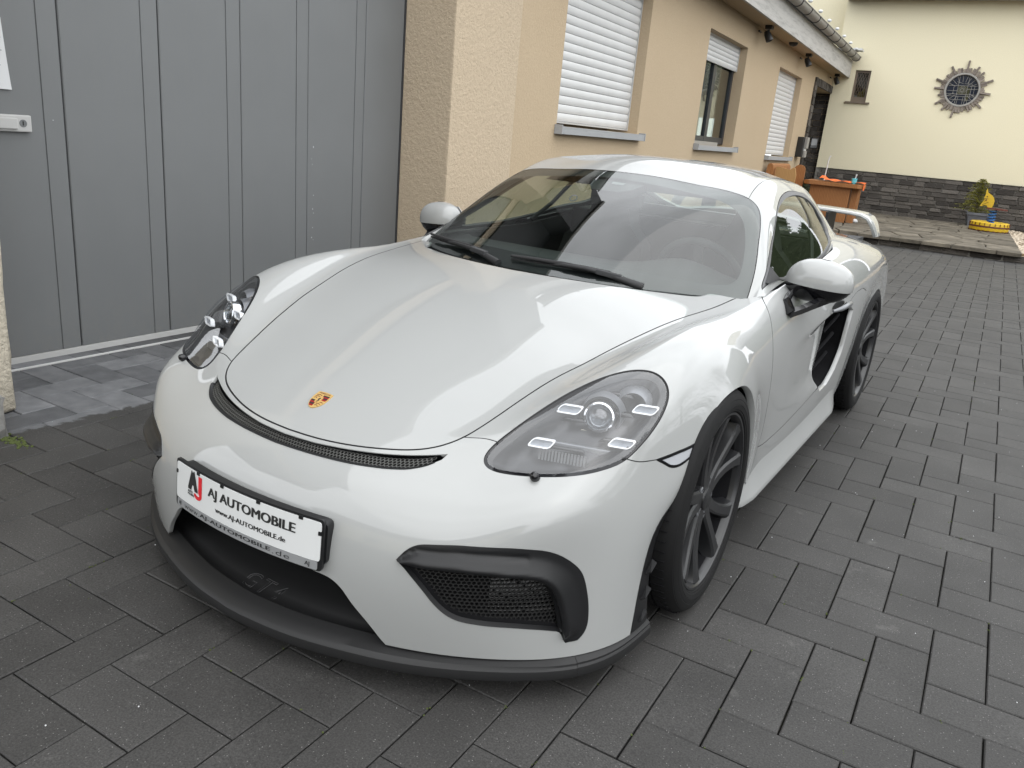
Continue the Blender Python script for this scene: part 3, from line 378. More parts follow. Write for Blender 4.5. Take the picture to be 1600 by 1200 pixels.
for i in range(-32, 50):
    for j in range(-20, 92):
        d = (i - j + 2) % 4
        if d == 0: (cx, cy), hv = lay(i + 1, j + .5), 0
        elif d == 2: (cx, cy), hv = lay(i + .5, j), 1
        else: continue
        if cx < wall_x(cy) - .32 or cy > 12.62 or cy < -2.75 or cx > 7.2: continue
        if cx < -2.2 and cy < -.75: continue
        vis = 0; q = pix((cx, cy, 0))
        if q and -60 < q[0] < 1660 and -60 < q[1] < 1260 and not under_car(cx, cy): vis = 1 / (q[2] ** 3) * (1 if cy < 6 else .2)
        cells.append((vis, cx, cy, hv))
cells.sort(reverse=True)
for k, (s, cx, cy, hv) in enumerate(cells[:300]):
    o = bpy.data.objects.new('paver', pv_v if hv else pv_h); COL.objects.link(o); o.parent = pav
    o.location = (cx + random.uniform(-.0008, .0008), cy + random.uniform(-.0008, .0008), random.uniform(-.0016, .0008))
    o.rotation_euler = (random.gauss(0, .0024), random.gauss(0, .0024), PR + random.gauss(0, .002))
V, Fc, tone = [], [], []
for s, cx, cy, hv in cells[300:]:
    b0 = len(V); dz = random.uniform(-.0016, .0008); tx, ty, tz = random.gauss(0, .003), random.gauss(0, .003), PR + random.gauss(0, .002); t = random.random()
    for (x, y, z) in (vv_ if hv else vh): V.append((cx + x - tz * y, cy + y + tz * x, z + dz + tx * y + ty * x)); tone.append(t)
    Fc += [tuple(b0 + i for i in f) for f in (fv_ if hv else fh)]
far = pydata('paver_field', V, Fc, M['paver'], pav); stuff(far)
at = far.data.attributes.new('tone', 'FLOAT', 'POINT'); at.data.foreach_set('value', tone)
# moss and grit in some joints near the garage
bm = bmesh.new()
for k in range(420):
    i = random.randint(-20, 14); j = random.uniform(-9, 30) if random.random() < .7 else random.uniform(-9, 10)
    q = (i, j) if random.random() < .6 else (random.uniform(-20, 14), round(j))
    for c in range(random.randint(1, 4)):
        r = random.uniform(.0012, .0032); px_, py_ = lay(q[0] + random.gauss(0, .015), q[1] + random.gauss(0, .06))
        bmesh.ops.create_icosphere(bm, subdivisions=1, radius=r, matrix=Matrix.Translation((px_, py_, -.0015)))
for k in range(420):   # tuft of moss at the foot of the stone block
    x, y = random.gauss(-1.80, .09), random.gauss(-.585, .014); r = random.uniform(.003, .008)
    bmesh.ops.create_icosphere(bm, subdivisions=1, radius=r, matrix=Matrix.Translation((x, y, .001)))
stuff(obj('joint_moss', bm, M['moss']))
bm = bmesh.new()
for k in range(330):   # white grit lying about
    x, y = random.uniform(-2.3, 3.2), random.uniform(-1.7, 4)
    r = random.uniform(.0008, .0022)
    bmesh.ops.create_icosphere(bm, subdivisions=1, radius=r, matrix=Matrix.Translation((x, y, .001)))
stuff(obj('white_grit', bm, M['paper']))

# ------------------------------------------------------------------ garage, its gate, the pier
GA = -math.atan(.067)
def local(root, name, bm, m, **k): return obj(name, bm, m, root, **k)
gar = thing('garage_building', 'tall garage block in coarse beige render round the grey gate', 'garage', (0, 0, 0))
bm = bmesh.new(); box(bm, -4.5, -1.916, 2.72, 3.64, 0, 3.10, .012); box(bm, -4.5, -1.90, 2.72, 3.64, 3.103, 4.70) if False else None; obj('corner_pier', bm, M['pier'], gar)
bm = bmesh.new(); box(bm, -4.5, -2.30, -4.2, 2.716, 2.62, 2.85); obj('lintel_wall', bm, M['pier'], gar)
bm = bmesh.new(); box(bm, -4.5, -2.24, -4.3, 2.716, 2.853, 4.70); obj('slate_cladding', bm, M['slate_cladding'], gar); boxo('slate_cladding', -4.5, -1.88, 2.72, 3.70, 3.103, 4.70, M['slate_cladding'], gar)
bm = bmesh.new(); box(bm, -2.75, -1.981, -1.5, -.386, 0, 2.616, .02)
bmesh.ops.subdivide_edges(bm, edges=[e for e in bm.edges if e.calc_length() > .3], cuts=22, use_grid_fill=True)
for v in bm.verts:
    v.co += Vector((random.gauss(0, .0035), random.gauss(0, .0035), 0))
obj('side_pier', bm, M['pier_white'], gar, smooth=True, angle=50)
bm = bmesh.new(); box(bm, -4.6, -1.85, -4.3, 3.72, 4.725, 4.82); obj('roof', bm, M['zinc'], gar)

gate = thing('folding_gate', 'wide grey metal folding gate of upright panels with a lock plate', 'gate', (-2.514, 0, 0), GA)
joints = [-.253, .267, .787, 1.304, 1.820, 2.330, 2.722]
def panel_mesh(w, grooved=True):
    t = .045; g = .0024
    prof = [(0, -t), (0, -.004), (.004, 0)]
    if grooved and w > .45: prof += [(.4115, 0), (.4135, -.006), (.4175, -.006), (.4195, 0)]
    prof += [(w - 2 * g - .004, 0), (w - 2 * g, -.004), (w - 2 * g, -t)]
    n = len(prof); v = [(x, y + g, .058) for y, x in prof] + [(x, y + g, 2.60) for y, x in prof]
    f = [(k, (k + 1) % n, n + (k + 1) % n, n + k) for k in range(n)] + [tuple(range(n))[::-1], tuple(range(n, 2 * n))]
    me = bpy.data.meshes.new('panel'); me.from_pydata(v, [], [q[::-1] for q in f]); me.materials.append(M['gate']); return me
pm = panel_mesh(.5175)
for a, b in zip(joints[:-1], joints[1:]):
    me = pm if abs((b - a) - .5175) < .006 else panel_mesh(b - a)
    o = bpy.data.objects.new('panel', me); COL.objects.link(o); o.parent = gate; o.location = (0, a, 0)
boxo('gap_backing', -.03, -.008, -.25, 2.715, .05, 2.59, M['gate_dark'], gate)
boxo('edge_seal', -.02, .006, 2.708, 2.724, .0, 2.6, M['gate_dark'], gate)
boxo('bottom_rail', -.045, .006, -.25, 2.708, .026, .056, M['alu'], gate, .002)
boxo('floor_track', .012, .036, -.25, 2.715, -.004, .0035, M['alu'], gate)
bm = bmesh.new(); box(bm, .001, .022, -.16, .097, 1.112, 1.186, .006); hd = obj('lock_plate', bm, M['alu'], gate)
bm = bmesh.new(); box(bm, .0225, .033, -.13, .030, 1.124, 1.172, .004); obj('handle', bm, M['alu'], hd)
bm = bmesh.new(); lathe(bm, [(.0215, .017), (.0235, .017), (.0235, .011), (.0225, .011), (.0225, 0)], 24, mtx=Matrix.Translation((0, .058, 1.150)))
obj('cylinder_rose', bm, M['gate'], hd, smooth=True, angle=40)
bm = bmesh.new(); box(bm, .0225, .0245, .0555, .0605, 1.141, 1.159, .001); obj('keyhole', bm, M['ink'], hd)

bm = bmesh.new()
for (yy, zz, w_, h_) in ((1.868, 1.09, .004, .012), (1.855, 1.02, .003, .004), (1.862, .985, .003, .005), (1.872, .79, .005, .004), (1.868, .70, .004, .008), (1.875, .675, .004, .005), (1.868, .58, .004, .005), (1.86, .515, .006, .006), (1.875, .50, .003, .004), (1.85, .40, .003, .004), (.205, 1.17, .006, .002), (-.17, .09, .003, .02), (-.165, .12, .002, .03)):
    box(bm, .0002, .0006, yy, yy + w_, zz, zz + h_)
stuff(obj('paint_flecks', bm, M['paper'], gate))
pp = thing('paper_notice', 'white printed sheet taped to the left of the grey gate', 'notice', (-2.514, 0, 0), GA)
pv = []
for a in range(9):
    for b in range(9):
        u, w = a / 8, b / 8
        pv.append((.004 + .004 * math.sin(u * 5) * w + .007 * (1 - w) ** 3 * u, -.19 + .203 * u + .015 * (1 - w), 1.292 + .297 * w))
pydata('sheet', pv, [(a * 9 + b, (a + 1) * 9 + b, (a + 1) * 9 + b + 1, a * 9 + b + 1) for a in range(8) for b in range(8)], M['paper'], pp, True)
bm = bmesh.new()
for zz, w in ((1.505, .16), (1.497, .13), (1.46, .15), (1.452, .16), (1.425, .11), (1.39, .15)):
    box(bm, .0102, .0107, -.16, -.16 + w, zz, zz + .004)
obj('print', bm, M['grey_ink'], pp)

sb = thing('stone_block', 'low sandstone block with grey side at the foot of the pale pier', 'stone', (0, 0, 0))
bm = bmesh.new(); box(bm, -2.25, -1.735, -.98, -.575, -.01, .175, .014); bmesh.ops.subdivide_edges(bm, edges=bm.edges[:], cuts=3)
for v in bm.verts: v.co += Vector((random.gauss(0, .005), random.gauss(0, .005), 0))
obj('body', bm, M['greystone'], sb)
bm = bmesh.new(); box(bm, -2.28, -1.745, -1.02, -.60, .178, .27, .025); bmesh.ops.subdivide_edges(bm, edges=bm.edges[:], cuts=2)
for v in bm.verts: v.co += Vector((random.gauss(0, .004), random.gauss(0, .004), random.gauss(0, .003)))
obj('cap', bm, M['sandstone'], sb)
bm = bmesh.new(); box(bm, -1.733, -1.715, -.95, -.64, -.01, .16, .008); bmesh.ops.subdivide_edges(bm, edges=bm.edges[:], cuts=2)
for v in bm.verts: v.co += Vector((random.gauss(0, .004), random.gauss(0, .004), 0))
obj('facing', bm, M['sandstone'], sb)

# ------------------------------------------------------------------ the bungalow along the drive
XH = -1.93; YH = 18.8; TZ = .16
house = thing('bungalow', 'long beige rendered bungalow with white roller shutters and zinc gutter', 'house')
ops = [(4.44, 6.45, 1.375, 2.75), (8.62, 10.62, 1.325, 2.74), (12.99, 15.14, 1.24, 2.72), (16.75, 19.0, .1, 2.72)]
bm = bmesh.new(); ycur = 3.642; T_ = .34
for (a, b, z0, z1) in ops:
    box(bm, XH - T_, XH, ycur, a, 0, 3.12)
    box(bm, XH - T_, XH, a, b, 0, z0); box(bm, XH - T_, XH, a, b, z1, 3.12); ycur = b
box(bm, XH - T_, XH, ycur, 19.2, 0, 3.12)
obj('wall', bm, M['wall'], house)
boxo('inner_wall', XH - 4.2, XH - 4.0, 3.7, 19, 0, 3.1, M['wall'], house)
boxo('room_floor', XH - 4.0, XH - T_ - .003, 3.7, 19, .5, .55, M['interior_grey'], house)
# roller shutters: every slat is a piece of its own
def slat_mesh(w, h):
    n = 5; v = []
    for k in range(n + 1):
        a = k / n; v.append((.009 * math.sin(PI * a) ** .7 if 0 < k < n else 0, a * (h - .004)))
    P = [(x, 0, z) for x, z in v] + [(x, w, z) for x, z in v] + [(-.008, 0, 0), (-.008, w, 0), (-.008, 0, h - .004), (-.008, w, h - .004)]
    m_ = n + 1; f = [(k, m_ + k, m_ + k + 1, k + 1) for k in range(n)] + [(0, 2 * m_, 2 * m_ + 1, m_), (n, m_ + n, 2 * m_ + 3, 2 * m_ + 2)]
    me = bpy.data.meshes.new('slat'); me.from_pydata(P, [], f); me.materials.append(M['shutter']); me.polygons.foreach_set('use_smooth', [True] * len(f)); me.set_sharp_from_angle(angle=math.radians(50)); return me
def shutter(y0, y1, z0, z1, h, parent):
    sh = boxo('roller_shutter', XH - .150, XH - .135, y0 + .004, y1 - .004, z0 + .0, z1, M['dark'], parent)
    me = slat_mesh(y1 - y0 - .03, h); z = z0 + .018
    while z < z1 - .01:
        o = bpy.data.objects.new('slat', me); COL.objects.link(o); o.parent = sh; o.location = (XH - .126, y0 + .012, z); z += h
    boxo('end_bar', XH - .134, XH - .118, y0 + .012, y1 - .012, z0, z0 + .016, M['alu'], sh)
    boxo('guide_rail', XH - .134, XH - .110, y0 + .0015, y0 + .010, z0, z1 - .002, M['shutter'], sh); boxo('guide_rail', XH - .134, XH - .110, y1 - .010, y1 - .0015, z0, z1 - .002, M['shutter'], sh)
    return sh
def sill(y0, y1, z, parent):
    bm = bmesh.new(); box(bm, XH - .16, XH + .07, y0 - .02, y1 + .06, z - .014, z - .002); box(bm, XH + .062, XH + .07, y0 - .02, y1 + .06, z - .066, z - .0145)
    box(bm, XH + .002, XH + .078, y1 + .061, y1 + .075, z - .068, z + .012); box(bm, XH + .002, XH + .078, y0 - .035, y0 - .021, z - .068, z + .012)
    return obj('window_sill', bm, M['sill'], parent)
for k, (a, b, z0, z1) in enumerate(ops[:3]): sill(a, b, z0, house)
shutter(4.44, 6.45, 1.40, 2.745, .075, house)
shutter(8.62, 10.62, 2.40, 2.735, .060, house)
shutter(12.99, 15.14, 1.26, 2.715, .075, house)
a, b, z0, z1 = ops[1]
bm = bmesh.new()
for (y0, y1) in ((a, a + .09), (a + .93, a + 1.07), (b - .09, b)): box(bm, XH - .21, XH - .155, y0 + .002, y1 - .002, z0 + .03, z1 - .002)
for (y0, y1) in ((a + .09, a + .93), (a + 1.07, b - .09)):
    box(bm, XH - .208, XH - .157, y0 - .001, y1 + .001, z0 + .03, z0 + .12); box(bm, XH - .208, XH - .157, y0 - .001, y1 + .001, z1 - .3, z1 - .2)
win = obj('window', bm, M['anthracite'], house)
for (y0, y1) in ((a + .09, a + .93), (a + 1.07, b - .09)): boxo('pane', XH - .186, XH - .180, y0, y1, z0 + .12, z1 - .3, M['glass'], win)
boxo('vent_profile', XH - .150, XH - .10, a + .005, b - .5, z0 + .0, z0 + .05, M['zinc'], win)
for yy in (8.75, 9.0, 9.85, 10.3):
    bm = bmesh.new()
    pts = [(XH - .42 + .025 * math.sin(k * 1.3), yy + k * .025, 0) for k in range(9)]
    vs0 = [bm.verts.new((p[0], p[1], z0 + .1)) for p in pts]; vs1 = [bm.verts.new((p[0], p[1], z1 - .1)) for p in pts]
    for k in range(8): bm.faces.new((vs0[k], vs0[k + 1], vs1[k + 1], vs1[k]))
    obj('curtain', bm, M['plate_white'], house)
# entrance: stone lined recess at the far end
ent = bpy.data.objects.new('stone_surround', None); COL.objects.link(ent); ent.parent = house
def rock_mesh(seed, sx=1, sy=1, sz=1):
    r = random.Random(seed); bm = bmesh.new(); box(bm, -.5, .5, -.5, .5, -.5, .5)
    for v in bm.verts:
        if v.co.y < 0: v.co += Vector((r.uniform(-.04, .04), r.uniform(-.22, .10), r.uniform(-.06, .06)))
    bmesh.ops.bevel(bm, geom=bm.edges[:], offset=.05, segments=1, affect='EDGES')
    me = bpy.data.meshes.new('stone'); bm.to_mesh(me); bm.free(); me.materials.append(M['slate']); return me
rocks = [rock_mesh(k) for k in range(7)]
def stone(parent, loc, dim, rotz=0.0, name='stone', m=None):
    o = bpy.data.objects.new(name, random.choice(rocks)); COL.objects.link(o); o.parent = parent; o.location = loc; o.scale = dim; o.rotation_euler = (0, 0, rotz); return o
# far jamb, its face towards the drive (-y): courses between x = XH-.42 and XH
z = TZ
while z < 2.74:
    h = random.uniform(.085, .15); x = XH - .46
    while x < XH - .02:
        w = min(random.uniform(.12, .26), XH + .012 - x)
        if w > .03: stone(ent, (x + w / 2, 19.0, z + h / 2), (w - .008, .05, h - .008))
        x += w
    z += h
# stones on the house face round the opening: left strip and the upright soldier course over it
z = TZ
while z < 2.72:
    h = random.uniform(.10, .17); stone(ent, (XH + .012, 16.63, z + h / 2), (.24, .05, h - .008), PI / 2); z += h
y = 16.52
while y < 19.12:
    w = random.uniform(.08, .13); stone(ent, (XH + .012, y + w / 2, 2.80), (w - .008, .05, .155), PI / 2); y += w
boxo('recess_ceiling', XH - 1.0, XH - T_, 16.75, 19.0, 2.722, 2.78, M['brown_frame'], ent)
boxo('jamb_backing', XH - .9, XH + .004, 19.028, 19.19, .1, 2.72, M['mortar'], ent)
dr = boxo('door', XH - .52, XH - .46, 16.75, 18.97, TZ, 2.72, M['anthracite'], house)
boxo('handle', XH - .458, XH - .42, 18.2, 18.24, .9, 1.7, M['alu'], dr)
# eaves
bm = bmesh.new(); box(bm, XH + .002, -1.612, 3.0, 18.78, 3.10, 3.14); obj('soffit', bm, M['wall'], house)
bm = bmesh.new(); box(bm, -1.61, -1.575, 3.0, 18.78, 3.075, 3.44); obj('fascia', bm, M['fascia'], house)
bm = bmesh.new(); gy0, gy1 = 3.0, 18.68; gr = .085
prof = [(-1.485 + gr * math.cos(t), 3.505 + gr * math.sin(t)) for t in np.linspace(PI, 2 * PI, 13)]
prof = prof + [(-1.485 + gr + .012 * math.cos(t), 3.512 + .012 * math.sin(t)) for t in np.linspace(-PI / 2, PI, 6)] 
pa = [bm.verts.new((x, gy0, z)) for x, z in prof]; pb = [bm.verts.new((x, gy1, z)) for x, z in prof]
for k in range(len(prof) - 1): bm.faces.new((pa[k], pa[k + 1], pb[k + 1], pb[k]))
bm.faces.new(pb[:13])
gt = obj('gutter', bm, M['zinc'], house, smooth=True, angle=40)
bmx = bmesh.new(); tube(bmx, [(-1.485 + (gr + .006) * math.cos(t), 0, 3.505 + (gr + .006) * math.sin(t)) for t in np.linspace(PI, 2 * PI + .15, 14)], .007, 6)
me = bpy.data.meshes.new('bracket'); bmx.to_mesh(me); bmx.free(); me.materials.append(M['lamp_bowl'])
y = 3.3
while y < 18.6:
    o = bpy.data.objects.new('bracket', me); COL.objects.link(o); o.parent = gt; o.location = (0, y, 0); y += .80
bm = bmesh.new(); prism(bm, [(-1.50, 3.70, 3.60), (-6.2, 3.70, 6.0), (-6.2, 3.70, 5.85), (-1.50, 3.70, 3.52)], (0, 15.08, 0)); rf = obj('roof', bm, M['tile'], house)
bmx = bmesh.new(); bmesh.ops.create_uvsphere(bmx, u_segments=10, v_segments=6, radius=.028); bmesh.ops.scale(bmx, vec=(1.4, 1, 1), verts=bmx.verts)
me = bpy.data.meshes.new('tile_nib'); bmx.to_mesh(me); bmx.free(); me.materials.append(M['silver'])
y = 4.2
while y < 18.4:
    o = bpy.data.objects.new('tile_nib', me); COL.objects.link(o); o.parent = rf; o.location = (-1.47, y, 3.635); y += 1.0
boxo('verge_tile', -1.9, -1.36, 18.30, 18.66, 3.62, 3.66, M['silver'], rf)

# spotlights under the eaves
def spot(y, label):
    s = thing('spotlight', label, 'spotlight', (-1.76, y, 3.10), 0, 'spotlights under the bungalow eaves')
    bm = bmesh.new(); box(bm, -.05, .05, -.07, .07, -.055, -.001, .006); obj('mount', bm, M['black_lamp'], s)
    bm = bmesh.new(); tube(bm, [(0, 0, -.05), (0, 0, -.10)], .014, 8); obj('stem', bm, M['black_lamp'], s)
    mt = Matrix.Translation((0, 0, -.145)) @ Matrix.Rotation(math.radians(62), 4, 'Y')
    bm = bmesh.new(); lathe(bm, [(-.075, .0), (-.075, .035), (-.03, .05), (.075, .055), (.075, .046), (.05, .044)], 20, mtx=mt); hd = obj('head', bm, M['black_lamp'], s, smooth=True, angle=40)
    bm = bmesh.new(); lathe(bm, [(.052, .044), (.056, .0)], 16, mtx=mt); obj('lamp_lens', bm, M['lamp_lens'], hd)
    bm = bmesh.new(); box(bm, -.012, .012, -.07, .07, -.10, -.078, mtx=Matrix.Translation((-.06, 0, -.03)) @ Matrix.Rotation(.9, 4, 'Y')); obj('visor', bm, M['black_lamp'], s)
spot(11.0, 'black spotlight under the eaves right of the half-open shutter')
spot(14.45, 'black spotlight under the eaves above the fully shut narrow shutter')
spot(18.2, 'black spotlight under the eaves above the stone doorway')
s = thing('motion_sensor', 'small black dome sensor under the eaves between two spotlights', 'sensor', (-1.76, 12.9, 3.10))
bm = bmesh.new(); lathe(bm, [(0, .075), (.02, .075), (.05, .055), (.065, .0)], 16, mtx=Matrix.Rotation(PI / 2, 4, 'Y')); obj('dome', bm, M['black_lamp'], s, smooth=True, angle=50)

mb = thing('letterbox', 'dark letterbox with grey front beside the stone doorway', 'letterbox', (XH, 15.95, 1.46))
bm = bmesh.new(); box(bm, .001, .13, -.16, .16, -.20, .20, .012); obj('case', bm, M['black_lamp'], mb)
bm = bmesh.new(); box(bm, .131, .185, -.06, .17, -.02, .20, .006); box(bm, .131, .175, -.06, .17, -.20, -.07, .006); obj('flap', bm, M['zinc'], mb)
bm = bmesh.new(); box(bm, .131, .155, -.05, .16, -.068, -.022); obj('slot', bm, M['plate_white'], mb)
npl = thing('house_plate', 'small pale nameplate fixed on the dark stone door jamb', 'sign', (-2.10, 18.955, 1.60))
bm = bmesh.new(); box(bm, -.075, .075, -.016, 0, -.11, .11, .004); obj('plate', bm, M['strip_grey'], npl)
bm = bmesh.new(); box(bm, -.06, .06, -.0185, -.0165, -.05, .09)
obj('sheet', bm, M['paper'], npl)

# ------------------------------------------------------------------ the cream hall at the end of the yard
hall = thing('cream_hall', 'tall cream rendered hall with dark stone plinth and round window', 'hall')
bm = bmesh.new(); wx0, wx1, wz0, wz1 = -1.47, -1.135, 2.575, 3.255
rcx, rcz, rr = .772, 2.945, .335
# wall sheet with a rectangular and a round opening, cut as one triangulated face
pts = [(-1.928, 1.06), (5.7, 1.06), (5.7, 4.72), (-1.928, 4.72), (wx0, wz0), (wx1, wz0), (wx1, wz1), (wx0, wz1)] + [(rcx + rr * math.cos(t), rcz + rr * math.sin(t)) for t in np.linspace(0, 2 * PI, 33)[:-1]]
ed = [(0, 1), (1, 2), (2, 3), (3, 0), (4, 5), (5, 6), (6, 7), (7, 4)] + [(8 + k, 8 + (k + 1) % 32) for k in range(32)]
v2, e2, f2, *_ = delaunay_2d_cdt([Vector(p) for p in pts], ed, [], 0, 1e-6)
vv = [bm.verts.new((p.x, YH, p.y)) for p in v2]
for f in f2:
    c = sum((v2[i] for i in f), Vector((0, 0))) / 3
    if (c - Vector((rcx, rcz))).length < rr * .999 and all((v2[i] - Vector((rcx, rcz))).length < rr * 1.001 for i in f): continue
    if wx0 < c.x < wx1 and wz0 < c.y < wz1: continue
    fc = bm.faces.new([vv[i] for i in f])
    if fc.normal.y > 0 or True: pass
bmesh.ops.recalc_face_normals(bm, faces=bm.faces[:])
bm.normal_update()
if bm.faces[0].normal.y > 0: bmesh.ops.reverse_faces(bm, faces=bm.faces[:])
ext = bmesh.ops.extrude_face_region(bm, geom=bm.faces[:]); bmesh.ops.translate(bm, vec=(0, .3, 0), verts=[g for g in ext['geom'] if isinstance(g, bmesh.types.BMVert)])
bmesh.ops.recalc_face_normals(bm, faces=bm.faces[:])
obj('wall', bm, M['hall'], hall)
boxo('eave', -1.928, 5.8, YH - .45, YH + .3, 4.722, 4.86, M['fascia'], hall)
boxo('upper_wall', -1.928, 5.7, YH + .001, YH + .3, 4.862, 6.5, M['hall'], hall)
boxo('side_wall', -8.0, -1.93, 19.22, 19.5, 2.0, 6.5, M['hall'], hall)
boxo('base_course', -1.928, 5.7, YH - .010, YH + .3, 0, 1.058, M['mortar'], hall)
pl = bpy.data.objects.new('stone_plinth', None); COL.objects.link(pl); pl.parent = hall
z = TZ - .02; SV, SF, ST = [], [], []
row = 0
while z < 1.045:
    h = min(random.choice([.062, .075, .09, .10, .115]), 1.056 - z)
    if h < .03: break
    x = -1.9 + random.uniform(-.2, 0)
    while x < 5.5:
        w = random.uniform(.14, .40)
        if x < 2.95:
            if x + w > -1.75: stone(pl, (x + w / 2, YH - .012, z + h / 2), (w - .014, random.uniform(.04, .07), h - .013))
        else:
            me = random.choice(rocks); b0 = len(SV); t = random.random()
            for v in me.vertices: SV.append((x + w / 2 + v.co.x * (w - .012), YH - .012 + v.co.y * .06, z + h / 2 + v.co.z * (h - .011))); ST.append(t)
            SF += [tuple(b0 + i for i in p.vertices) for p in me.polygons]
        x += w
    z += h
o = pydata('stone_field', SV, SF, M['slate'], pl); stuff(o); at = o.data.attributes.new('tone', 'FLOAT', 'POINT'); at.data.foreach_set('value', ST)
boxo('drip_edge', -1.85, 5.7, YH - .05, YH + .015, 1.0585, 1.066, M['black_lamp'], hall)
# small leaded window
bm = bmesh.new(); fw = .05
box(bm, wx0, wx0 + fw, YH + .06, YH + .12, wz0, wz1); box(bm, wx1 - fw, wx1, YH + .06, YH + .12, wz0, wz1); box(bm, wx0 + fw, wx1 - fw, YH + .06, YH + .12, wz1 - fw, wz1); box(bm, wx0 + fw, wx1 - fw, YH + .06, YH + .12, wz0, wz0 + .11)
sw = obj('small_window', bm, M['brown_frame'], hall)
boxo('pane', wx0 + fw, wx1 - fw, YH + .092, YH + .096, wz0 + .11, wz1 - fw, M['glass'], sw)
boxo('back_room', wx0 - .05, wx1 + .05, YH + .301, YH + .9, wz0 - .05, wz1 + .05, M['dark'], hall)
bm = bmesh.new(); n = 7; w, h = wx1 - wx0 - 2 * fw, wz1 - wz0 - fw - .11
for k in range(-9, 8):
    for sgn in (1, -1):
        pts = []
        for t in np.linspace(0, 1, 30):
            zz = t * h; xx = (k * .055 + sgn * zz * .38) if sgn > 0 else (w - (k * .055 + zz * .38))
            if 0 <= xx <= w: pts.append((wx0 + fw + xx, YH + .085, wz0 + .11 + zz))
        if len(pts) > 2: tube(bm, [pts[0], pts[-1]], .0045, 4)
obj('leading', bm, M['brown_frame'], sw)
boxo('window_sill', wx0 - .10, wx1 + .09, YH - .05, YH + .06, wz0 - .035, wz0 - .002, M['brown_frame'], hall)
ob = thing('window_ornament', 'yellow ornament standing inside the small leaded window', 'ornament', (-1.30, YH + .2, wz0 + .11))
bm = bmesh.new(); prism(bm, [(-.06, 0, 0), (.09, 0, 0), (.09, 0, .10), (.085, 0, .16), (.06, 0, .24), (.045, 0, .25), (.05, 0, .20), (.02, 0, .13), (-.05, 0, .12)], (0, .03, 0)); obj('figure', bm, M['yellow'], ob)
bm = bmesh.new(); box(bm, -.15, -.05, 0, .03, 0, .05, .005); obj('card', bm, M['paper'], ob)
# round window with stone rays
rw = bpy.data.objects.new('round_window', None); COL.objects.link(rw); rw.parent = hall
bm = bmesh.new(); lathe(bm, [(.03, rr - .028), (-.035, rr - .028), (-.045, rr - .02), (-.045, rr + .008), (-.035, rr + .016), (.0, rr + .016)], 64, mtx=Matrix.Translation((rcx, YH, rcz)) @ Matrix.Rotation(PI / 2, 4, 'Z')); obj('ring', bm, M['grey_ring'] if 'grey_ring' in M else M['zinc'], rw, smooth=True, angle=40)
M['blue_glass'] = mat('dark_blue_glass', (0.010, 0.014, 0.026), 0.12); M['green_glass'] = mat('olive_glass', (0.035, 0.035, 0.012), 0.15)
bm = bmesh.new(); lathe(bm, [(.02, rr - .02), (.02, 0)], 64, mtx=Matrix.Translation((rcx, YH, rcz)) @ Matrix.Rotation(PI / 2, 4, 'Z')); obj('pane', bm, M['blue_glass'], rw)
bm = bmesh.new(); box(bm, rcx - .085, rcx + .085, YH + .012, YH + .018, rcz - .085, rcz + .085); box(bm, rcx + .09, rcx + .15, YH + .012, YH + .018, rcz - .22, rcz + .05); obj('olive_pane', bm, M['green_glass'], rw)
bm = bmesh.new()
def came(p, q, r=.005): r *= .8; tube(bm, [(rcx + p[0], YH + .008, rcz + p[1]), (rcx + q[0], YH + .008, rcz + q[1])], r, 5)
q = .09
for s in (-q, q): came((-.30, s * .95), (.30, s)); came((s, -.30), (s * 1.05, .30))
for a_ in np.linspace(0, 2 * PI, 17)[:-1]:
    came((.02 * math.cos(a_), .02 * math.sin(a_)), (.085 * math.cos(a_), .085 * math.sin(a_)), .0035)
for a_ in (28, 45, 62, 78, 97, 118, 138, 155, 205, 222, 240, 300, 318, 335): came((.16 * math.cos(math.radians(a_)), .16 * math.sin(math.radians(a_))), (.32 * math.cos(math.radians(a_)), .32 * math.sin(math.radians(a_))), .005)
for p_, q_ in (((-.3, -.13), (.28, -.13)), ((-.29, -.02), (-.09, -.02)), ((-.17, .09), (-.17, -.09)), ((.17, .12), (.17, -.15)), ((.09, .02), (.31, .03)), ((.23, .1), (.23, -.12)), ((-.2, -.2), (.2, -.2)), ((-.05, -.13), (-.06, -.31)), ((.05, -.13), (.05, -.31)), ((-.13, .17), (.0, .13)), ((.02, .13), (.18, .13))): came(p_, q_, .0045)
obj('leading', bm, M['zinc'], rw)
for k in range(46):
    t = 2 * PI * k / 46 + random.uniform(-.02, .02); ln = random.uniform(.07, .13)
    o = bpy.data.objects.new('ray_stone', rocks[k % 7]); COL.objects.link(o); o.parent = rw; r0 = rr + .010
    o.location = (rcx + (r0 + ln / 2) * math.cos(t), YH - .004, rcz + (r0 + ln / 2) * math.sin(t)); o.scale = (ln, .06, random.uniform(.040, .050)); o.rotation_euler = (0, -t, 0); o.data = o.data
for ang, ln in ((88, .24), (64, .18), (47, .16), (22, .24), (-6, .21), (-38, .20), (-63, .13), (-100, .23), (-126, .18), (-146, .21), (178, .20), (160, .23), (122, .20)):
    t = math.radians(ang); o = bpy.data.objects.new('ray_stone', rocks[(ang * 3) % 7]); COL.objects.link(o); o.parent = rw
    o.location = (rcx + (rr + .02 + ln / 2) * math.cos(t), YH - .012, rcz + (rr + .02 + ln / 2) * math.sin(t)); o.scale = (ln, .07, .040); o.rotation_euler = (0, -t, 0)
ray = [r.copy() for r in rocks]
for r in ray: r.materials.clear(); r.materials.append(M['ray_stone'])
for o in rw.children:
    if o.name.startswith('ray_stone'): o.data = ray[rocks.index(o.data)]

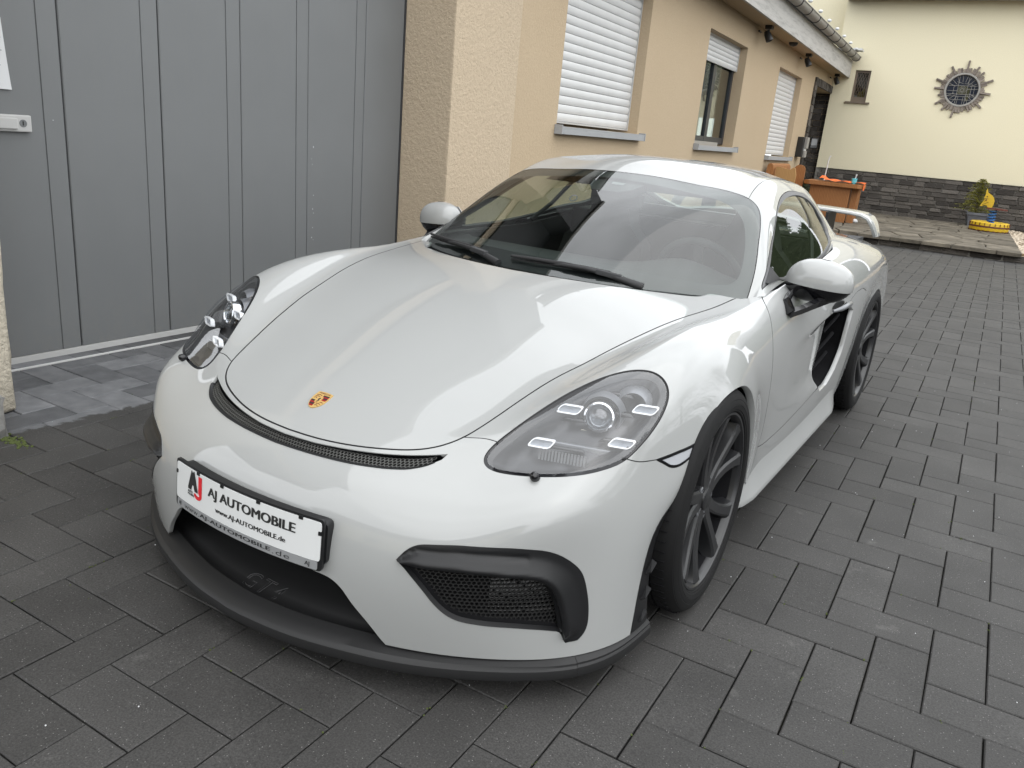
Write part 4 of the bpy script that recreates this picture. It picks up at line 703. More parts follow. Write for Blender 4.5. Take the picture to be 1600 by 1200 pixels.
# ------------------------------------------------------------------ terrace of crazy paving, pebble bed
ter = boxo('terrace', -1.9, 2.25, 12.62, YH - .1, -.02, TZ - .035, M['mortar']); struct(ter)
gx, gy = 9, 15; P = {}
for i in range(gx + 1):
    for j in range(gy + 1):
        x = -1.9 + 4.2 * i / gx; y = 12.50 + (YH - .05 - 12.50) * j / gy
        if 0 < i < gx: x += random.uniform(-.15, .15)
        if 0 < j < gy: y += random.uniform(-.12, .12)
        if j == 0: y += random.uniform(-.05, .03)
        P[i, j] = Vector((x, y, 0))
for i in range(gx):
    for j in range(gy):
        q = [P[i, j], P[i + 1, j], P[i + 1, j + 1], P[i, j + 1]]
        if (i + j) % 2: q.insert(1 + (i % 3), (q[i % 3] + q[i % 3 + 1]) / 2 + Vector((random.uniform(-.04, .04), random.uniform(-.04, .04), 0)))
        c = sum(q, Vector()) / len(q); q = [p + (c - p).normalized() * .016 for p in q]; dz = random.uniform(-.006, .006); bm = bmesh.new()
        prism(bm, [(p.x, p.y, TZ - .06 + dz) for p in q], (0, 0, .06)); bmesh.ops.bevel(bm, geom=[e for e in bm.edges if all(v.co.z > TZ - .02 for v in e.verts)], offset=.008, segments=1, affect='EDGES')
        obj('flagstone', bm, M['flag'], ter)
x = -1.9
while x < 2.3:
    w = random.uniform(.2, .5); stone(ter, (x + w / 2, 12.64, .055), (w - .01, .06, .10), 0, 'riser_stone'); x += w
bm = bmesh.new(); me0 = rocks[0]
PV, PF, PT = [], [], []
for k in range(2600):
    x = 2.30 + random.random() ** 1.4 * 3.2; y = random.uniform(12.9, 18.7); r = random.uniform(.02, .045); b0 = len(PV); t = random.random(); a_ = random.uniform(0, PI)
    z0 = .08 + .10 * min(1, (x - 2.2) * .6) * random.random() + (.03 if y > 13.1 else -.04)
    for (ux, uy, uz) in ((1, 0, 0), (0, 1, 0), (-1, 0, 0), (0, -1, 0), (0, 0, .7), (0, 0, -.7)):
        PV.append((x + r * 1.25 * (ux * math.cos(a_) - uy * math.sin(a_)), y + r * (ux * math.sin(a_) + uy * math.cos(a_)), z0 + r * uz)); PT.append(t)
    PF += [tuple(b0 + i for i in f) for f in ((0, 1, 4), (1, 2, 4), (2, 3, 4), (3, 0, 4), (1, 0, 5), (2, 1, 5), (3, 2, 5), (0, 3, 5))]
o = pydata('pebbles', PV, PF, M['pebble'], None, True); stuff(o); at = o.data.attributes.new('tone', 'FLOAT', 'POINT'); at.data.foreach_set('value', PT)
pb = boxo('pebble_bed', 2.27, 6.5, 12.8, YH - .1, -.02, .075, M['sandstone']); struct(pb)

# ------------------------------------------------------------------ things on the terrace
tb = thing('wooden_table', 'varnished wooden table with solid board legs on the terrace', 'table', (0, 0, 0))
bm = bmesh.new(); prism(bm, [(-1.39, 14.2, .80), (-1.30, 14.16, .80), (-.9, 14.19, .80), (-.42, 14.16, .80), (-.34, 14.24, .80), (-.36, 14.95, .80), (-1.37, 14.98, .80)], (0, 0, .075)); bmesh.ops.bevel(bm, geom=bm.edges[:], offset=.008, segments=2, affect='EDGES'); obj('table_top', bm, M['wood'], tb)
boxo('leg', -1.27, -.55, 14.28, 14.33, TZ, .798, M['wood'], tb, .006)
bm = bmesh.new(); box(bm, -.54, -.42, 14.40, 14.85, TZ, .798, .006); obj('leg', bm, M['wood'], tb)
boxo('leg', -1.27, -.60, 14.86, 14.90, TZ, .798, M['wood'], tb, .006)
cl = thing('orange_cloth', 'crumpled bright orange cloth lying on the wooden table', 'cloth', (-.72, 14.55, .876))
pv, pf = [], []
for a in range(25):
    for b in range(11):
        u, w = a / 24, b / 10; pv.append((-.41 + .80 * u, -.30 + .55 * w, .012 + .022 * abs(math.sin(u * 9 + w * 3)) + .03 * max(0, math.sin(u * 4 + 1.2)) * (1 - abs(2 * w - 1)) + (.035 if u < .12 else 0)))
pf = [(a * 11 + b, (a + 1) * 11 + b, (a + 1) * 11 + b + 1, a * 11 + b + 1) for a in range(24) for b in range(10)]
pydata('fabric', pv, pf, M['orange'], cl, True)
bm = bmesh.new(); box(bm, .385, .392, -.34, -.14, -.10, .01); obj('hanging_corner', bm, M['orange'], cl)
cp = thing('turquoise_cup', 'turquoise plastic cup with a straw on the table edge', 'cup', (-.52, 14.30, .878))
bm = bmesh.new(); lathe(bm, [(0, 0), (0, .038), (.10, .052), (.10, .046), (.012, .034), (.012, 0)], 24, mtx=Matrix.Rotation(-PI / 2, 4, 'Y')); obj('cup_body', bm, M['cyan'], cp, smooth=True, angle=40)
bm = bmesh.new(); tube(bm, [(0, 0, .02), (.02, .0, .155)], .010, 8); tube(bm, [(.02, 0, .155), (.02, 0, .175)], .017, 8); obj('straw', bm, M['paper'], cp)
cn = thing('metal_rod', 'thin grey rod leaning up behind the wooden table', 'rod', (-1.14, 15.05, TZ))
bm = bmesh.new(); tube(bm, [(-.05, 0, 0), (.0, 0, 1.10), (.01, 0, 1.16), (.03, 0, 1.18)], .012, 8); obj('rod', bm, M['silver'], cn)
bn = thing('wooden_bench', 'pale wooden bench with rounded ends standing by the bungalow wall', 'bench', (0, 13.0, 0))
bm = bmesh.new(); prism(bm, [(-1.73, .10, TZ), (-1.38, .10, TZ), (-1.36, .10, .95), (-1.39, .10, 1.07), (-1.43, .10, 1.085), (-1.47, .10, 1.045), (-1.55, .10, 1.05), (-1.66, .10, 1.075), (-1.72, .10, 1.07)], (0, .05, 0)); obj('end_panel', bm, M['wood_pale'], bn)
bm = bmesh.new(); prism(bm, [(-1.85, -.02, TZ), (-1.76, -.02, TZ), (-1.75, -.02, .9)] + [(-1.80 + .055 * math.cos(t), -.02, 1.05 + .075 * math.sin(t)) for t in np.linspace(0, PI, 9)] + [(-1.86, -.02, .9)], (0, 1.6, 0)); obj('backrest', bm, M['wood'], bn)
bm = bmesh.new(); prism(bm, [(-1.62, 1.3, TZ), (-1.42, 1.3, TZ)] + [(-1.52 + .10 * math.cos(t), 1.3, 1.04 + .09 * math.sin(t)) for t in np.linspace(0, PI, 9)], (0, .05, 0)); obj('end_panel', bm, M['wood'], bn)
boxo('seat', -1.74, -1.36, .151, 1.29, .52, .57, M['wood_pale'], bn, .006)

def sprays(bm, n, h, r, droop=0.25, seed=1, count=9, w=.012):
    """conifer boughs: short needle blades along drooping twigs"""
    r_ = random.Random(seed)
    for k in range(n):
        z = h * (k + .5) / n; rad = r * (1 - (z / h)) ** .8 + .03; a = r_.uniform(0, 2 * PI)
        for b in range(5):
            aa = a + b * 2 * PI / 5 + r_.uniform(-.4, .4); ln = rad * r_.uniform(.6, 1.15)
            for s in range(count):
                t = (s + .3) / count; c = Vector((math.cos(aa) * ln * t, math.sin(aa) * ln * t, z + ln * .35 * t - droop * ln * t * t))
                for e in range(4):
                    d = Vector((math.cos(aa + r_.uniform(-1.2, 1.2)), math.sin(aa + r_.uniform(-1.2, 1.2)), r_.uniform(-.3, .7))).normalized() * r_.uniform(.02, .05)
                    sd = d.cross(Vector((r_.uniform(-1, 1), r_.uniform(-1, 1), 1))).normalized() * w * .5
                    bm.faces.new([bm.verts.new(c - sd), bm.verts.new(c + sd), bm.verts.new(c + d)])
pt = thing('potted_conifer', 'small yellowish conifer in a square grey pot by the stone plinth', 'potted plant', (1.63, 18.15, TZ))
bm = bmesh.new(); lathe(bm, [(0, 0), (0, .20), (.24, .27), (.24, .295), (.29, .295), (.29, .26), (.22, .25), (.22, 0)], 4, mtx=Matrix.Rotation(.12, 4, 'Z') @ Matrix.Rotation(-PI / 2, 4, 'Y') @ Matrix.Rotation(PI / 4, 4, 'X')); obj('pot', bm, M['pot'], pt)
bm = bmesh.new(); sprays(bm, 22, .72, .44, .25, 3, 16, .016); bmesh.ops.translate(bm, vec=(-.03, 0, .26), verts=bm.verts); obj('foliage', bm, M['needle'], pt)
bm = bmesh.new(); tube(bm, [(-.03, 0, .2), (-.03, 0, .95)], [.015, .004], 6); obj('trunk', bm, M['bark'], pt)
bs = thing('dark_planter', 'dark planter with a low green shrub beside the doorway', 'planter', (-1.62, 15.6, TZ))
bm = bmesh.new(); box(bm, -.2, .2, -.2, .2, 0, .32, .01); obj('pot', bm, M['black_lamp'], bs)
bm = bmesh.new(); sprays(bm, 8, .34, .30, .2, 5, 7, .03); bmesh.ops.translate(bm, vec=(0, 0, .30), verts=bm.verts); obj('foliage', bm, M['leaf'], bs)

sr = thing('spring_rider', 'yellow horse-head spring rider on a yellow painted tyre', 'spring rider', (1.89, 17.1, TZ))
bm = bmesh.new(); tp = [(-.07, .20), (-.085, .24), (-.09, .33), (-.075, .355), (-.03, .362), (.03, .362), (.075, .355), (.09, .33), (.085, .24), (.07, .20)]
lathe(bm, tp + [tp[0]], 48, mtx=Matrix.Translation((0, 0, .09)) @ Matrix.Rotation(PI / 2, 4, 'Y')); ty = obj('base_tyre', bm, M['yellow'], sr, smooth=True, angle=45)
bm = bmesh.new(); lathe(bm, [(-.018, .3625), (-.018, .3665), (.012, .3665), (.012, .3625)], 48, mtx=Matrix.Translation((0, 0, .09)) @ Matrix.Rotation(PI / 2, 4, 'Y')); obj('red_band', bm, M['brown'], ty)
bm = bmesh.new()
for k in range(24):
    t = 2 * PI * k / 24; box(bm, .355, .369, -.006, .006, .115, .165, mtx=Matrix.Rotation(t, 4, 'Z'))
    box(bm, .345, .368, -.02, .02, .0, .02, mtx=Matrix.Rotation(t, 4, 'Z'))
obj('tread_mark', bm, M['brown'], ty)
bm = bmesh.new(); lathe(bm, [(.10, 0), (.10, .21)], 24, mtx=Matrix.Rotation(-PI / 2, 4, 'Y')); obj('plate', bm, M['blue'], sr)
bm = bmesh.new(); tube(bm, [(.062 * math.cos(t), .062 * math.sin(t), .11 + .30 * t / (10 * PI)) for t in np.linspace(0, 10 * PI, 120)], .015, 7); obj('spring', bm, M['blue'], sr)
bm = bmesh.new(); prism(bm, [(-.12, -.11, .43), (.18, -.11, .425), (.25, -.05, .42), (.25, .05, .42), (.18, .11, .425), (-.12, .11, .43)], (0, 0, .03)); obj('seat', bm, M['brown'], sr)
bm = bmesh.new(); hp = [(-.26, .47), (-.245, .50), (-.20, .61), (-.215, .64), (-.20, .70), (-.205, .78), (-.19, .82), (-.175, .77), (-.16, .74), (-.10, .71), (-.045, .66), (-.02, .60), (-.02, .52), (-.04, .46), (-.12, .46), (-.13, .49), (-.18, .50), (-.22, .475)]
prism(bm, [(x, -.02, z) for x, z in hp], (0, .04, 0)); hh = obj('horse_head', bm, M['yellow'], sr)
bm = bmesh.new(); lathe(bm, [(0, .012), (-.004, .012), (-.005, 0)], 12, mtx=Matrix.Translation((-.165, -.021, .665)) @ Matrix.Rotation(PI / 2, 4, 'Z').inverted() @ Matrix.Rotation(PI, 4, 'Z')); tube(bm, [(-.20, -.024, .63), (-.13, -.024, .625)], .004, 5); tube(bm, [(-.22, -.024, .50), (-.12, -.024, .56)], .003, 5); obj('painted_face', bm, M['ink'], hh)
bm = bmesh.new(); tube(bm, [(-.17, -.14, .60), (-.17, .14, .60)], .013, 8); obj('handle', bm, M['brown'], hh)
bg_ = thing('white_bag', 'small white and blue bag lying under the wooden table', 'bag', (-.43, 14.62, TZ))
bm = bmesh.new(); bmesh.ops.create_icosphere(bm, subdivisions=2, radius=.07); bmesh.ops.scale(bm, vec=(1.3, .8, .6), verts=bm.verts); bmesh.ops.translate(bm, vec=(0, 0, .042), verts=bm.verts)
for v in bm.verts: v.co += Vector((random.gauss(0, .006), random.gauss(0, .006), random.gauss(0, .004)))
obj('bag_body', bm, M['paper'], bg_, smooth=True)

# ------------------------------------------------------------------ trees across the yard (they show in the car's paint and glass)
def tree(x, y, h, r, seed, label):
    r_ = random.Random(seed); t = thing('garden_tree', label, 'tree', (x, y, 0), 0, 'garden trees across the yard')
    bm = bmesh.new(); tube(bm, [(0, 0, 0), (.05, .02, h * .3), (-.03, .05, h * .6), (0, 0, h * .9)], [.13, .10, .06, .02], 8)
    for k in range(7):
        a = r_.uniform(0, 2 * PI); z = h * r_.uniform(.25, .7); tube(bm, [(0, 0, z), (math.cos(a) * r * .4, math.sin(a) * r * .4, z + .35), (math.cos(a) * r * .75, math.sin(a) * r * .75, z + .5)], [.05, .03, .012], 5)
    obj('trunk', bm, M['bark'], t)
    V, F = [], []; blobs = [(Vector((math.cos(a) * r * q, math.sin(a) * r * q, h * zz)), r * s) for a, q, zz, s in ((r_.uniform(0, 6.28), r_.uniform(.1, .65), r_.uniform(.28, .9), r_.uniform(.3, .5)) for _ in range(16))]
    for k in range(4200):
        c, br = r_.choice(blobs); d = Vector((r_.gauss(0, 1), r_.gauss(0, 1), r_.gauss(0, 1))).normalized() * br * r_.random() ** .4; p = c + d; p.z = max(.4, p.z); s = r_.uniform(.04, .09)
        a = Vector((r_.gauss(0, 1), r_.gauss(0, 1), r_.gauss(0, .6))).normalized() * s; b = a.orthogonal().normalized() * s * .55; n = len(V); V += [p - a, p + b, p + a, p - b]; F.append((n, n + 1, n + 2, n + 3))
    pydata('crown', V, F, M['leaf'], t)
for k, (x, y, h, r) in enumerate(((9.2, 4.4, 5.2, 2.0), (9.8, 7.4, 6.2, 2.3), (9.0, 11.5, 5.6, 2.3), (9.5, 1.0, 4.4, 1.8))): tree(x, y, h, r, 40 + k, ('green garden tree across the yard, opposite the garage pier', 'tallest green garden tree, opposite the big shuttered window', 'green garden tree across the yard opposite the half-open shutter', 'smallest green garden tree, across the yard from the grey gate')[k])

nb = thing('neighbour_house', 'plain grey house across the lane, mirrored low in the front bumper', 'house', (0, 0, 0))
boxo('wall', -9, 11, -25, -17, 0, 4.6, M['hall'], nb)
bm = bmesh.new(); prism(bm, [(-9.4, -16.6, 4.6), (-9.4, -21, 7.6), (-9.4, -25.4, 4.6)], (20.8, 0, 0)); obj('roof', bm, M['tile'], nb)
for k in range(5): boxo('window', -7.5 + k * 4, -6.2 + k * 4, -17.02, -16.98, 1.1, 2.5, M['anthracite'], nb)
fh = thing('garden_hedge', 'clipped dark green hedge along the far side of the yard', 'hedge', (0, 0, 0))
V, F = [], []; r_ = random.Random(9)
for k in range(9000):
    p = Vector((8.2 + r_.uniform(-.4, .4), r_.uniform(-6, 17), r_.uniform(.02, 1.75))); s_ = r_.uniform(.04, .09); a = Vector((r_.gauss(0, 1), r_.gauss(0, 1), r_.gauss(0, .6))).normalized() * s_; b = a.orthogonal().normalized() * s_ * .6; n = len(V); V += [p - a, p + b, p + a, p - b]; F.append((n, n + 1, n + 2, n + 3))
pydata('foliage', V, F, M['leaf'], fh)

ch = thing('added_dark_hedge', 'unseen tall conifer hedge added as a dark reflection for the side window', 'hedge', (0, 0, 0))  # out of view, added so that the side window mirrors something dark
V, F = [], []
for k in range(12000):
    p = Vector((r_.uniform(6.0, 12.5), 18.0 + r_.uniform(-.12, .5), r_.uniform(.02, 5.6) )); s_ = r_.uniform(.03, .07); a = Vector((r_.gauss(0, .5), r_.gauss(0, .4), r_.gauss(0, 1))).normalized() * s_; b = a.cross(Vector((0, 1, 0))).normalized() * s_ * .6; n = len(V); V += [p - a, p + b, p + a, p - b]; F.append((n, n + 1, n + 2, n + 3))
pydata('foliage', V, F, M['leaf'], ch)
boxo('dark_core', 6.05, 12.4, 18.2, 18.8, 0, 5.5, M['leaf'], ch)
# ================================================================== THE CAR
# car axes: x to the car's left, y to its rear, z up; origin on the ground under the front axle
class Sheet:
    """uniform bicubic B-spline sheet, two control spans per parameter unit"""
    def __init__(s, P): s.P = P; s.nu, s.nv = P.shape[:2]; s.U, s.V = (s.nu - 3) / 2, (s.nv - 3) / 2
    def bas(s, t, n, d):
        k = np.clip(np.floor(t).astype(int), 0, n - 4); x = t - k
        if d: return k, np.stack([-(1 - x) ** 2 / 2, (9 * x ** 2 - 12 * x) / 6, (-9 * x ** 2 + 6 * x + 3) / 6, x ** 2 / 2], -1) * 2
        return k, np.stack([(1 - x) ** 3 / 6, (3 * x ** 3 - 6 * x ** 2 + 4) / 6, (-3 * x ** 3 + 3 * x ** 2 + 3 * x + 1) / 6, x ** 3 / 6], -1)
    def ev(s, uv, du=0, dv=0):
        uv = np.asarray(uv, float); ku, bu = s.bas(uv[..., 0] * 2, s.nu, du); kv, bv = s.bas(uv[..., 1] * 2, s.nv, dv)
        o = np.zeros(uv.shape[:-1] + (3,))
        for i in range(4):
            for j in range(4): o += (bu[..., i] * bv[..., j])[..., None] * s.P[ku + i, kv + j]
        return o
    def nrm(s, uv):
        n = np.cross(s.ev(uv, 1, 0), s.ev(uv, 0, 1)); n /= np.linalg.norm(n, axis=-1, keepdims=True) + 1e-12
        return n * s.sgn
    sgn = 1.0
    def near(s, X):
        gu, gv = np.meshgrid(np.linspace(0, s.U, int(s.U * 6) + 1), np.linspace(0, s.V, int(s.V * 6) + 1), indexing='ij'); g = np.stack([gu, gv], -1); G = s.ev(g); out = []
        for x in np.atleast_2d(np.array(X, float)):
            k = np.unravel_index(((G - x) ** 2).sum(-1).argmin(), gu.shape); uv = g[k].copy()
            for _ in range(8):
                S, a, b = s.ev(uv), s.ev(uv, 1, 0), s.ev(uv, 0, 1); r = x - S
                Mx = np.array([[a @ a, a @ b], [a @ b, b @ b]]) + 1e-12 * np.eye(2); uv = np.clip(uv + np.linalg.solve(Mx, [a @ r, b @ r]), 0, (s.U, s.V))
            out.append(uv)
        return np.array(out)
    def off(s, uv, d3):
        """move parameters so that the surface point moves by d3"""
        a, b = s.ev(uv, 1, 0), s.ev(uv, 0, 1); aa, ab, bb = (a * a).sum(-1), (a * b).sum(-1), (b * b).sum(-1); ra, rb = (a * d3).sum(-1), (b * d3).sum(-1); D = aa * bb - ab * ab + 1e-14
        return uv + np.stack([(bb * ra - ab * rb) / D, (aa * rb - ab * ra) / D], -1)
body = Sheet(CP_BODY); roofs = Sheet(CP_ROOF)
body.sgn = 1.0 if body.nrm(np.array([8.0, 0.5]))[2] > 0 else -1.0
roofs.sgn = 1.0 if roofs.nrm(np.array([5.0, 0.5]))[2] > 0 else -1.0

def resample(S, uv, step, closed=False, smooth=1.2, corners=()):
    """even spacing on the surface and a light smoothing; indices in corners stay sharp"""
    uv = np.asarray(uv, float)
    segs = []; cs = sorted(corners); n = len(uv)
    if closed:
        if cs:
            for a, b in zip(cs, cs[1:] + [cs[0] + n]): segs.append(np.array([uv[k % n] for k in range(a, b + 1)]))
        else: segs = [np.vstack([uv, uv[:1]])]
    else:
        cs = [0] + [c for c in cs if 0 < c < n - 1] + [n - 1]
        for a, b in zip(cs[:-1], cs[1:]): segs.append(uv[a:b + 1])
    out = []
    for sg in segs:
        X = S.ev(sg); d = np.r_[0, np.cumsum(np.linalg.norm(np.diff(X, axis=0), axis=1))]; m = max(2, int(round(d[-1] / step)) + 1); t = np.linspace(0, d[-1], m)
        q = np.stack([np.interp(t, d, sg[:, 0]), np.interp(t, d, sg[:, 1])], -1); loop = closed and not corners
        it = int(smooth * 10)
        for _ in range(it):
            if loop:
                r = q[:-1]; r = r * .5 + (np.roll(r, 1, 0) + np.roll(r, -1, 0)) * .25; q = np.vstack([r, r[:1]])
            elif m > 2: q[1:-1] = q[1:-1] * .5 + (q[:-2] + q[2:]) * .25
        out.append(q[:-1] if True else q)
    q = np.vstack(out)
    if not closed: q = np.vstack([q, uv[-1:]])
    return q
def side_off(S, q, w, closed):
    X = S.ev(q); T = (np.roll(X, -1, 0) - np.roll(X, 1, 0)) if closed else np.gradient(X, axis=0)
    T /= np.linalg.norm(T, axis=1, keepdims=True) + 1e-12; Bv = np.cross(S.nrm(q), T); return S.off(q, Bv * w)
def inside(poly, p):
    x, y = p[:, 0], p[:, 1]; r = np.zeros(len(p), bool); a = poly; b = np.roll(poly, -1, 0)
    for (x0, y0), (x1, y1) in zip(a, b):
        c = ((y0 > y) != (y1 > y)) & (x < (x1 - x0) * (y - y0) / (y1 - y0 + 1e-15) + x0); r ^= c
    return r
def seg_dist(X, line):
    best = np.full(len(X), 9.0)
    for a, b in zip(line[:-1], line[1:]):
        ab = b - a; t = np.clip(((X - a) @ ab) / (ab @ ab + 1e-15), 0, 1); best = np.minimum(best, np.linalg.norm(X - a - t[:, None] * ab, axis=1))
    return best
class Cut:
    """triangulates a sheet along feature lines and sorts the triangles into panels"""
    def __init__(s, S, su, sv, du, dv): s.S, s.su, s.sv, s.du, s.dv = S, su, sv, du, dv; s.lines = []; s.holes = []; s.regions = []
    def gap(s, q, w, closed=False): s.lines.append((q, w, closed))
    def hole(s, q): s.holes.append(q)
    def region(s, name, q): s.regions.append((name, q))
    def run(s):
        S = s.S; sc = np.array([s.su, s.sv]); pts = []; edges = []
        def add(q, closed):
            b = len(pts); q = np.clip(q, 0, (S.U, S.V)); pts.extend((q * sc).tolist()); n = len(q)
            edges.extend([(b + k, b + k + 1) for k in range(n - 1)])
            if closed: edges.append((b + n - 1, b))
        cons = []
        for q, w, c in s.lines:
            A, B = side_off(S, q, w, c), side_off(S, q, -w, c)
            if c: add(A, True); add(B, True); cons += [A, B]
            else:
                ring = np.vstack([A, B[::-1]]); add(ring, True); cons.append(ring)
        for q in s.holes: add(q, True); cons.append(q)
        for _, q in s.regions: add(q, True); cons.append(q)
        cp = np.vstack(cons) * sc
        gu = np.linspace(0, S.U, int(round(S.U / s.du)) + 1); gv = np.linspace(0, S.V, int(round(S.V / s.dv)) + 1)
        g = np.stack(np.meshgrid(gu, gv, indexing='ij'), -1).reshape(-1, 2); gs = g * sc
        lim = .38 * min(s.du * s.su, s.dv * s.sv); keep = np.ones(len(gs), bool)
        for k in range(0, len(gs), 4000):
            d2 = ((gs[k:k + 4000, None, :] - cp[None]) ** 2).sum(-1).min(1); keep[k:k + 4000] = d2 > lim ** 2
        edge = (g[:, 0] <= 0) | (g[:, 0] >= S.U) | (g[:, 1] <= 0) | (g[:, 1] >= S.V); near0 = keep | edge
        pts.extend(gs[near0].tolist())
        v2, e2, f2, *_ = delaunay_2d_cdt([Vector(p) for p in pts], edges, [], 0, 1e-7)
        uv = np.array([(p.x, p.y) for p in v2]) / sc; F = np.array([f for f in f2 if len(f) == 3]); c = uv[F].mean(1)
        X = S.ev(uv); Xc = X[F].mean(1); dead = np.zeros(len(F), bool)
        for q, w, cl in s.lines:
            ln = S.ev(np.vstack([q, q[:1]]) if cl else q); bb0, bb1 = ln.min(0) - .05, ln.max(0) + .05; k = np.where(((Xc > bb0) & (Xc < bb1)).all(1))[0]
            # a triangle is in the gap when its middle, seen on the surface, lies within the half width
            if len(k): dead[k] |= seg_dist(Xc[k], ln) < w * 1.02
        for q in s.holes: dead |= inside(q, c)
        area = np.linalg.norm(np.cross(X[F[:, 1]] - X[F[:, 0]], X[F[:, 2]] - X[F[:, 0]]), axis=1); dead |= area < 1e-11
        s.uv, s.F, s.dead, s.c = uv, F, dead, c
        lab = np.full(len(F), '', object)
        for name, q in s.regions: lab[inside(q, c)] = name
        s.lab = lab
        # connected panels
        em = {}; par = list(range(len(F)))
        def find(a):
            while par[a] != a: par[a] = par[par[a]]; a = par[a]
            return a
        for k in np.where(~dead)[0]:
            f = F[k]
            for a, b in ((f[0], f[1]), (f[1], f[2]), (f[2], f[0])):
                e = (min(a, b), max(a, b)); j = em.get(e)
                if j is None: em[e] = k
                elif lab[j] == lab[k]: par[find(k)] = find(j)
        s.comp = np.array([find(k) if not dead[k] else -1 for k in range(len(F))])
    def at(s, uv):
        d = ((s.c - np.array(uv)) ** 2 * np.array([s.su, s.sv]) ** 2).sum(1); d[s.dead] = 9; return s.comp[d.argmin()]
GAPS = []
def panel_mesh_from(S, uv, F, name, m, depth=.010, both=False, side=1, offset=0.0, disp=None):
    """one panel with its true surface normals and returned edges; both: mirror and weld at the centre line"""
    used, inv = np.unique(F.ravel(), return_inverse=True); F = inv.reshape(-1, 3); uv = uv[used]; X = S.ev(uv); Nn = S.nrm(uv)
    if disp is not None: X, Nn = disp(uv, X, Nn)
    X = X + Nn * offset
    e1 = np.cross(X[F[:, 1]] - X[F[:, 0]], X[F[:, 2]] - X[F[:, 0]]); flip = (e1 * Nn[F].mean(1)).sum(1) < 0; F[flip] = F[flip][:, ::-1]
    cen = uv[:, 1] < 1e-6
    ed = {}
    for f in F:
        for a, b in ((f[0], f[1]), (f[1], f[2]), (f[2], f[0])): ed[(a, b)] = ed.get((a, b), 0) + 1
    rim = [(a, b) for (a, b) in ed if (b, a) not in ed and not (both and cen[a] and cen[b])]
    n = len(X); V = [X]; NN = [Nn]; FF = [F]; dark = np.zeros(len(F), bool)
    if depth:
        ra = np.array([a for a, b in rim]); rb = np.array([b for a, b in rim]); k = len(ra)
        t = X[rb] - X[ra]; out_ = np.cross(t, Nn[ra]); out_ /= np.linalg.norm(out_, axis=1, keepdims=True) + 1e-12
        vs_ = np.concatenate([X[ra], X[rb], X[rb] - Nn[rb] * depth, X[ra] - Nn[ra] * depth]); V.append(vs_)
        # the rim is rounded over a little by leaning its normals
        ns = np.concatenate([out_ + .7 * Nn[ra], out_ + .7 * Nn[rb], out_, out_]); ns /= np.linalg.norm(ns, axis=1, keepdims=True); NN.append(ns)
        dk = np.zeros(k, bool); mid = S.ev((uv[ra] + uv[rb]) / 2)
        for gs_, ln, w in GAPS:
            if gs_ is S: dk |= seg_dist(mid, ln) < w * 1.5
        dark = np.concatenate([dark, dk, dk]); i = np.arange(k) + n; FF.append(np.stack([i + k, i, i + 3 * k], -1)); FF.append(np.stack([i + k, i + 3 * k, i + 2 * k], -1))
    V = np.concatenate(V); NN = np.concatenate(NN); FF = np.concatenate(FF)
    if side < 0: V = V * [-1, 1, 1]; NN = NN * [-1, 1, 1]; FF = FF[:, ::-1]
    if both:
        V2 = V * [-1, 1, 1]; N2 = NN * [-1, 1, 1]; F2 = FF[:, ::-1] + len(V)
        idx = np.arange(2 * len(V)); cv = np.where(cen)[0]; idx[cv + len(V)] = cv; V = np.concatenate([V, V2]); NN = np.concatenate([NN, N2]); NN[cv, 0] = 0; FF = np.concatenate([FF, idx[F2]]); dark = np.concatenate([dark, dark])
        u2, inv2 = np.unique(FF.ravel(), return_inverse=True); V, NN, FF = V[u2], NN[u2], inv2.reshape(-1, 3)
    me = bpy.data.meshes.new(name); me.from_pydata(V.tolist(), [], FF.tolist()); me.polygons.foreach_set('use_smooth', [True] * len(FF)); me.update()
    NN = NN / (np.linalg.norm(NN, axis=1, keepdims=True) + 1e-12)
    me.normals_split_custom_set_from_vertices(NN.tolist()); me.materials.append(m)
    if dark.any(): me.materials.append(M['rubber_and_gap_shade']); me.polygons.foreach_set('material_index', dark.astype(np.int32)); me.update()  # edges along the gaps are coloured black to paint in shade
    return me

CA = -math.radians(3.8)
car = thing('sports_car', 'pale grey low sports coupe with black splitter and white dealer plate', 'car', (0, 0, 0), CA)
def part(name, me, parent=car): return link_mesh(name, me, None, parent)

# ------------------------------------------------------------------ lower body
fe = {k: v.copy() for k, v in FEAT.items()}
Bc = Cut(body, .20, .115, 1 / 9, 1 / 9)
hood_front = body.near([(0, -.813, .545), (.1, -.807, .545), (.2, -.783, .545), (.275, -.754, .549), (.34, -.7255, .555), (.387, -.695, .566), (.4145, -.664, .579)])
hood_line = np.vstack([hood_front, fe['hoodline'][8:] if False else body.near([(.431, -.636, .589), (.454, -.554, .621), (.487, -.421, .673), (.506, -.342, .699), (.535, -.249, .723), (.553, -.166, .742), (.571, -.09, .758), (.593, 0.0, .778), (.643, .258, .811), (.668, .40, .821), (.681, .541, .832)])])
hood_line[0, 1] = 0
hq = resample(body, hood_line, .012, False, 1.6)
hq = np.vstack([hq, hq[-1:] + np.array([[.10, .02]])])
def ext(q, a=.006, b=.006):
    """lengthen a line at both ends so that it runs into what it meets"""
    X = body.ev(q); t0 = X[0] - X[1]; t1 = X[-1] - X[-2]; t0 /= np.linalg.norm(t0); t1 /= np.linalg.norm(t1)
    return np.clip(np.vstack([body.off(q[:1], t0 * a), q, body.off(q[-1:], t1 * b)]), 0, (body.U, body.V))
Bc.gap(hq, .0024)
bl = ext(resample(body, np.vstack([body.near([(.431, -.636, .589)]), fe['bumpline'][2:]]), .01, False, .6), .003, .006); Bc.gap(bl, .0013)
mk_pts = body.near([(.826, -.388, .5735), (.8565, -.342, .545), (.869, -.312, .5415), (.8765, -.282, .549), (.8797, -.244, .583), (.8515, -.300, .5775)])
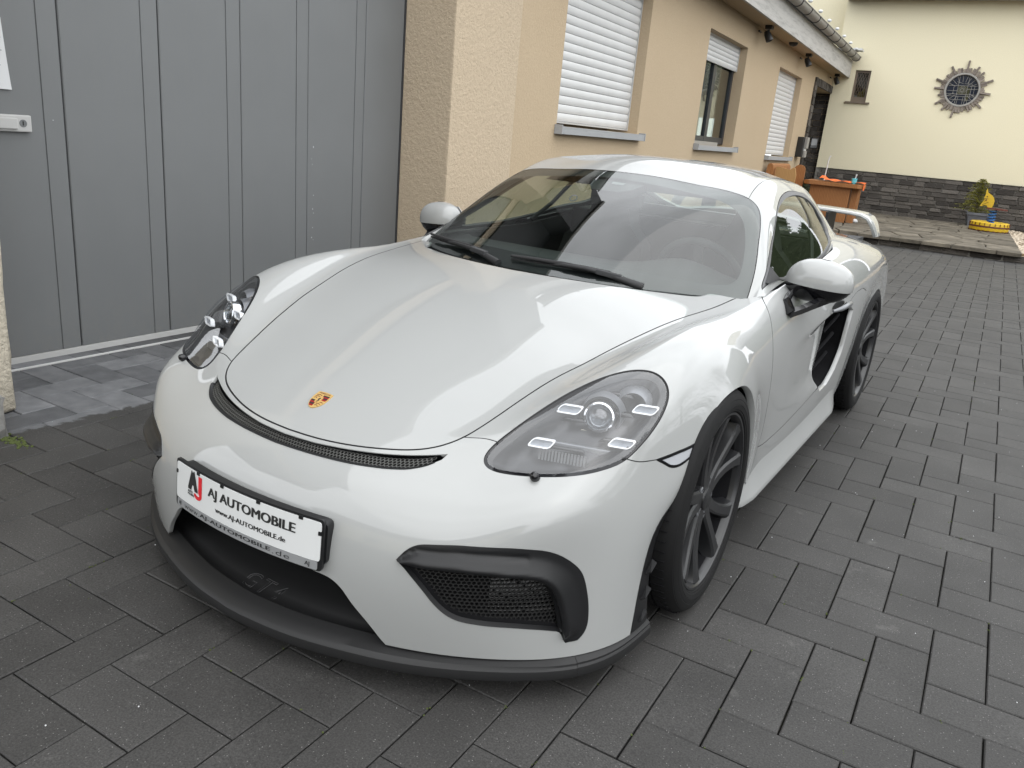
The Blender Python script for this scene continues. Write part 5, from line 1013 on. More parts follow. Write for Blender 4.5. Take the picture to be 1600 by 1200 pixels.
mk_pts[3:5, 1] = 8.0
b2 = ext(resample(body, np.vstack([fe['bumpline2'][:2], mk_pts[:1]]), .01, False, .4)); Bc.gap(b2, .0013)
hl = resample(body, fe['headlight'], .008, True, 1.0); Bc.gap(hl, .0044, True)
marker = resample(body, mk_pts, .008, True, .3, corners=(0, 3, 4)); Bc.gap(marker, .0016, True)
dl = np.vstack([body.near([(.742, .672, .842)]), fe['doorline'][:1], fe['doorline'][2:4], body.near([(.847, .537, .706), (.857, .545, .628), (.861, .545, .555), (.862, .545, .47), (.862, .548, .38)]), [[11.25, 7.62]], [[11.25, 8.0]]])
dq = ext(resample(body, dl, .012, False, 2.0), .02, 0.0); Bc.gap(dq, .0018)
# door sill line and rear door line
sill_l = resample(body, np.vstack([[[11.25, 7.62]], [[12.4, 7.60]], body.near([(.862, 1.435, .362)])]), .02, False, .4); sill_l = ext(sill_l, .004, .02); Bc.gap(sill_l, .0014)
vent = resample(body, fe['vent'], .010, True, .5, corners=(0, 1, 6))
door_r = resample(body, body.near([(.742, 1.50, .893), (.79, 1.50, .862), (.835, 1.50, .81), (.853, 1.525, .755), (.859, 1.572, .69)]), .015, False, .4); door_r = ext(door_r, .03, .012); Bc.gap(door_r, .0016)
# rear wing seam from vent to arch
seam2 = resample(body, body.near([(.867, 1.715, .675), (.868, 1.75, .705), (.876, 1.86, .735), (.885, 1.99, .742), (.893, 2.08, .716)]), .012, False, .6); seam2 = ext(seam2, .02, .0); seam2 = np.vstack([seam2, [[seam2[-1, 0], 8.0]]]); Bc.gap(seam2, .0012)
# holes
grU = [(0, -.8245, .536), (.1, -.817, .5365), (.2, -.793, .538), (.29, -.7615, .5425), (.365, -.727, .551), (.424, -.6935, .5615)]
grD = [(.419, -.712, .550), (.394, -.743, .536), (.36, -.77, .5275), (.31, -.7945, .523), (.225, -.8235, .520), (.11, -.844, .5185), (0, -.851, .5175)]
gr_poly = np.vstack([resample(body, body.near(grU), .010, False, .5), resample(body, body.near(grD), .010, False, .5)]); gr_poly[0, 1] = gr_poly[-1, 1] = 0
Bc.hole(gr_poly)
ink = resample(body, fe['intake'], .009, True, .5, corners=(0, 14, 15)); Bc.hole(ink)
op = fe['opening']; op_edge = resample(body, np.vstack([[[1.12, 0]], [[1.115, .5]], op[1:7], [[.03, 1.80]], [[0, 1.84]]]), .010, False, .4)
Bc.hole(np.vstack([op_edge, [[0, 0]]]))
Bc.hole(vent)
hr = fe['hoodrear'][::-1].copy(); hr[0, 1] = 0
cab = np.vstack([resample(body, np.vstack([hr[:-1], [[11.02, 2.02]]]), .02, False, .3), body.near([(.70, .575, .834), (.722, .62, .838), (.738, .70, .846)]), [[12.0, 3.98], [13, 3.98], [14, 3.9], [15, 3.7], [15.8, 3.0], [16.4, 2.2], [16.6, 0]]]); Bc.hole(cab)
fin_line = np.vstack([[[0.0, 7.05]], [[.35, 7.10]], [[1.0, 7.16]], [[1.7, 7.18]], [[2.05, 7.35]], [[2.35, 8.0]]])
fin_poly = np.vstack([resample(body, fin_line, .012, False, .4), [[0, 8.0]]]); Bc.region('fin', fin_poly)
# rear arch: everything behind the lip of the arch circle stays; boundary of the sheet is the arch itself
Bc.run()
GAPS += [(body, body.ev(np.vstack([q, q[:1]]) if c else q), w) for q, w, c in Bc.lines]
def scoop(uv, X, Nn):
    """the door is hollowed towards the side intake; the skirt of the sill stands proud"""
    y, z = X[:, 1], X[:, 2]
    line = np.interp(y, [0.75, 1.05, 1.30, 1.50, 1.60], [.655, .665, .678, .69, .70]); bot = np.interp(y, [.75, 1.0, 1.3, 1.5], [.40, .385, .36, .33])
    t = np.clip((y - .80) / .72, 0, 1); d = .045 * t ** 1.6
    mid = np.clip((line - z) / .05, 0, 1) * np.clip((z - bot) / .10, 0, 1); mid = mid * mid * (3 - 2 * mid)
    w = d * mid * (X[:, 0] > .7) * (y < 1.9); Y = X - np.array([1.0, 0, 0]) * w[:, None]
    return Y, Nn
def scoop_n(uv, X, Nn):
    Y, _ = scoop(uv, X, Nn); e = 1e-3; a = uv.copy(); a[:, 0] = np.clip(a[:, 0] + e, 0, body.U); b = uv.copy(); b[:, 1] = np.clip(b[:, 1] + e, 0, body.V)
    a0 = uv.copy(); a0[:, 0] = np.clip(a0[:, 0] - e, 0, body.U); b0 = uv.copy(); b0[:, 1] = np.clip(b0[:, 1] - e, 0, body.V)
    f = lambda q: scoop(q, body.ev(q), None)[0]
    n = np.cross(f(a) - f(a0), f(b) - f(b0)); n *= body.sgn; n /= np.linalg.norm(n, axis=1, keepdims=True) + 1e-12; return Y, n
seeds = {'hood': (8, .5), 'front_bumper': (3, 2), 'fender': (9.5, 4.2), 'headlight': (5.2, 4.2), 'side_marker': tuple(marker.mean(0)), 'door': (12.6, 5.2), 'rear_quarter': (18.5, 5), 'side_panel': (14.95, 7.75), 'fin': (1.2, 7.6)}
ids = {k: Bc.at(v) for k, v in seeds.items()}
def comp_F(name): return Bc.F[Bc.comp == ids[name]]
MP = M['paint']
part('hood', panel_mesh_from(body, Bc.uv, comp_F('hood'), 'hood', MP, .012, True))
part('front_bumper', panel_mesh_from(body, Bc.uv, comp_F('front_bumper'), 'front_bumper', MP, .012, True))
for sd in (1, -1):
    part('fender', panel_mesh_from(body, Bc.uv, comp_F('fender'), 'fender', MP, .022, False, sd))
    part('door', panel_mesh_from(body, Bc.uv, comp_F('door'), 'door', MP, .014, False, sd, 0, scoop_n))
    part('wheel_arch_trim', panel_mesh_from(body, Bc.uv, comp_F('fin'), 'wheel_arch_trim', M['black_plastic'], .02, False, sd, -.001))
rest = [c for c in np.unique(Bc.comp) if c >= 0 and c not in ids.values()]
rq = comp_F('rear_quarter')
part('rear_body', panel_mesh_from(body, Bc.uv, rq, 'rear_body', MP, .02, True, 1, 0))
for sd in (1, -1): part('side_panel', panel_mesh_from(body, Bc.uv, comp_F('side_panel'), 'side_panel', MP, .02, False, sd, 0))
extra = [Bc.F[Bc.comp == c] for c in rest if (Bc.comp == c).sum() > 40]
CAR_LOG = {'ids': ids, 'rest': [(int(c), int((Bc.comp == c).sum()), Bc.c[Bc.comp == c].mean(0).round(2).tolist()) for c in rest]}
print('CARLOG', CAR_LOG)

def poly_patch(S, poly, name, m, offset=0.0, depth=.0, du=.1, dv=.1, side=1, both=False, disp=None, smooth=True):
    """a patch of the sheet inside poly (own triangulation), moved along the normal"""
    C_ = Cut(S, .20, .115, du, dv); C_.region('p', poly); C_.run(); F = C_.F[inside(poly, C_.c)]
    return panel_mesh_from(S, C_.uv, F, name, m, depth, both, side, offset, disp)
def dist_disp(poly, S, dmax, slope, shape=None):
    ln = S.ev(np.vstack([poly, poly[:1]]))
    def f(uv, X, Nn):
        d = np.minimum(seg_dist(X, ln) * slope, dmax); return X - Nn * d[:, None], Nn
    return f
def mirror_mesh(me):
    m2 = me.copy(); n = len(m2.vertices); co = np.empty(n * 3); m2.vertices.foreach_get('co', co); co = co.reshape(-1, 3); co[:, 0] *= -1; m2.vertices.foreach_set('co', co.ravel()); m2.flip_normals(); m2.update(); return m2
def both_sides(name, me, parents=(car, car), mats=None):
    a = link_mesh(name, me, None, parents[0]); b = link_mesh(name, mirror_mesh(me), None, parents[1]); return a, b
def bm_mesh(name, bm, m, smooth=False, angle=40):
    me = bpy.data.meshes.new(name); bm.to_mesh(me); bm.free(); me.materials.append(m)
    if smooth: me.polygons.foreach_set('use_smooth', [True] * len(me.polygons)); me.set_sharp_from_angle(angle=math.radians(angle))
    return me

# black tubes added in the panel gaps, standing in for their shade
def gap_backing(q, r=.0042, depth=.0085, disp=None):
    X = body.ev(q); Nn = body.nrm(q)
    if disp is not None: X = disp(q, X, None)[0]
    for sd in (1, -1):
        bm = bmesh.new(); tube(bm, [Vector(p) for p in (X - Nn * depth) * [sd, 1, 1]], r, 6); obj('gap_shade', bm, M['rubber_and_gap_shade'], car)
gap_backing(hq[:-1]); gap_backing(bl[1:-1]); gap_backing(b2); gap_backing(dq[2:], .004, .008, scoop); gap_backing(seam2[3:], .003, .007)

# ------------------------------------------------------------------ headlights
hl_in = side_off(body, hl, -.0042, True); hl_out = side_off(body, hl, .0042, True)
if inside(hl, hl_in[:1])[0] == False: hl_in, hl_out = hl_out, hl_in
def bowl(uv, X, Nn):
    ln = body.ev(np.vstack([hl_out, hl_out[:1]])); d = seg_dist(X, ln); k = np.clip(d / .05, 0, 1); return X - Nn * (.012 + .055 * (k * k * (3 - 2 * k)))[:, None], Nn
bowl_me = poly_patch(body, hl_out, 'headlight', M['lamp_bowl'], 0, 0, .12, .12, 1, False, bowl)
bowl_me.normals_split_custom_set_from_vertices([(0, 0, 0)] * len(bowl_me.vertices))
HLs = both_sides('headlight', bowl_me)
lens_me = panel_mesh_from(body, Bc.uv, comp_F('headlight'), 'lens', M['lens'], 0, False, 1, .0005)
both_sides('lens', lens_me, HLs)
# the black bezel that runs round the lamp just inside the lens
inner = side_off(body, hl_in, .010, True)
if not inside(hl_in, inner[:1])[0]: inner = side_off(body, hl_in, -.010, True)
def ring_mesh(S, a, b, oa, ob, name, m):
    A = S.ev(a) + S.nrm(a) * oa; B_ = S.ev(b) + S.nrm(b) * ob; n = len(a); V = np.concatenate([A, B_]).tolist(); F = [(k, (k + 1) % n, n + (k + 1) % n, n + k) for k in range(n)]
    me = bpy.data.meshes.new(name); me.from_pydata(V, [], F); me.polygons.foreach_set('use_smooth', [True] * n); me.materials.append(m); return me
both_sides('bezel', ring_mesh(body, hl_out, inner, -.006, -.016, 'bezel', M['gloss_black']), HLs)
def hl_at(px, py, depth):
    """a place inside the left lamp, given in the lamp's own face: px across 0..1 from the inner tip, py up 0..1"""
    X = HLP[0] + HLP[1] * px + HLP[2] * py; uv = body.near([X])[0]; return Vector(body.ev(uv) - body.nrm(uv) * depth)
hx = body.ev(hl); 
HLP = (np.array([.52, -.672, .55]), np.array([.28, .20, .03]), np.array([.045, .22, .19]))
fwd = Vector((.30, -.93, .22)).normalized(); rgt = fwd.cross(Vector((0, 0, 1))).normalized() * -1; upv = rgt.cross(fwd) * -1
upv = Vector((0, 0, 1)) - fwd * fwd.z; upv.normalize(); rgt = upv.cross(fwd).normalized()
def frame_at(p, sc=1.0):
    m = Matrix((rgt, fwd, upv)).transposed().to_4x4(); m.translation = p; return m       # local x = rgt, local y = forward, z = up
# DRL units: pixel-true spots found on the lens
drl_uv = body.near([(.622, -.440, .676), (.795, -.335, .670), (.612, -.545, .612), (.770, -.435, .602)]) if False else None
def lens_spot(x, y, z, d):
    uv = body.near([(x, y, z)])[0]; return Vector(body.ev(uv) - body.nrm(uv) * d)
def rrect(w, h, r, n=4, skew=0.0):
    pts = []
    for cx, cz, a0 in ((w / 2 - r, h / 2 - r, 0), (-w / 2 + r, h / 2 - r, PI / 2), (-w / 2 + r, -h / 2 + r, PI), (w / 2 - r, -h / 2 + r, 1.5 * PI)):
        for k in range(n + 1):
            a = a0 + PI / 2 * k / n; x, z = cx + r * math.cos(a), cz + r * math.sin(a); pts.append((x + skew * z, z))
    return pts
def at_frame(bm, p):
    bmesh.ops.transform(bm, matrix=frame_at(Vector(p)), verts=bm.verts)
DRL = [lens_spot(*p, .020) for p in ((.617, -.462, .678), (.782, -.360, .690), (.602, -.563, .611), (.768, -.457, .619))]
for p in DRL:
    bm = bmesh.new(); o = rrect(.056, .024, .008, 4, .7); i = rrect(.0495, .0172, .006, 4, .7); n = len(o)
    A = [bm.verts.new((x, .004, z)) for x, z in o]; B_ = [bm.verts.new((x, .004, z)) for x, z in i]; A2 = [bm.verts.new((x, -.010, z)) for x, z in o]; B2 = [bm.verts.new((x, -.006, z)) for x, z in i]
    for k in range(n):
        q = (k + 1) % n; bm.faces.new((A[k], A[q], B_[q], B_[k])); bm.faces.new((A[k], A2[k], A2[q], A[q])); bm.faces.new((B_[k], B_[q], B2[q], B2[k]))
    at_frame(bm, p); both_sides('daytime_light', bm_mesh('daytime_light', bm, M['drl'], True), HLs)
    bm = bmesh.new(); i = rrect(.0495, .0172, .006, 4, .7); c = bm.verts.new((0, -.009, 0)); r_ = [bm.verts.new((x, -.002, z)) for x, z in i]
    for k in range(len(i)): bm.faces.new((r_[k], r_[(k + 1) % len(i)], c))
    at_frame(bm, p); both_sides('reflector', bm_mesh('reflector', bm, M['drl_in']), HLs)
pj = lens_spot(.685, -.425, .652, .034)
fx = Matrix(((0, 1, 0), (1, 0, 0), (0, 0, 1))).to_4x4()       # lathe axis x -> local y (forward)
bm = bmesh.new(); lathe(bm, [(-.03, .040), (.0, .040), (.008, .038), (.010, .034), (.004, .030), (-.01, .029)], 40, mtx=frame_at(pj) @ fx); both_sides('projector_ring', bm_mesh('projector_ring', bm, M['chrome'], True, 35), HLs)
bm = bmesh.new(); lathe(bm, [(-.008, .029), (.004, .026), (.014, .018), (.018, .008), (.019, .0)], 40, mtx=frame_at(pj) @ fx); both_sides('projector', bm_mesh('projector', bm, M['projector'], True, 80), HLs)
bm = bmesh.new(); lathe(bm, [(-.07, .045), (-.032, .043), (-.022, .05), (-.06, .062)], 32, mtx=frame_at(pj) @ fx); lathe(bm, [(-.02, .028), (-.025, .018), (-.025, 0)], 20, mtx=frame_at(pj) @ fx); both_sides('projector_housing', bm_mesh('projector_housing', bm, M['lamp_grey'], True, 40), HLs)
bm = bmesh.new(); prism(bm, [(-.055, 0, -.006), (.05, 0, -.014), (.0, 0, .012), (-.02, 0, .014)], (0, -.02, 0)); bmesh.ops.bevel(bm, geom=bm.edges[:], offset=.002, segments=1, affect='EDGES'); at_frame(bm, (.668, -.437, .606)); both_sides('chrome_fin', bm_mesh('chrome_fin', bm, M['chrome']), HLs)
bm = bmesh.new(); tube(bm, [(-.045, 0, .012), (.0, 0, .010), (.05, -.004, .0)], .0022, 6); tube(bm, [(-.05, 0, .002), (.05, -.004, -.012)], .0016, 6); at_frame(bm, (.715, -.290, .694)); both_sides('chrome_fin', bm_mesh('chrome_fin', bm, M['chrome'], True), HLs)
bm = bmesh.new(); box(bm, -.10, .085, -.035, .0, -.018, .0, .004); at_frame(bm, (.685, -.472, .590)); both_sides('lamp_shelf', bm_mesh('lamp_shelf', bm, M['lamp_grey']), HLs)
bm = bmesh.new()
for k in range(15): box(bm, -.055 + k * .008, -.0505 + k * .008, -.004, 0, -.013, .013)
at_frame(bm, (.643, -.530, .566)); both_sides('ribbed_reflector', bm_mesh('ribbed_reflector', bm, M['lamp_grey']), HLs)
bm = bmesh.new(); lathe(bm, [(-.05, .05), (-.02, .055), (.01, .050), (.03, .036)], 24, mtx=frame_at(Vector((.725, -.315, .668))) @ fx); both_sides('upper_reflector', bm_mesh('upper_reflector', bm, M['lamp_grey'], True, 40), HLs)

for (p0, w_, h_, tl_) in (((.640, -.470, .660), .075, .010, .25), ((.735, -.395, .672), .06, .012, .3), ((.650, -.535, .600), .10, .008, .12), ((.735, -.455, .612), .06, .010, .2), ((.700, -.345, .700), .07, .014, .35)):
    bm = bmesh.new(); prism(bm, [(-w_ / 2, 0, -h_ / 2), (w_ / 2, -.012, -h_ * .2), (w_ / 2 - .01, -.012, h_ * .6), (-w_ / 2 + .012, 0, h_ / 2)], (0, -.016, tl_ * .01)); bmesh.ops.bevel(bm, geom=bm.edges[:], offset=.0015, segments=1, affect='EDGES')
    at_frame(bm, lens_spot(*p0, .040)); both_sides('lamp_blade', bm_mesh('lamp_blade', bm, M['gloss_black']), HLs)

# side markers
mk_in = side_off(body, marker, .0016, True)
mk_me = panel_mesh_from(body, Bc.uv, comp_F('side_marker'), 'side_marker', M['marker'], .006, False, 1, -.0005)
SM = both_sides('side_marker', mk_me)
mo, mi = marker, side_off(body, marker, .006, True)
if not inside(marker, mi.mean(0)[None])[0] or np.ptp(mi[:, 0]) > np.ptp(marker[:, 0]): mi = side_off(body, marker, -.006, True)
both_sides('marker_bezel', ring_mesh(body, mo, mi, .0015, .0012, 'marker_bezel', M['gloss_black']), SM)

# headlight washer caps
for sd in (1, -1):
    bm = bmesh.new(); n = Vector(body.nrm(body.near([(.639, -.633, .534)])[0])); n.x *= sd; p = Vector(body.ev(body.near([(.639, -.633, .534)])[0])); p.x *= sd; d = (n * .6 + Vector((0, -.7, .25))).normalized()
    lathe(bm, [(-.01, .011), (.004, .0115), (.014, .0105), (.020, .006), (.0215, 0)], 20, mtx=Matrix.Translation(p) @ d.to_track_quat('X', 'Z').to_matrix().to_4x4())
    obj('washer_nozzle', bm, M['gloss_black'], car, smooth=True, angle=60)

# ------------------------------------------------------------------ honeycomb grilles
def honeycomb(name, fn, w, h, pitch, wire, keep, m, parent, depth=.004):
    """open hexagonal mesh: fn(s,t) gives point and normal, keep(s,t) says whether a cell stays"""
    V, F = [], []; r = pitch / math.sqrt(3); rows_ = int(h / (pitch * .866)) + 2; cols = int(w / pitch) + 2
    for a in range(-rows_ // 2, rows_ // 2 + 1):
        for b in range(-cols // 2, cols // 2 + 1):
            s0, t0 = b * pitch + (pitch / 2 if a % 2 else 0), a * pitch * .866
            if not keep(s0, t0): continue
            base = len(V)
            for rad, dz in ((r, 0), (r - wire, 0), (r - wire, -depth)):
                for k in range(6):
                    t = PI / 6 + k * PI / 3; p, n = fn(s0 + rad * math.cos(t), t0 + rad * math.sin(t)); V.append(p + n * dz)
            for k in range(6):
                q = (k + 1) % 6; F.append((base + k, base + q, base + 6 + q, base + 6 + k)); F.append((base + 6 + k, base + 6 + q, base + 12 + q, base + 12 + k))
    o = pydata(name, V, F, m, parent); return stuff(o)
gU = resample(body, body.near(grU), .005, False, .6); gD = resample(body, body.near(grD), .005, False, .6)[::-1]
XU, XD = body.ev(gU), body.ev(gD); XU[0, 0] = XD[0, 0] = 0
def gr_fn(s, t, inset=-.006):
    sg = 1 if s >= 0 else -1; a = min(abs(s), .445)
    u = np.array([np.interp(a, XU[:, 0] * 1.05, XU[:, k]) for k in range(3)]); d = np.array([np.interp(a, XD[:, 0] * 1.05, XD[:, k]) for k in range(3)])
    hh = np.linalg.norm(u - d) + 1e-6; f = .5 + t / hh; p = d + (u - d) * f; n = np.array([.0, -.72, .69]); p = p + n * inset; p[0] *= sg; return p, n
def gr_keep(s, t):
    a = abs(s)
    if a > .42: return False
    u = np.array([np.interp(a, XU[:, 0] * 1.05, XU[:, k]) for k in range(3)]); d = np.array([np.interp(a, XD[:, 0] * 1.05, XD[:, k]) for k in range(3)]); hh = np.linalg.norm(u - d)
    return -hh / 2 + .004 < t < hh / 2 - .007
grl = bpy.data.objects.new('upper_grille', None); COL.objects.link(grl); grl.parent = car
M['mesh'] = mat('grille_mesh', (0.06, 0.06, 0.057), 0.45); M['dark_mesh'] = mat('dark_mesh', (0.014, 0.014, 0.014), 0.5)
honeycomb('honeycomb', lambda s, t: gr_fn(s, t), .9, .05, .0098, .0011, gr_keep, M['mesh'], grl, .004)
V, F = [], []; NS = 80                                                # tray behind the mesh, and the frame round the slot
for k in range(NS + 1):
    s = -.430 + .86 * k / NS; a = abs(s); sg = 1 if s >= 0 else -1
    u = np.array([np.interp(a, XU[:, 0] * 1.05, XU[:, q]) for q in range(3)]); d = np.array([np.interp(a, XD[:, 0] * 1.05, XD[:, q]) for q in range(3)])
    for p, o_ in ((u, (0, -.002, -.0015)), (u, (0, .006, -.010)), (u, (0, .05, -.03)), (d, (0, .06, -.02)), (d, (0, .018, -.006)), (d, (0, .003, .0025)), (d, (0, -.003, .0005)), (d, (0, -.001, -.0035))):
        q = p + np.array(o_); V.append((q[0] * sg, q[1], q[2]))
for k in range(NS):
    for j in range(7): F.append((k * 8 + j, k * 8 + 8 + j, k * 8 + 9 + j, k * 8 + 1 + j))
pydata('slot_frame', V, F, M['black_plastic'], grl, True, 60)

# ------------------------------------------------------------------ outer front intakes
fi = fe['intake']; fn_ = fe['intakein']
bar_raw = np.vstack([fi[0:16], fn_[::-1][1:-1]]); bar = resample(body, bar_raw, .009, True, .5, corners=(0, 13, 15))
open_raw = np.vstack([fn_, fi[16:25]]); opn = resample(body, open_raw, .009, True, .4, corners=(0, 9))
lnI = body.ev(resample(body, fn_, .006, False, .5)); lnO = body.ev(resample(body, fi[0:15], .006, False, .5))
def bar_disp(uv, X, Nn):
    d = seg_dist(X, lnI); e = seg_dist(X, lnO); k = e / (d + e + 1e-6); b = .002 + .020 * np.clip((k - .25) / .6, 0, 1) ** 1.3 - .006 * np.exp(-((k - .33) / .07) ** 2) * (X[:, 0] < .69) - .010 * np.exp(-(d / .004) ** 2)
    return X + Nn * b[:, None], Nn
bar_me = poly_patch(body, bar, 'intake_frame', M['black_plastic'], 0, .035, .06, .05, 1, False, bar_disp)
bar_me.normals_split_custom_set_from_vertices([(0, 0, 0)] * len(bar_me.vertices)); bar_me.set_sharp_from_angle(angle=math.radians(42))
IF = both_sides('intake_frame', bar_me)
duct = poly_patch(body, ink, 'intake_duct', M['dark'], 0, 0, .1, .1, 1, False, dist_disp(ink, body, .075, 2.5)); both_sides('intake_duct', duct, IF)
ctr = np.array([1.05, 3.55])
def in_fn(s, t):
    uv = np.clip(np.array([ctr[0] + t / .112, ctr[1] + s / .098]), 0, (body.U, body.V)); n = body.nrm(uv); return body.ev(uv) - n * .022, n
oi_ = side_off(body, opn, .004, True)
def in_keep(s, t): return bool(inside(opn, np.array([[ctr[0] + t / .112, ctr[1] + s / .098]]))[0])
honeycomb('honeycomb', in_fn, .42, .22, .0088, .0009, in_keep, M['dark_mesh'], IF[0], .005)
honeycomb('honeycomb', lambda s, t: (lambda r: (r[0] * [-1, 1, 1], r[1] * [-1, 1, 1]))(in_fn(s, t)), .42, .22, .0088, .0009, in_keep, M['dark_mesh'], IF[1], .005)
M['fins'] = mat('radiator_fins', (0.20, 0.20, 0.20), 0.5, metal=.3)
V, F = [], []
for r_ in range(15):
    t0 = -.035 + r_ * .0085
    for c_ in range(22):
        s0 = -.005 + c_ * .0060
        if (c_ * 7 + r_ * 3) % 11 == 0: continue
        b = len(V)
        for s, t in ((s0, t0), (s0 + .0052, t0), (s0 + .0052, t0 + .0042), (s0, t0 + .0042)):
            p, n = in_fn(s, t); V.append(p - n * .012)
        F.append((b, b + 1, b + 2, b + 3))
rad = pydata('radiator', V, F, M['fins'], IF[0]); stuff(rad)
rad2 = pydata('radiator', [(-x, y, z) for x, y, z in V], [f[::-1] for f in F], M['fins'], IF[1]); stuff(rad2)
rimI = ring_mesh(body, opn, side_off(body, opn, .006, True) if inside(opn, side_off(body, opn, .006, True)[:1])[0] else side_off(body, opn, -.006, True), .0015, -.010, 'opening_edge', M['black_plastic']); both_sides('opening_edge', rimI, IF)
# little fins on the black trim ahead of the front wheels
for sd in (1, -1):
    for (y, z) in ((-.388, .285), (-.400, .215), (-.405, .150)):
        bm = bmesh.new(); prism(bm, [(.856 * sd, y - .016, z - .014), (.870 * sd, y - .014, z - .004), (.872 * sd, y + .012, z + .012), (.856 * sd, y + .018, z + .014)], (0, .002, -.004)); obj('trim_fin', bm, M['black_matte'], car)

# ------------------------------------------------------------------ centre opening, splitter
V, F = [], []                                                         # duct behind the centre opening
stn = [(0, .262), (.10, .262), (.20, .262), (.27, .262), (.33, .24), (.40, .20), (.46, .165), (.52, .14)]
pr = []
for x, zt in [(-a, b) for a, b in stn[::-1][:-1]] + stn:
    y0 = float(np.interp(abs(x), [0, .25, .45, .57], [-.945, -.925, -.868, -.800])) + .022; pr.append([(x, y0, zt + .012), (x, y0 + .05, zt - .004), (x, -.76, zt - .012), (x, -.70, .17), (x, -.70, .155)])
for k, r_ in enumerate(pr):
    V += r_
for k in range(len(pr) - 1):
    for j in range(4): F.append((k * 5 + j, k * 5 + 5 + j, k * 5 + 6 + j, k * 5 + 1 + j))
cd = pydata('centre_duct', V, F, M['dark'], car, True)
M['fins2'] = M['mesh']
V, F = [], []
for k in range(7):
    z = .165 + k * .013
    for (x, nx) in [(-.30 + q * .06, -.24 + q * .06) for q in range(10)]:
        b = len(V); V += [(x, -.79 + .25 * x * x, z), (nx, -.79 + .25 * nx * nx, z), (nx, -.79 + .25 * nx * nx, z + .003), (x, -.79 + .25 * x * x, z + .003)]; F.append((b, b + 1, b + 2, b + 3))
stuff(pydata('duct_slats', V, F, M['fins'], cd))
outer = [(0, -.995), (.10, -.992), (.20, -.978), (.302, -.948), (.435, -.907), (.568, -.838), (.691, -.752), (.765, -.690), (.817, -.635), (.848, -.570), (.868, -.49), (.874, -.41), (.876, -.355)]
inner_ = [(0, -.935), (.095, -.932), (.185, -.920), (.275, -.895), (.40, -.860), (.540, -.806), (.668, -.728), (.742, -.670), (.793, -.618), (.826, -.555), (.846, -.48), (.852, -.405), (.854, -.355)]
def spl(pts, n):
    p = np.array(pts, float); d = np.r_[0, np.cumsum(np.linalg.norm(np.diff(p, axis=0), axis=1))]; t = np.linspace(0, d[-1], n); q = np.stack([np.interp(t, d, p[:, k]) for k in range(2)], -1)
    for _ in range(12): q[1:-1] = q[1:-1] * .5 + (q[:-2] + q[2:]) * .25
    q[0, 0] = 0; q[1, 1] = q[0, 1]; return q
so, si = spl(outer, 46), spl(inner_, 46)
def lip_half(k0, k1, sd, name, gapend=False):
    V, F = [], []
    for k in range(k0, k1 + 1):
        o, i = so[k], si[k]; c = (o - i) / np.linalg.norm(o - i); u = o * .80 + i * .20; w = o * .35 + i * .65
        for p, z in ((o - c * .012, .064), (o - c * .002, .070), (o + c * .001, .080), (o - c * .001, .096), (o - c * .005, .1015), (u, .107), (w, .1145), (i, .121), (i - c * .006, .1195), (i - c * .008, .112), (i - c * .05, .113)): V.append((p[0] * sd, p[1], z))
    n = 11
    for k in range(k1 - k0):
        for j in range(n - 1): q = (k * n + j, k * n + n + j, k * n + n + 1 + j, k * n + 1 + j); F.append(q if sd > 0 else q[::-1])
    return V, F
Va, Fa = lip_half(0, 34, 1, ''); Vb, Fb = lip_half(0, 34, -1, '')
sp_ = pydata('splitter', Va + Vb, Fa + [tuple(i + len(Va) for i in f) for f in Fb], M['lip'], car, True, 24)
bm = bmesh.new(); bm.from_mesh(sp_.data); bmesh.ops.remove_doubles(bm, verts=bm.verts, dist=1e-5); bmesh.ops.recalc_face_normals(bm, faces=bm.faces); bm.to_mesh(sp_.data); bm.free(); sp_.data.polygons.foreach_set('use_smooth', [True] * len(sp_.data.polygons)); sp_.data.set_sharp_from_angle(angle=math.radians(24))
for sd in (1, -1):
    V, F = lip_half(34, 45, sd, ''); V = [(x, y + .002, z) for x, y, z in V]; pydata('splitter_end', V, F, M['lip'], car, True, 24)
V, F = [], []                                                         # hollowed floor of the splitter, rising into the opening
nx_, ny_ = 40, 12
for a in range(nx_ + 1):
    x = -.50 + 1.0 * a / nx_; yf = np.interp(abs(x), si[:, 0], si[:, 1]) + .004
    for b in range(ny_ + 1):
        t = b / ny_; y = yf + (-.70 - yf) * t; z = .1195 - .010 * math.sin(min(1, t * 5) * PI) + .050 * t ** 1.2
        V.append((x, y, z))
F = [(a * (ny_ + 1) + b, (a + 1) * (ny_ + 1) + b, (a + 1) * (ny_ + 1) + b + 1, a * (ny_ + 1) + b + 1) for a in range(nx_) for b in range(ny_)]
fl = pydata('splitter_floor', V, F, M['lip'], sp_, True)
cu = bpy.data.curves.new('lettering', 'FONT'); cu.body = 'GT4'; cu.size = .066; cu.align_x = 'CENTER'; cu.fill_mode = 'NONE'; cu.bevel_depth = .0007; cu.shear = .25; cu.space_character = 1.25; cu.resolution_u = 4
to = bpy.data.objects.new('lettering', cu); COL.objects.link(to); bpy.context.view_layer.update()
me = bpy.data.meshes.new_from_object(to.evaluated_get(bpy.context.evaluated_depsgraph_get())); bpy.data.objects.remove(to)
for v in me.vertices:
    x, yy = v.co.x, v.co.y; y = -.915 + yy * .95; x += -.004; yf = np.interp(abs(x), si[:, 0], si[:, 1]) + .004; t = (y - yf) / (-.70 - yf)
    v.co = Vector((x, y, .1195 - .010 * math.sin(min(1, max(0, t) * 5) * PI) + .050 * max(0, t) ** 1.2 + .0006 + v.co.z))
M['emboss'] = mat('embossed_edge', (0.05, 0.05, 0.052), 0.35); me.materials.clear(); me.materials.append(M['emboss']); o = link_mesh('lettering', me, None, sp_)

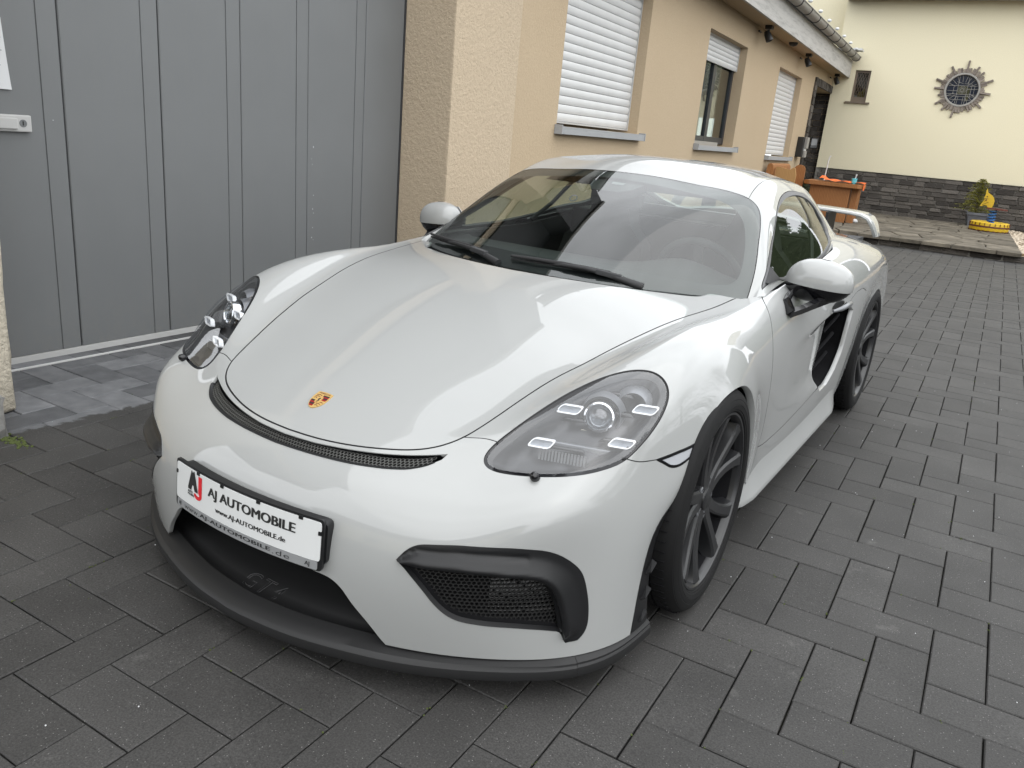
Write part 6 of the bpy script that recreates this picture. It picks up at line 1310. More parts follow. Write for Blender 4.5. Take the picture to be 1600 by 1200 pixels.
# ------------------------------------------------------------------ number plate
plate = bpy.data.objects.new('number_plate', None); COL.objects.link(plate); plate.parent = car
PZ0, PZ1, PW = .292, .424, .268
def pl_pt(s, z, d=0.0):
    y = -.974 + .026 * (s / .268) ** 2; n = Vector((s * .19 * -1 * -1, -1, .06)); n = Vector((-2 * .026 * s / .268 ** 2 * -1 * -1, -1, .05)).normalized()
    n = Vector((2 * .026 * s / .268 ** 2 * 1, -1, .0)).normalized(); n.x *= 1
    return Vector((s, y, z)) + Vector((n.x, n.y, 0)) * d + Vector((0, .06 * (z - .36), 0))
def plate_slab(name, s0, s1, z0, z1, d0, d1, m, parent, r=.008, n=24):
    """a bent slab with rounded corners"""
    prof = []
    for k in range(n + 1):
        s = s0 + (s1 - s0) * k / n; e = min(s - s0, s1 - s); cut = r - math.sqrt(max(0, r * r - max(0, r - e) ** 2)) if e < r else 0
        prof.append((s, z0 + cut, z1 - cut))
    extra = [s0 + r * t for t in (.12, .3, .6)] + [s1 - r * t for t in (.6, .3, .12)]
    ss = sorted([p[0] for p in prof] + extra); prof = []
    for s in ss:
        e = min(s - s0, s1 - s); cut = r - math.sqrt(max(0, r * r - max(0, r - e) ** 2)) if e < r else 0; prof.append((s, z0 + cut, z1 - cut))
    V, F = [], []
    for s, a, b in prof: V += [pl_pt(s, a, d1), pl_pt(s, b, d1), pl_pt(s, b, d0), pl_pt(s, a, d0)]
    for k in range(len(prof) - 1):
        for j in range(4): F.append((k * 4 + j, k * 4 + 4 + j, k * 4 + 4 + (j + 1) % 4, k * 4 + (j + 1) % 4))
    F.append((0, 1, 2, 3)); F.append(tuple(4 * (len(prof) - 1) + q for q in (3, 2, 1, 0)))
    o = pydata(name, V, F, m, parent, True, 35); bm = bmesh.new(); bm.from_mesh(o.data); bmesh.ops.recalc_face_normals(bm, faces=bm.faces); bm.to_mesh(o.data); bm.free(); return o
plate_slab('holder', -PW, PW, PZ0, PZ1, -.007, .001, M['black_plastic'], plate, .010)
plate_slab('holder_back', -PW + .010, PW + .004, PZ0 + .012, PZ1 - .010, -.034, -.0085, M['black_plastic'], plate, .014)
plate_slab('face', -PW + .006, PW - .006, .3175, PZ1 - .0065, .0012, .0030, M['plate_white'], plate, .008)
plate_slab('strip', -PW + .012, PW - .012, PZ0 + .003, .3165, .0012, .0034, M['strip_grey'], plate, .004)
for s in (-.155, -.055, .075, .205): plate_slab('clip', s - .006, s + .006, PZ1 - .012, PZ1 - .003, .0012, .0046, M['black_plastic'], plate, .001, 3)
for s in (-PW + .009, PW - .009): plate_slab('clip', s - .004, s + .004, .385, .395, .0012, .0046, M['black_plastic'], plate, .001, 3)
def plate_text(txt, s0, s1, z0, z1, m, bold=0.0, d=.0033, spacing=1.0, name='lettering', glyph=None):
    me = glyph or text_mesh(txt, 1.0, 0.0, 0, 'LEFT', spacing)
    if not glyph and bold > 0:
        bm = bmesh.new(); bm.from_mesh(me); g0 = bm.verts[:] + bm.edges[:] + bm.faces[:]
        for q, (qx, qy) in enumerate(((1, 0), (2, .0), (3, 0), (0, .8), (3, .8))):
            a = bmesh.ops.duplicate(bm, geom=g0); bmesh.ops.translate(bm, vec=(bold * qx, bold * qy, .001 * (q + 1)), verts=[g for g in a['geom'] if isinstance(g, bmesh.types.BMVert)])
        bm.to_mesh(me); bm.free()
    co = np.array([v.co[:] for v in me.vertices]); lo, hi = co.min(0), co.max(0)
    for v in me.vertices:
        s = s0 + (s1 - s0) * (v.co.x - lo[0]) / (hi[0] - lo[0]); z = z0 + (z1 - z0) * (v.co.y - lo[1]) / (hi[1] - lo[1]); v.co = pl_pt(s, z, d + .12 * v.co.z)
    me.materials.clear(); me.materials.append(m); return link_mesh(name, me, None, plate)
plate_text('AJ AUTOMOBILE', -.112, .192, .364, .397, M['ink'], .030)
plate_text('www.AJ-AUTOMOBILE.de', -.080, .164, .335, .352, M['ink'], .026)
plate_text('A', -.203, -.156, .361, .415, M['ink'], .065)
plate_text('AUTO', -.203, -.180, .3525, .3590, M['ink'], .02); plate_text('MOBILE', -.203, -.172, .3450, .3510, M['ink'], .02)
jm = bpy.data.meshes.new('j'); jp = [(.55, 1.0), (.95, 1.0), (.95, .22)] + [(.5 + .45 * math.cos(t), .22 + .22 * math.sin(t)) for t in np.linspace(0, -PI, 13)][1:] + [(.30, .22)] + [(.5 + .20 * math.cos(t), .22 + .06 * math.sin(t)) for t in np.linspace(-PI, -.3, 7)][1:] + [(.55, .3)]
jm.from_pydata([(x, y, 0) for x, y in jp], [], [tuple(range(len(jp)))]); bm = bmesh.new(); bm.from_mesh(jm); bmesh.ops.triangulate(bm, faces=bm.faces[:]); bm.to_mesh(jm); bm.free()
plate_text('J', -.174, -.138, .343, .409, M['red_ink'], glyph=jm, d=.0037)
plate_text('AJ', -.247, -.236, .2985, .3120, M['ink'], .02, .0037); plate_text('AJ', .222, .236, .2985, .3120, M['ink'], .02, .0037)
plate_text('www.', -.218, -.148, .2995, .3090, M['ink'], -.006, .0037, 1.1); plate_text('AJ-AUTOMOBILE', -.145, .120, .2995, .3125, M['ink'], .02, .0037, 1.05); plate_text('.de', .125, .178, .2995, .3125, M['ink'], -.006, .0037, 1.1)

# ------------------------------------------------------------------ crest on the hood
cre = bpy.data.objects.new('hood_crest', None); COL.objects.link(cre); cre.parent = car
def crest_pt(a, b, h=0.0):
    """a across -1..1, b up -1..1 on the shield"""
    X = np.array([a * .0265, -.703 + b * .031, .591]); uv = body.near([[abs(X[0]), X[1], .591 + b * .011]])[0]; p = body.ev(uv); n = body.nrm(uv); p = p + n * h
    return Vector((math.copysign(p[0], a) if a else 0.0, p[1], p[2]))
shield = [(-.95, .92), (-.5, .97), (0, 1.0), (.5, .97), (.95, .92), (1.0, .2), (.92, -.25), (.72, -.6), (.38, -.88), (0, -1.0), (-.38, -.88), (-.72, -.6), (-.92, -.25), (-1.0, .2)]
def decal(name, pts, h0, h1, m):
    bm = bmesh.new(); top = [bm.verts.new(crest_pt(a, b, h1)) for a, b in pts]; bot = [bm.verts.new(crest_pt(a, b, h0)) for a, b in pts]; bm.faces.new(top)
    for k in range(len(pts)): q = (k + 1) % len(pts); bm.faces.new((top[k], bot[k], bot[q], top[q]))
    bmesh.ops.recalc_face_normals(bm, faces=bm.faces[:]); bmesh.ops.triangulate(bm, faces=[f for f in bm.faces if len(f.verts) > 4]); return obj(name, bm, m, cre)
decal('shield', shield, -.001, .0022, M['gold'])
def clip_x(b): return float(np.interp(b, [-1, -.88, -.6, -.25, .2, .92], [0, .38, .72, .92, 1.0, .95])) * .88
for sx, b0, b1 in ((1, .62, .02), (-1, -.08, -.80)):
    for k in range(4):
        t0 = b0 + (b1 - b0) * k / 4; t1 = b0 + (b1 - b0) * (k + 1) / 4; c0 = .08 if sx > 0 else .04; i0 = .34 if (abs(t0) < .34) else c0; i1 = .34 if (abs(t1) < .34) else c0
        if clip_x(t1) - i1 < .03: i1 = max(0.0, clip_x(t1) - .05)
        decal('stripe', [(sx * i0, t0), (sx * clip_x(t0), t0), (sx * clip_x(t1), t1), (sx * i1, t1)], .0021, .0027, M['ink'] if k % 2 == 0 else M['crest_red'])
for sx, b0 in ((-1, .55), (-1, .36), (-1, .17), (1, -.20), (1, -.40), (1, -.60)):
    w0, w1 = (.40, .78) if abs(b0) < .34 else (.12, clip_x(b0) * .9)
    decal('antler', [(sx * w0, b0), (sx * (w0 + w1) / 2, b0 + .07), (sx * w1, b0 - .02), (sx * w1, b0 - .08), (sx * (w0 + w1) / 2, b0 + .01), (sx * w0, b0 - .06)], .0021, .0026, M['brown'])
decal('centre_shield', [(a * .33, b * .36 - .02) for a, b in shield], .0021, .0031, M['gold'])
decal('horse', [(-.10, -.26), (-.02, -.20), (.02, -.08), (-.08, -.02), (-.12, .10), (-.02, .22), (.08, .24), (.14, .14), (.06, .10), (.12, .0), (.16, -.10), (.08, -.12), (.10, -.22), (.02, -.28)], .0030, .0036, M['ink'])
me = text_mesh('PORSCHE', 1.0, .02); co = np.array([v.co[:] for v in me.vertices]); lo, hi = co.min(0), co.max(0)
for v in me.vertices: v.co = crest_pt(-.72 + 1.44 * (v.co.x - lo[0]) / (hi[0] - lo[0]), .72 + .16 * (v.co.y - lo[1]) / (hi[1] - lo[1]), .0026)
me.materials.clear(); me.materials.append(M['brown']); link_mesh('lettering', me, None, cre)

# ------------------------------------------------------------------ greenhouse: windscreen, roof, side windows
Gc = Cut(roofs, .24, .10, 1 / 9, 1 / 9)
ws3 = [(0, 1.008, 1.1825), (.10, 1.012, 1.1805), (.235, 1.029, 1.1755), (.385, 1.055, 1.1645), (.475, 1.056, 1.1525), (.520, 1.064, 1.1425), (.548, 1.064, 1.130), (.571, 1.053, 1.112), (.592, 1.024, 1.088), (.613, .97, 1.052), (.642, .88, .994), (.668, .80, .938), (.684, .745, .903), (.700, .672, .858), (.708, .63, .832)]
wq = resample(roofs, roofs.near(ws3), .012, False, .8); wq[0, 1] = 0; wq = np.vstack([wq, [[0.0, wq[-1, 1] + .01]]])
Gc.gap(wq, .0016)
sm = resample(roofs, roofs.near([(.524, 1.072, 1.142), (.515, 1.15, 1.168), (.505, 1.28, 1.191), (.50, 1.5, 1.204), (.495, 1.8, 1.188), (.49, 2.1, 1.125), (.49, 2.35, 1.04), (.46, 2.65, .955), (.45, 2.9, .90)]), .02, False, .5); sm = np.vstack([sm, [[10.0, sm[-1, 1]]]]); sm[0] = roofs.near([(.526, 1.060, 1.139)])[0]; Gc.gap(sm, .0012)
wn_raw = roofs.near([(.742, .70, .868), (.728, .72, .878), (.689, .879, .944), (.639, 1.066, 1.024), (.607, 1.188, 1.09), (.580, 1.299, 1.132), (.566, 1.406, 1.155), (.562, 1.518, 1.163), (.561, 1.665, 1.156), (.564, 1.834, 1.134), (.579, 1.979, 1.091), (.596, 2.085, 1.033), (.630, 2.095, .975), (.668, 1.99, .945), (.699, 1.845, .930), (.728, 1.65, .902), (.741, 1.45, .884), (.744, 1.2, .868), (.744, .95, .862)])
wnq = resample(roofs, wn_raw, .012, True, .4, corners=(0, 14)); Gc.gap(wnq, .0015, True)
gl_raw = roofs.near([(.736, .755, .874), (.712, .83, .905), (.672, .97, .970), (.628, 1.12, 1.050), (.604, 1.215, 1.095), (.588, 1.31, 1.120), (.577, 1.41, 1.136), (.573, 1.52, 1.142), (.573, 1.66, 1.136), (.577, 1.80, 1.116), (.592, 1.93, 1.074), (.612, 2.01, 1.025), (.640, 2.015, .980), (.672, 1.93, .955), (.702, 1.79, .936), (.727, 1.62, .912), (.738, 1.45, .897), (.7415, 1.2, .882), (.7415, .95, .876)])
glq = resample(roofs, gl_raw, .012, True, .4, corners=(0, 14)); Gc.region('glass', glq)
# rear screen
rs = roofs.near([(0, 2.02, 1.214), (.25, 2.03, 1.205), (.40, 2.08, 1.158), (.44, 2.2, 1.10), (.44, 2.5, 1.00), (.40, 2.8, .945), (.25, 2.88, .97), (0, 2.9, .98)]); rs[0, 1] = rs[-1, 1] = 0
rq_ = resample(roofs, rs, .02, False, .6); rq_[0, 1] = rq_[-1, 1] = 0; Gc.region('rear', rq_)
Gc.run()
GAPS += [(roofs, roofs.ev(np.vstack([q, q[:1]]) if c else q), w) for q, w, c in Gc.lines]
gid = {k: Gc.at(v) for k, v in {'windscreen': (1.5, .8), 'roof': (4.5, .8), 'pillar': (2.3, 3.3), 'trim': tuple(roofs.near([(.568, 1.6, 1.150)])[0]), 'glass': tuple(roofs.near([(.66, 1.5, 1.02)])[0]), 'rear': (8.0, .8)}.items()}
gF = lambda k: Gc.F[Gc.comp == gid[k]]
print('GLOG', gid, [(int(c), int((Gc.comp == c).sum()), Gc.c[Gc.comp == c].mean(0).round(2).tolist()) for c in np.unique(Gc.comp) if c >= 0])
wsp = part('windscreen', panel_mesh_from(roofs, Gc.uv, gF('windscreen'), 'windscreen', M['windscreen'], 0, True))
part('roof', panel_mesh_from(roofs, Gc.uv, gF('roof'), 'roof', MP, .012, True))
part('rear_screen', panel_mesh_from(roofs, Gc.uv, gF('rear'), 'rear_screen', M['glass'], 0, True))
for sd in (1, -1):
    part('roof_pillar', panel_mesh_from(roofs, Gc.uv, gF('pillar'), 'roof_pillar', MP, .015, False, sd))
    wnp = part('side_window', panel_mesh_from(roofs, Gc.uv, gF('glass'), 'side_window', M['side_glass'], 0, False, sd, -.003))
    part('window_trim', panel_mesh_from(roofs, Gc.uv, gF('trim'), 'window_trim', M['frame_grey'], .012, False, sd, .001), wnp)
    # dark door glass divider and mirror triangle
    bm = bmesh.new(); a0 = [(.738, .752, .873), (.738, .90, .873), (.705, .86, .917)]; prism(bm, [(x * sd + .004 * sd, y, z) for x, y, z in a0], (-.02 * sd, 0, 0)); obj('corner_panel', bm, M['black_matte'], wnp)
    bm = bmesh.new(); tube(bm, [((x - .022) * sd, y, z) for x, y, z in ((.735, 1.50, .88), (.69, 1.62, .965), (.635, 1.70, 1.07), (.575, 1.745, 1.145))], .011, 6); obj('divider', bm, M['black_matte'], wnp)
# black printed border inside the windscreen
wb = resample(roofs, roofs.near([(0, .958, 1.163), (.113, .955, 1.158), (.278, .957, 1.150), (.40, .966, 1.139), (.47, .965, 1.122), (.525, .952, 1.097), (.560, .925, 1.065), (.592, .87, 1.012), (.622, .79, .953), (.643, .715, .905), (.652, .66, .878), (.640, .617, .868), (.60, .575, .863), (.5, .50, .868), (.39, .445, .880), (.2, .385, .889), (0, .36, .893)]), .012, False, .6); wb[0, 1] = wb[-1, 1] = 0
outer_b = np.vstack([wq, roofs.near([(.66, .565, .838), (.52, .43, .838), (.30, .31, .843), (0, .275, .848)])]); outer_b[-1, 1] = 0
ring_poly = np.vstack([outer_b, wb[::-1]])
C2 = Cut(roofs, .24, .10, 1 / 7, 1 / 7); C2.region('b', ring_poly); C2.run(); Fb_ = C2.F[inside(ring_poly, C2.c)]
part('printed_border', panel_mesh_from(roofs, C2.uv, Fb_, 'printed_border', M['ceramic'], 0, True, 1, -.004), wsp)
# camera housing behind the glass and the rear-view mirror
bm = bmesh.new(); prism(bm, [(-.10, .955, 1.152), (.13, .955, 1.148), (.10, .90, 1.125), (.05, .875, 1.112), (-.07, .875, 1.113), (-.09, .90, 1.128)], (0, .03, -.03)); obj('sensor_cover', bm, M['ceramic'], wsp)
bm = bmesh.new(); prism(bm, [(-.01, .9465, 1.1465), (.05, .9465, 1.1455), (.045, .925, 1.1375), (-.005, .925, 1.1385)], (0, -.0008, .0008)); obj('sensor_window', bm, M['lamp_grey'], wsp)
rmv = bpy.data.objects.new('rear_view_mirror', None); COL.objects.link(rmv); rmv.parent = car
bm = bmesh.new(); box(bm, -.12, .12, .97, 1.0, 1.045, 1.105, .012); obj('mirror_case', bm, M['interior'], rmv)
bm = bmesh.new(); tube(bm, [(0, .985, 1.10), (0, .96, 1.14)], .01, 8); obj('mirror_stem', bm, M['interior'], rmv)
bm = bmesh.new(); lathe(bm, [(0, .017), (.002, .017), (.002, .013), (.0, .013)], 24, mtx=Matrix.Translation((-.085, .76, 1.075)) @ Vector((0, -.72, .7)).to_track_quat('X', 'Z').to_matrix().to_4x4()); obj('sticker_ring', bm, M['lamp_grey'], wsp)

# cowl under the wipers
V, F = [], []
for a in range(41):
    x = -.70 + 1.40 * a / 40; yh = .2 + .34 * (abs(x) / .683) ** 2; zc = float(np.interp(abs(x), [0, .3, .52, .7], [.848, .843, .836, .826]))
    V += [(x, yh - .02, zc - .012), (x, yh + .02, zc - .016), (x, yh + .14, zc - .004), (x, yh + .20, zc + .02)]
F = [(a * 4 + b, a * 4 + 4 + b, a * 4 + 5 + b, a * 4 + 1 + b) for a in range(40) for b in range(3)]
pydata('cowl', V, F, M['cowl'], car, True)
def wiper(pts, arm):
    w = bpy.data.objects.new('wiper', None); COL.objects.link(w); w.parent = car
    bm = bmesh.new(); P_ = [Vector(p) for p in pts]; tube(bm, [p + Vector((0, -.004, .014)) for p in P_], [.005] + [.0075] * (len(P_) - 2) + [.003], 8); obj('blade', bm, M['rubber_and_gap_shade'], w, smooth=True, angle=60)
    bm = bmesh.new(); tube(bm, [p + Vector((0, -.002, .003)) for p in P_], .004, 6); obj('rubber_lip', bm, M['rubber_and_gap_shade'], w)
    bm = bmesh.new(); tube(bm, arm, [.015, .010, .0075, .007, .006], 8); obj('arm', bm, M['black_matte'], w, smooth=True, angle=60)
    bm = bmesh.new(); mid = Vector(arm[1]); box(bm, -.045, .045, -.011, .011, -.008, .010, .004, Matrix.Translation(mid) @ (Vector(arm[2]) - mid).to_track_quat('X', 'Z').to_matrix().to_4x4()); obj('hinge_cover', bm, M['interior_grey'], w)
def on_g(x, y): 
    uv = roofs.near([(abs(x), y, .87)])[0]; p = roofs.ev(uv); return (math.copysign(p[0], x), p[1], p[2])
wiper([(-.075, .318, .868), (.03, .320, .871), (.13, .330, .871), (.22, .345, .868), (.30, .368, .866)], [(.42, .375, .846), (.30, .350, .872), (.22, .328, .882), (.14, .320, .882), (.10, .322, .878)][::1])
wiper([(-.60, .52, .862), (-.50, .45, .866), (-.40, .40, .868), (-.30, .365, .868), (-.22, .345, .868)], [(-.11, .285, .852), (-.22, .318, .876), (-.30, .345, .880), (-.38, .378, .880), (-.42, .40, .876)])

# ------------------------------------------------------------------ door mirrors
def mirror_shell(z_lo, z_hi, shrink=0.0):
    bm = bmesh.new(); nu_, nv_ = 28, 18; g = []
    for a in range(nu_):
        t = 2 * PI * a / nu_; row = []
        for b in range(nv_ + 1):
            z = z_lo + (z_hi - z_lo) * b / nv_
            up = z - .878; zz = up / (.086 if up > 0 else .074); k = max(0.0, 1 - abs(zz) ** 2.3) ** (1 / 2.3)
            cx = .872 + .010 * zz; rx = (.118 - shrink) * k; ry0 = (.085 - shrink) * k; ct, st_ = math.cos(t), math.sin(t)
            x = cx + rx * (abs(ct) ** .9) * (1 if ct > 0 else -1); y = .945 + (ry0 if st_ < 0 else .045 * k) * (abs(st_) ** .8) * (1 if st_ > 0 else -1) + .10 * (x - .872)
            # the outer end sits lower and is more pointed
            row.append(bm.verts.new((x, y, z + .008 * (.872 - x) / .118 * (1 if up > -.02 else .3))))
        g.append(row)
    for a in range(nu_):
        for b in range(nv_): bm.faces.new((g[a][b], g[(a + 1) % nu_][b], g[(a + 1) % nu_][b + 1], g[a][b + 1]))
    bm.faces.new([r[0] for r in g][::-1]); bmesh.ops.remove_doubles(bm, verts=bm.verts, dist=1e-5); bmesh.ops.recalc_face_normals(bm, faces=bm.faces[:]); return bm
mcap = bm_mesh('mirror_cap', mirror_shell(.866, .9635), MP, True, 60)
mlow = bm_mesh('mirror_base', mirror_shell(.806, .8655, .003), M['gloss_black'], True, 60)
mirs = []
for sd in (1, -1):
    r = bpy.data.objects.new('door_mirror', None); COL.objects.link(r); r.parent = car; mirs.append(r)
both_sides('mirror_cap', mcap, mirs); both_sides('mirror_base', mlow, mirs)
def strap(pts, w, t, ax_=(0, 1, 0)):
    """flat bar: rectangular section swept along pts"""
    bm = bmesh.new(); P_ = [Vector(p) for p in pts]; rings = []
    for i, p in enumerate(P_):
        d = (P_[min(i + 1, len(P_) - 1)] - P_[max(i - 1, 0)]).normalized(); s_ = Vector(ax_); s_ = (s_ - d * s_.dot(d)).normalized(); u_ = d.cross(s_); ww = w[i] if isinstance(w, list) else w
        rings.append([bm.verts.new(p + s_ * a * ww / 2 + u_ * b * t / 2) for a, b in ((-1, -1), (1, -1), (1, 1), (-1, 1))])
    for a, b in zip(rings[:-1], rings[1:]):
        for k in range(4): bm.faces.new((a[k], a[(k + 1) % 4], b[(k + 1) % 4], b[k]))
    bm.faces.new(rings[0][::-1]); bm.faces.new(rings[-1]); bmesh.ops.recalc_face_normals(bm, faces=bm.faces[:]); return bm
b1 = strap([(.803, .92, .852), (.800, .84, .840), (.802, .772, .820), (.836, .748, .784)], [.034, .034, .036, .030], .016, (.7, 0, .7))
both_sides('mirror_arm', bm_mesh('mirror_arm', b1, M['gloss_black']), mirs)
b1 = strap([(.834, .750, .783), (.858, .81, .794), (.888, .88, .812), (.925, .93, .836), (.965, .945, .857)], [.030, .032, .036, .04, .02], .018, (.5, 0, .85))
both_sides('mirror_arm', bm_mesh('mirror_arm', b1, M['gloss_black']), mirs)
bm = bmesh.new(); prism(bm, [(.775, .995, .845), (.965, 1.012, .845), (.972, 1.012, .90), (.93, 1.008, .945), (.82, .998, .945), (.77, .993, .90)], (0, .002, 0)); both_sides('mirror_glass', bm_mesh('mirror_glass', bm, M['chrome']), mirs)

# ------------------------------------------------------------------ side intake, handle, sill
V, F = [], []; _vr = resample(body, fe['vent'][0:7], .010, False, .5, corners=(1,)); _vf = resample(body, np.vstack([fe['vent'][6:], fe['vent'][:1]]), .010, False, .5); vx = np.vstack([body.ev(_vr), scoop(_vf, body.ev(_vf), None)[0][1:-1]]); vn = len(vx)
V = np.concatenate([vx, vx + [-.03, .015, 0], (vx - vx.mean(0)) * .85 + vx.mean(0) + [-.14, .07, 0]]).tolist()
F = [(k, (k + 1) % vn, vn + (k + 1) % vn, vn + k) for k in range(vn)] + [(vn + k, vn + (k + 1) % vn, 2 * vn + (k + 1) % vn, 2 * vn + k) for k in range(vn)] + [tuple(range(2 * vn, 3 * vn))]
vd = bpy.data.meshes.new('side_intake'); vd.from_pydata(V, [], F); vd.materials.append(M['dark']); VD = both_sides('side_intake', vd)
for k, (y, z) in enumerate(((1.72, .60), (1.66, .52), (1.60, .44))):
    bm = bmesh.new(); tube(bm, [(.80, y - .12, z - .03), (.815, y, z + .01), (.82, y + .06, z + .03)], .008, 6); both_sides('intake_vane', bm_mesh('intake_vane', bm, M['dark'], True), VD)
hp_ = body.near([(.857, 1.42, .710), (.86, 1.48, .728), (.863, 1.56, .732), (.866, 1.63, .722), (.866, 1.66, .708), (.863, 1.58, .697), (.859, 1.48, .700)])
hpq = resample(body, hp_, .01, True, .6)
hd_me = poly_patch(body, hpq, 'handle_recess', M['black_plastic'], .0012, 0, .08, .08); HR = both_sides('handle_recess', hd_me)
bm = strap([(.862, 1.41, .706), (.885, 1.45, .716), (.893, 1.52, .721), (.890, 1.60, .720), (.874, 1.66, .712)], [.02, .03, .034, .034, .02], .018)
bm2 = bmesh.new(); tube(bm2, [(.860, 1.405, .703), (.884, 1.45, .713), (.892, 1.52, .718), (.889, 1.60, .717), (.872, 1.66, .71)], [.006, .010, .011, .011, .006], 10); bm.free()
both_sides('door_handle', bm_mesh('door_handle', bm2, M['lamp_grey'], True), HR)
# skirts: a flared white sill below the doors
prof = [(.846, .335), (.851, .305), (.859, .262), (.872, .216), (.884, .186), (.8885, .174), (.886, .164), (.876, .160), (.80, .158)]
V, F = [], []; ys = np.r_[np.linspace(.385, .50, 6), np.linspace(.6, 1.55, 10), np.linspace(1.62, 1.86, 7)]; n = len(prof)
for y in ys:
    e = np.clip((y - .385) / .12, 0, 1) ** .5 * np.clip((1.88 - y) / .14, 0.15, 1) ** .5
    for x, z in prof: V.append((.846 + (x - .846) * (.35 + .65 * e), y + (.10 * (z - .16) if y > 1.6 else 0), z))
F = [(a * n + b, a * n + n + b, a * n + n + 1 + b, a * n + 1 + b) for a in range(len(ys) - 1) for b in range(n - 1)] + [tuple(range(n))]
sk = bpy.data.meshes.new('side_skirt'); sk.from_pydata(V, [], F); bm = bmesh.new(); bm.from_mesh(sk); bmesh.ops.recalc_face_normals(bm, faces=bm.faces[:]); bm.to_mesh(sk); bm.free()
sk.polygons.foreach_set('use_smooth', [True] * len(sk.polygons)); sk.set_sharp_from_angle(angle=math.radians(40)); sk.materials.append(MP); both_sides('side_skirt', sk)

# ------------------------------------------------------------------ wheels
def tyre_bm(w):
    bm = bmesh.new(); g = .006; pr = [(-.012, .258), (-.001, .2665), (.004, .270), (.0045, .274), (.0065, .276), (.0085, .288), (.0075, .2885), (.0085, .2895), (.0078, .300), (.0062, .3035), (.0070, .305), (.0045, .314), (.0005, .321), (-.0005, .3215), (-.001, .3235), (-.010, .3305), (-.022, .3365)]
    tread = [(-.034, .3385)]
    for k in range(4):
        a = -.034 - (w - .075) * (k + .6) / 4.2; tread += [(a, .340), (a - .0005, .340 - g), (a - .009, .340 - g), (a - .0095, .340)]
    pr += tread + [(-w + .03, .338), (-w + .012, .330), (-w + .002, .31), (-w + .01, .262)]
    lathe(bm, pr, 96); return bm
def rim_parts(parent, sd, w):
    f = 1
    bm = bmesh.new(); lathe(bm, [(-.010, .2585), (-.001, .2655), (.001, .2645), (.0005, .2585), (-.006, .2545), (-.012, .2515), (-.024, .249)], 96); rm = obj('rim', bm, M['rim'], parent, smooth=True, angle=30)
    bm = bmesh.new(); lathe(bm, [(-.0245, .249), (-.06, .243), (-w + .03, .236), (-w + .01, .25)], 64); obj('barrel', bm, M['dark'], parent, smooth=True, angle=30)
    for k in range(5):
        for s in (-1, 1):
            bm = bmesh.new(); th0 = PI / 2 + k * 2 * PI / 5 + .18; rings = []
            for r, dth, a, wd, dp in ((.030, .10, -.028, .040, .035), (.055, .22, -.027, .042, .045), (.085, .205, -.027, .038, .055), (.12, .200, -.025, .034, .060), (.16, .215, -.020, .033, .060), (.20, .243, -.013, .034, .058), (.230, .270, -.007, .038, .048), (.2505, .292, -.003, .050, .026)):
                t = th0 + s * dth; c = Vector((0, math.cos(t), math.sin(t))); q = Vector((0, -math.sin(t), math.cos(t))) ; p = c * r
                rings.append([bm.verts.new(p + q * (wd / 2 * .72) + Vector((a, 0, 0))), bm.verts.new(p - q * (wd / 2 * .72) + Vector((a, 0, 0))), bm.verts.new(p - q * (wd * .55) + Vector((a - .006, 0, 0))), bm.verts.new(p - q * (wd * .75) + Vector((a - dp, 0, 0))), bm.verts.new(p + q * (wd * .75) + Vector((a - dp, 0, 0))), bm.verts.new(p + q * (wd * .55) + Vector((a - .006, 0, 0)))])
            for A, B_ in zip(rings[:-1], rings[1:]):
                for j in range(6): bm.faces.new((A[j], A[(j + 1) % 6], B_[(j + 1) % 6], B_[j]))
            bm.faces.new(rings[0]); bm.faces.new(rings[-1]); bmesh.ops.recalc_face_normals(bm, faces=bm.faces[:])
            obj('spoke', bm, M['rim'], parent, smooth=True, angle=28)
    bm = bmesh.new(); lathe(bm, [(-.07, .075), (-.034, .072), (-.030, .062), (-.032, .036), (-.024, .034), (-.0215, .030), (-.019, .0)], 40); obj('hub', bm, M['rim'], parent, smooth=True, angle=30)
    for k in range(5):
        t = PI / 2 + (k + .5) * 2 * PI / 5 + .18; bm = bmesh.new(); lathe(bm, [(-.045, .0125), (-.030, .0125), (-.028, .010), (-.028, .006), (-.034, .006), (-.034, 0)], 12, mtx=Matrix.Translation((0, .056 * math.cos(t), .056 * math.sin(t)))); obj('wheel_bolt', bm, M['lamp_grey'], parent)
    bm = bmesh.new(); lathe(bm, [(-.105, .09), (-.105, .190), (-.135, .190), (-.135, .09)], 64); obj('brake_disc', bm, M['disc'], parent, smooth=True, angle=30)
    bm = bmesh.new()
    for t in np.linspace(-.55, .55, 9): pass
    ang = [PI * .80 + .11 * q for q in range(9)]; rr_ = []
    for t in ang: rr_.append([bm.verts.new((a, r * math.cos(t), r * math.sin(t))) for a, r in ((-.075, .125), (-.068, .16), (-.075, .205), (-.15, .205), (-.15, .125))])
    for A, B_ in zip(rr_[:-1], rr_[1:]):
        for j in range(5): bm.faces.new((A[j], A[(j + 1) % 5], B_[(j + 1) % 5], B_[j]))
    bm.faces.new(rr_[0]); bm.faces.new(rr_[-1]); bmesh.ops.recalc_face_normals(bm, faces=bm.faces[:]); obj('brake_caliper', bm, M['black_plastic'], parent)
    t = -.95; bm = bmesh.new(); tube(bm, [(-.03, .235 * math.cos(t), .235 * math.sin(t)), (-.012, .225 * math.cos(t), .225 * math.sin(t))], .0045, 8); obj('valve', bm, M['gloss_black'], parent)
    bm = bmesh.new()
    for k in range(72):
        t = 2 * PI * k / 72; box(bm, -.062, -.0210, -.0010, .0010, .330, .3408, mtx=Matrix.Rotation(t, 4, 'X') @ Matrix.Rotation(.5, 4, 'Y') @ Matrix.Translation((.155, 0, -.035)) if False else Matrix.Rotation(t, 4, 'X'))
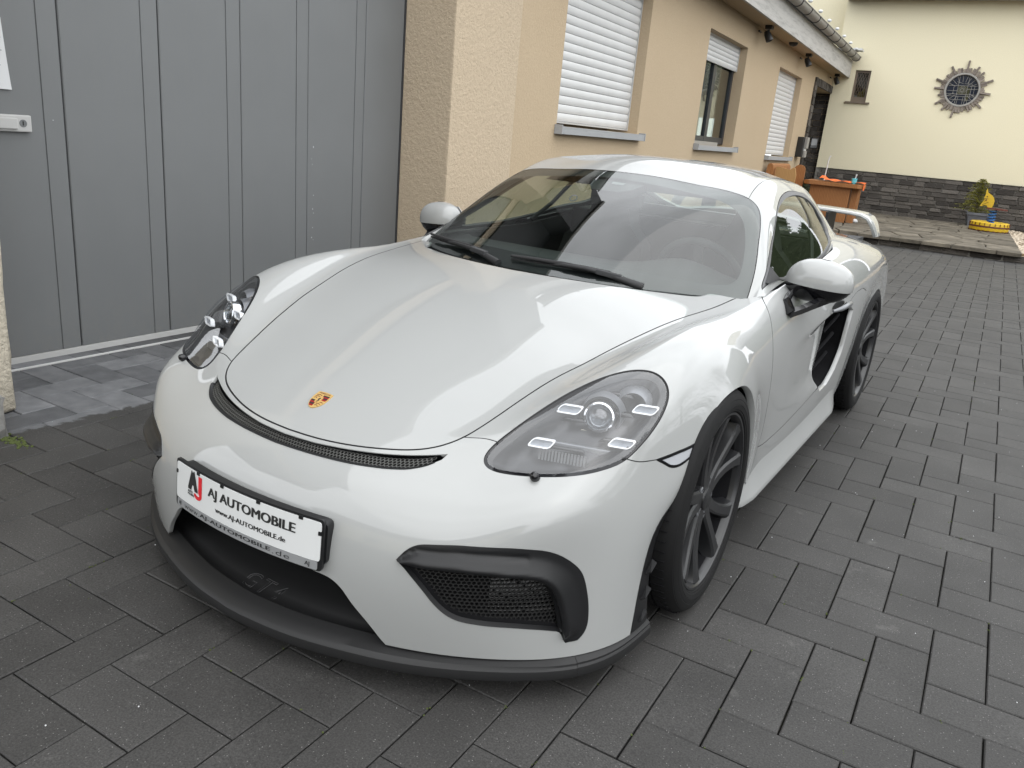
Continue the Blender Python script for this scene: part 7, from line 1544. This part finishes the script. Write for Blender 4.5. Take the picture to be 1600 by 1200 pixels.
    for v in bm.verts:
        r = math.hypot(v.co.y, v.co.z)
        if v.co.x > -.02: v.co.y *= .994 * .327 / r if r > .33 else 1; v.co.z *= .994 * .327 / r if r > .33 else 1
    stuff(obj('tread_sipes', bm, M['dark'], parent))
def wheel(x, y, z, w, sd, steer=0.0, camber=-.02):
    bm = tyre_bm(w); o = obj('wheel', bm, M['tyre'], car, smooth=True, angle=28); o.location = (x * sd, y, z)
    o.rotation_euler = (0, 0, PI) if sd < 0 else (0, 0, 0)
    o.rotation_euler = (0.0, camber * (1 if sd > 0 else 1), (steer if sd > 0 else PI + steer)); rim_parts(o, sd, w); return o
for sd in (1, -1):
    wheel(.8885, 0.0, .3395, .240, sd, .0236); wheel(.8755, 2.484, .3425, .290, sd)
    for (cy, R_) in ((.0, .362), (2.484, .368)):
        bm = bmesh.new()
        ts = np.linspace(-.62, PI + .62, 24); ra = [(bm.verts.new((.835 * sd, cy + R_ * math.cos(t), .335 + R_ * math.sin(t))), bm.verts.new((.50 * sd, cy + R_ * math.cos(t), .335 + R_ * math.sin(t)))) for t in ts]
        for A, B_ in zip(ra[:-1], ra[1:]): bm.faces.new((A[0], A[1], B_[1], B_[0]))
        bm.faces.new([r[1] for r in ra]); obj('wheel_housing', bm, M['dark'], car)
bm = bmesh.new(); box(bm, -.60, .60, -.62, 3.25, .135, .17); box(bm, -.80, .80, .52, 1.86, .150, .20); box(bm, -.56, .56, -.64, 3.2, .171, .30); obj('underbody', bm, M['dark'], car)

# ------------------------------------------------------------------ cabin
cabn = bpy.data.objects.new('cabin', None); COL.objects.link(cabn); cabn.parent = car
V, F = [], []
for a in range(25):
    x = -.69 + 1.38 * a / 24; hump = .055 * math.exp(-((x - .36) / .17) ** 2); y0 = .3 + .32 * (x / .7) ** 2
    V += [(x, y0 + .02, .825), (x, y0 + .20, .838), (x, max(.72, y0 + .3), .842 + hump * .6), (x, .90, .835 + hump), (x, .96, .80 + hump), (x, .97, .60), (x, .9, .30)]
F = [(a * 7 + b, a * 7 + 7 + b, a * 7 + 8 + b, a * 7 + 1 + b) for a in range(24) for b in range(6)]
pydata('dashboard', V, F, M['interior_grey'], cabn, True, 50)
tl = Matrix.Translation((.37, 1.08, .79)) @ Matrix.Rotation(math.radians(-66), 4, 'X')
bm = bmesh.new(); n1, n2 = 48, 10; g = [[bm.verts.new(tl @ Vector(((.178 + .016 * math.cos(v)) * math.cos(u), (.178 + .016 * math.cos(v)) * math.sin(u), .016 * math.sin(v)))) for v in np.linspace(0, 2 * PI, n2 + 1)[:-1]] for u in np.linspace(0, 2 * PI, n1 + 1)[:-1]]
for a in range(n1):
    for b in range(n2): bm.faces.new((g[a][b], g[(a + 1) % n1][b], g[(a + 1) % n1][(b + 1) % n2], g[a][(b + 1) % n2]))
for s_ in (0, PI, -PI / 2): box(bm, .03, .168, -.018, .018, -.008, .008, 0, tl @ Matrix.Rotation(s_, 4, 'Z'))
box(bm, -.06, .06, -.06, .05, -.02, .02, 0, tl); obj('steering_wheel', bm, M['interior_grey'], cabn, smooth=True, angle=40)
for sx in (1, -1):
    bm = bmesh.new(); W2 = [(.20, 1.18, .36), (.22, 1.55, .38), (.25, 1.64, .62), (.22, 1.70, .82), (.13, 1.735, .90), (.105, 1.75, .97), (.075, 1.755, 1.04)]
    fr_, bk_ = [], []
    for w, y, z in W2:
        fr_.append([bm.verts.new((sx * .37 + w * t, y - .05 * abs(t) ** 2, z)) for t in (-1, -.6, 0, .6, 1)]); bk_.append([bm.verts.new((sx * .37 + w * t, y + .09, z - .02)) for t in (-1, -.6, 0, .6, 1)])
    for S_ in (fr_, bk_):
        for A, B_ in zip(S_[:-1], S_[1:]):
            for k in range(4): bm.faces.new((A[k], A[k + 1], B_[k + 1], B_[k]))
    for k in range(len(W2) - 1):
        for e in (0, 4): bm.faces.new((fr_[k][e], fr_[k + 1][e], bk_[k + 1][e], bk_[k][e]))
    for k in range(4): bm.faces.new((fr_[-1][k], fr_[-1][k + 1], bk_[-1][k + 1], bk_[-1][k]))
    bmesh.ops.recalc_face_normals(bm, faces=bm.faces[:]); obj('seat', bm, M['interior'], cabn, smooth=True, angle=50)
bm = bmesh.new(); box(bm, -.70, .70, 1.92, 1.96, .30, .93); box(bm, -.68, .68, 1.96, 2.9, .86, .90); obj('rear_bulkhead', bm, M['interior'], cabn)
bm = bmesh.new(); box(bm, -.40, .40, 1.98, 2.02, .94, 1.0, .01); obj('engine_cover', bm, M['lamp_grey'], cabn)
bm = bmesh.new(); box(bm, -.70, .70, .6, 1.95, .28, .32); box(bm, -.11, .11, .95, 1.9, .32, .62, .03); obj('cabin_floor', bm, M['interior'], cabn)
for sx in (1, -1):
    bm = bmesh.new(); prism(bm, [(.725 * sx, .62, .80), (.735 * sx, .75, .845), (.735 * sx, 1.5, .86), (.72 * sx, 1.92, .90), (.72 * sx, 1.92, .32), (.72 * sx, .62, .32)], (-.02 * sx, 0, 0)); box(bm, min(.70 * sx, .62 * sx), max(.70 * sx, .62 * sx), .95, 1.6, .64, .70, .01); obj('door_card', bm, M['interior'], cabn)
pydata('headliner', [(x, y, z) for y, z in ((1.10, 1.115), (1.3, 1.165), (1.7, 1.18), (1.95, 1.13)) for x in (-.42, -.2, .2, .42)], [(r * 4 + c, r * 4 + c + 1, r * 4 + c + 5, r * 4 + c + 4) for r in range(3) for c in range(3)], M['interior'], cabn)

# ------------------------------------------------------------------ rear wing
wing = bpy.data.objects.new('rear_wing', None); COL.objects.link(wing); wing.parent = car
path = [(0, 1.008, 1.0), (.3, 1.006, 1.0), (.52, 1.0, 1.0), (.585, .992, .98), (.622, .975, .93), (.645, .945, .85), (.662, .905, .72), (.674, .868, .52)]
path = [(-x, z, c) for x, z, c in path[:0:-1]] + path
prf = [(-.13, .0), (-.125, .010), (-.08, .017), (.0, .014), (.13, .012), (.13, .004), (.0, -.012), (-.08, -.012), (-.125, -.006)]
V, F = [], []
for k, (x, z, c) in enumerate(path):
    x0, z0 = path[max(k - 1, 0)][:2]; x1, z1 = path[min(k + 1, len(path) - 1)][:2]; tx, tz = x1 - x0, z1 - z0; l_ = math.hypot(tx, tz); nx, nz = -tz / l_, tx / l_
    for y, h in prf: V.append((x + nx * h, 3.36 + (y + .13) * c - .13 + (1 - c) * .20, z + nz * h))
n = len(prf); F = [(a * n + b, a * n + n + b, a * n + n + (b + 1) % n, a * n + (b + 1) % n) for a in range(len(path) - 1) for b in range(n)] + [tuple(range(n)), tuple(range((len(path) - 1) * n, len(path) * n))]
o = pydata('wing_blade', V, F, MP, wing, True, 40); bm = bmesh.new(); bm.from_mesh(o.data); bmesh.ops.recalc_face_normals(bm, faces=bm.faces[:]); bm.to_mesh(o.data); bm.free()
for sx in (1, -1): boxo('wing_strut', sx * .40 - .008, sx * .40 + .008, 3.18, 3.42, .80, .995, M['black_plastic'], wing)
for o in bpy.data.objects:
    if o.type == 'EMPTY': o.empty_display_size = .05
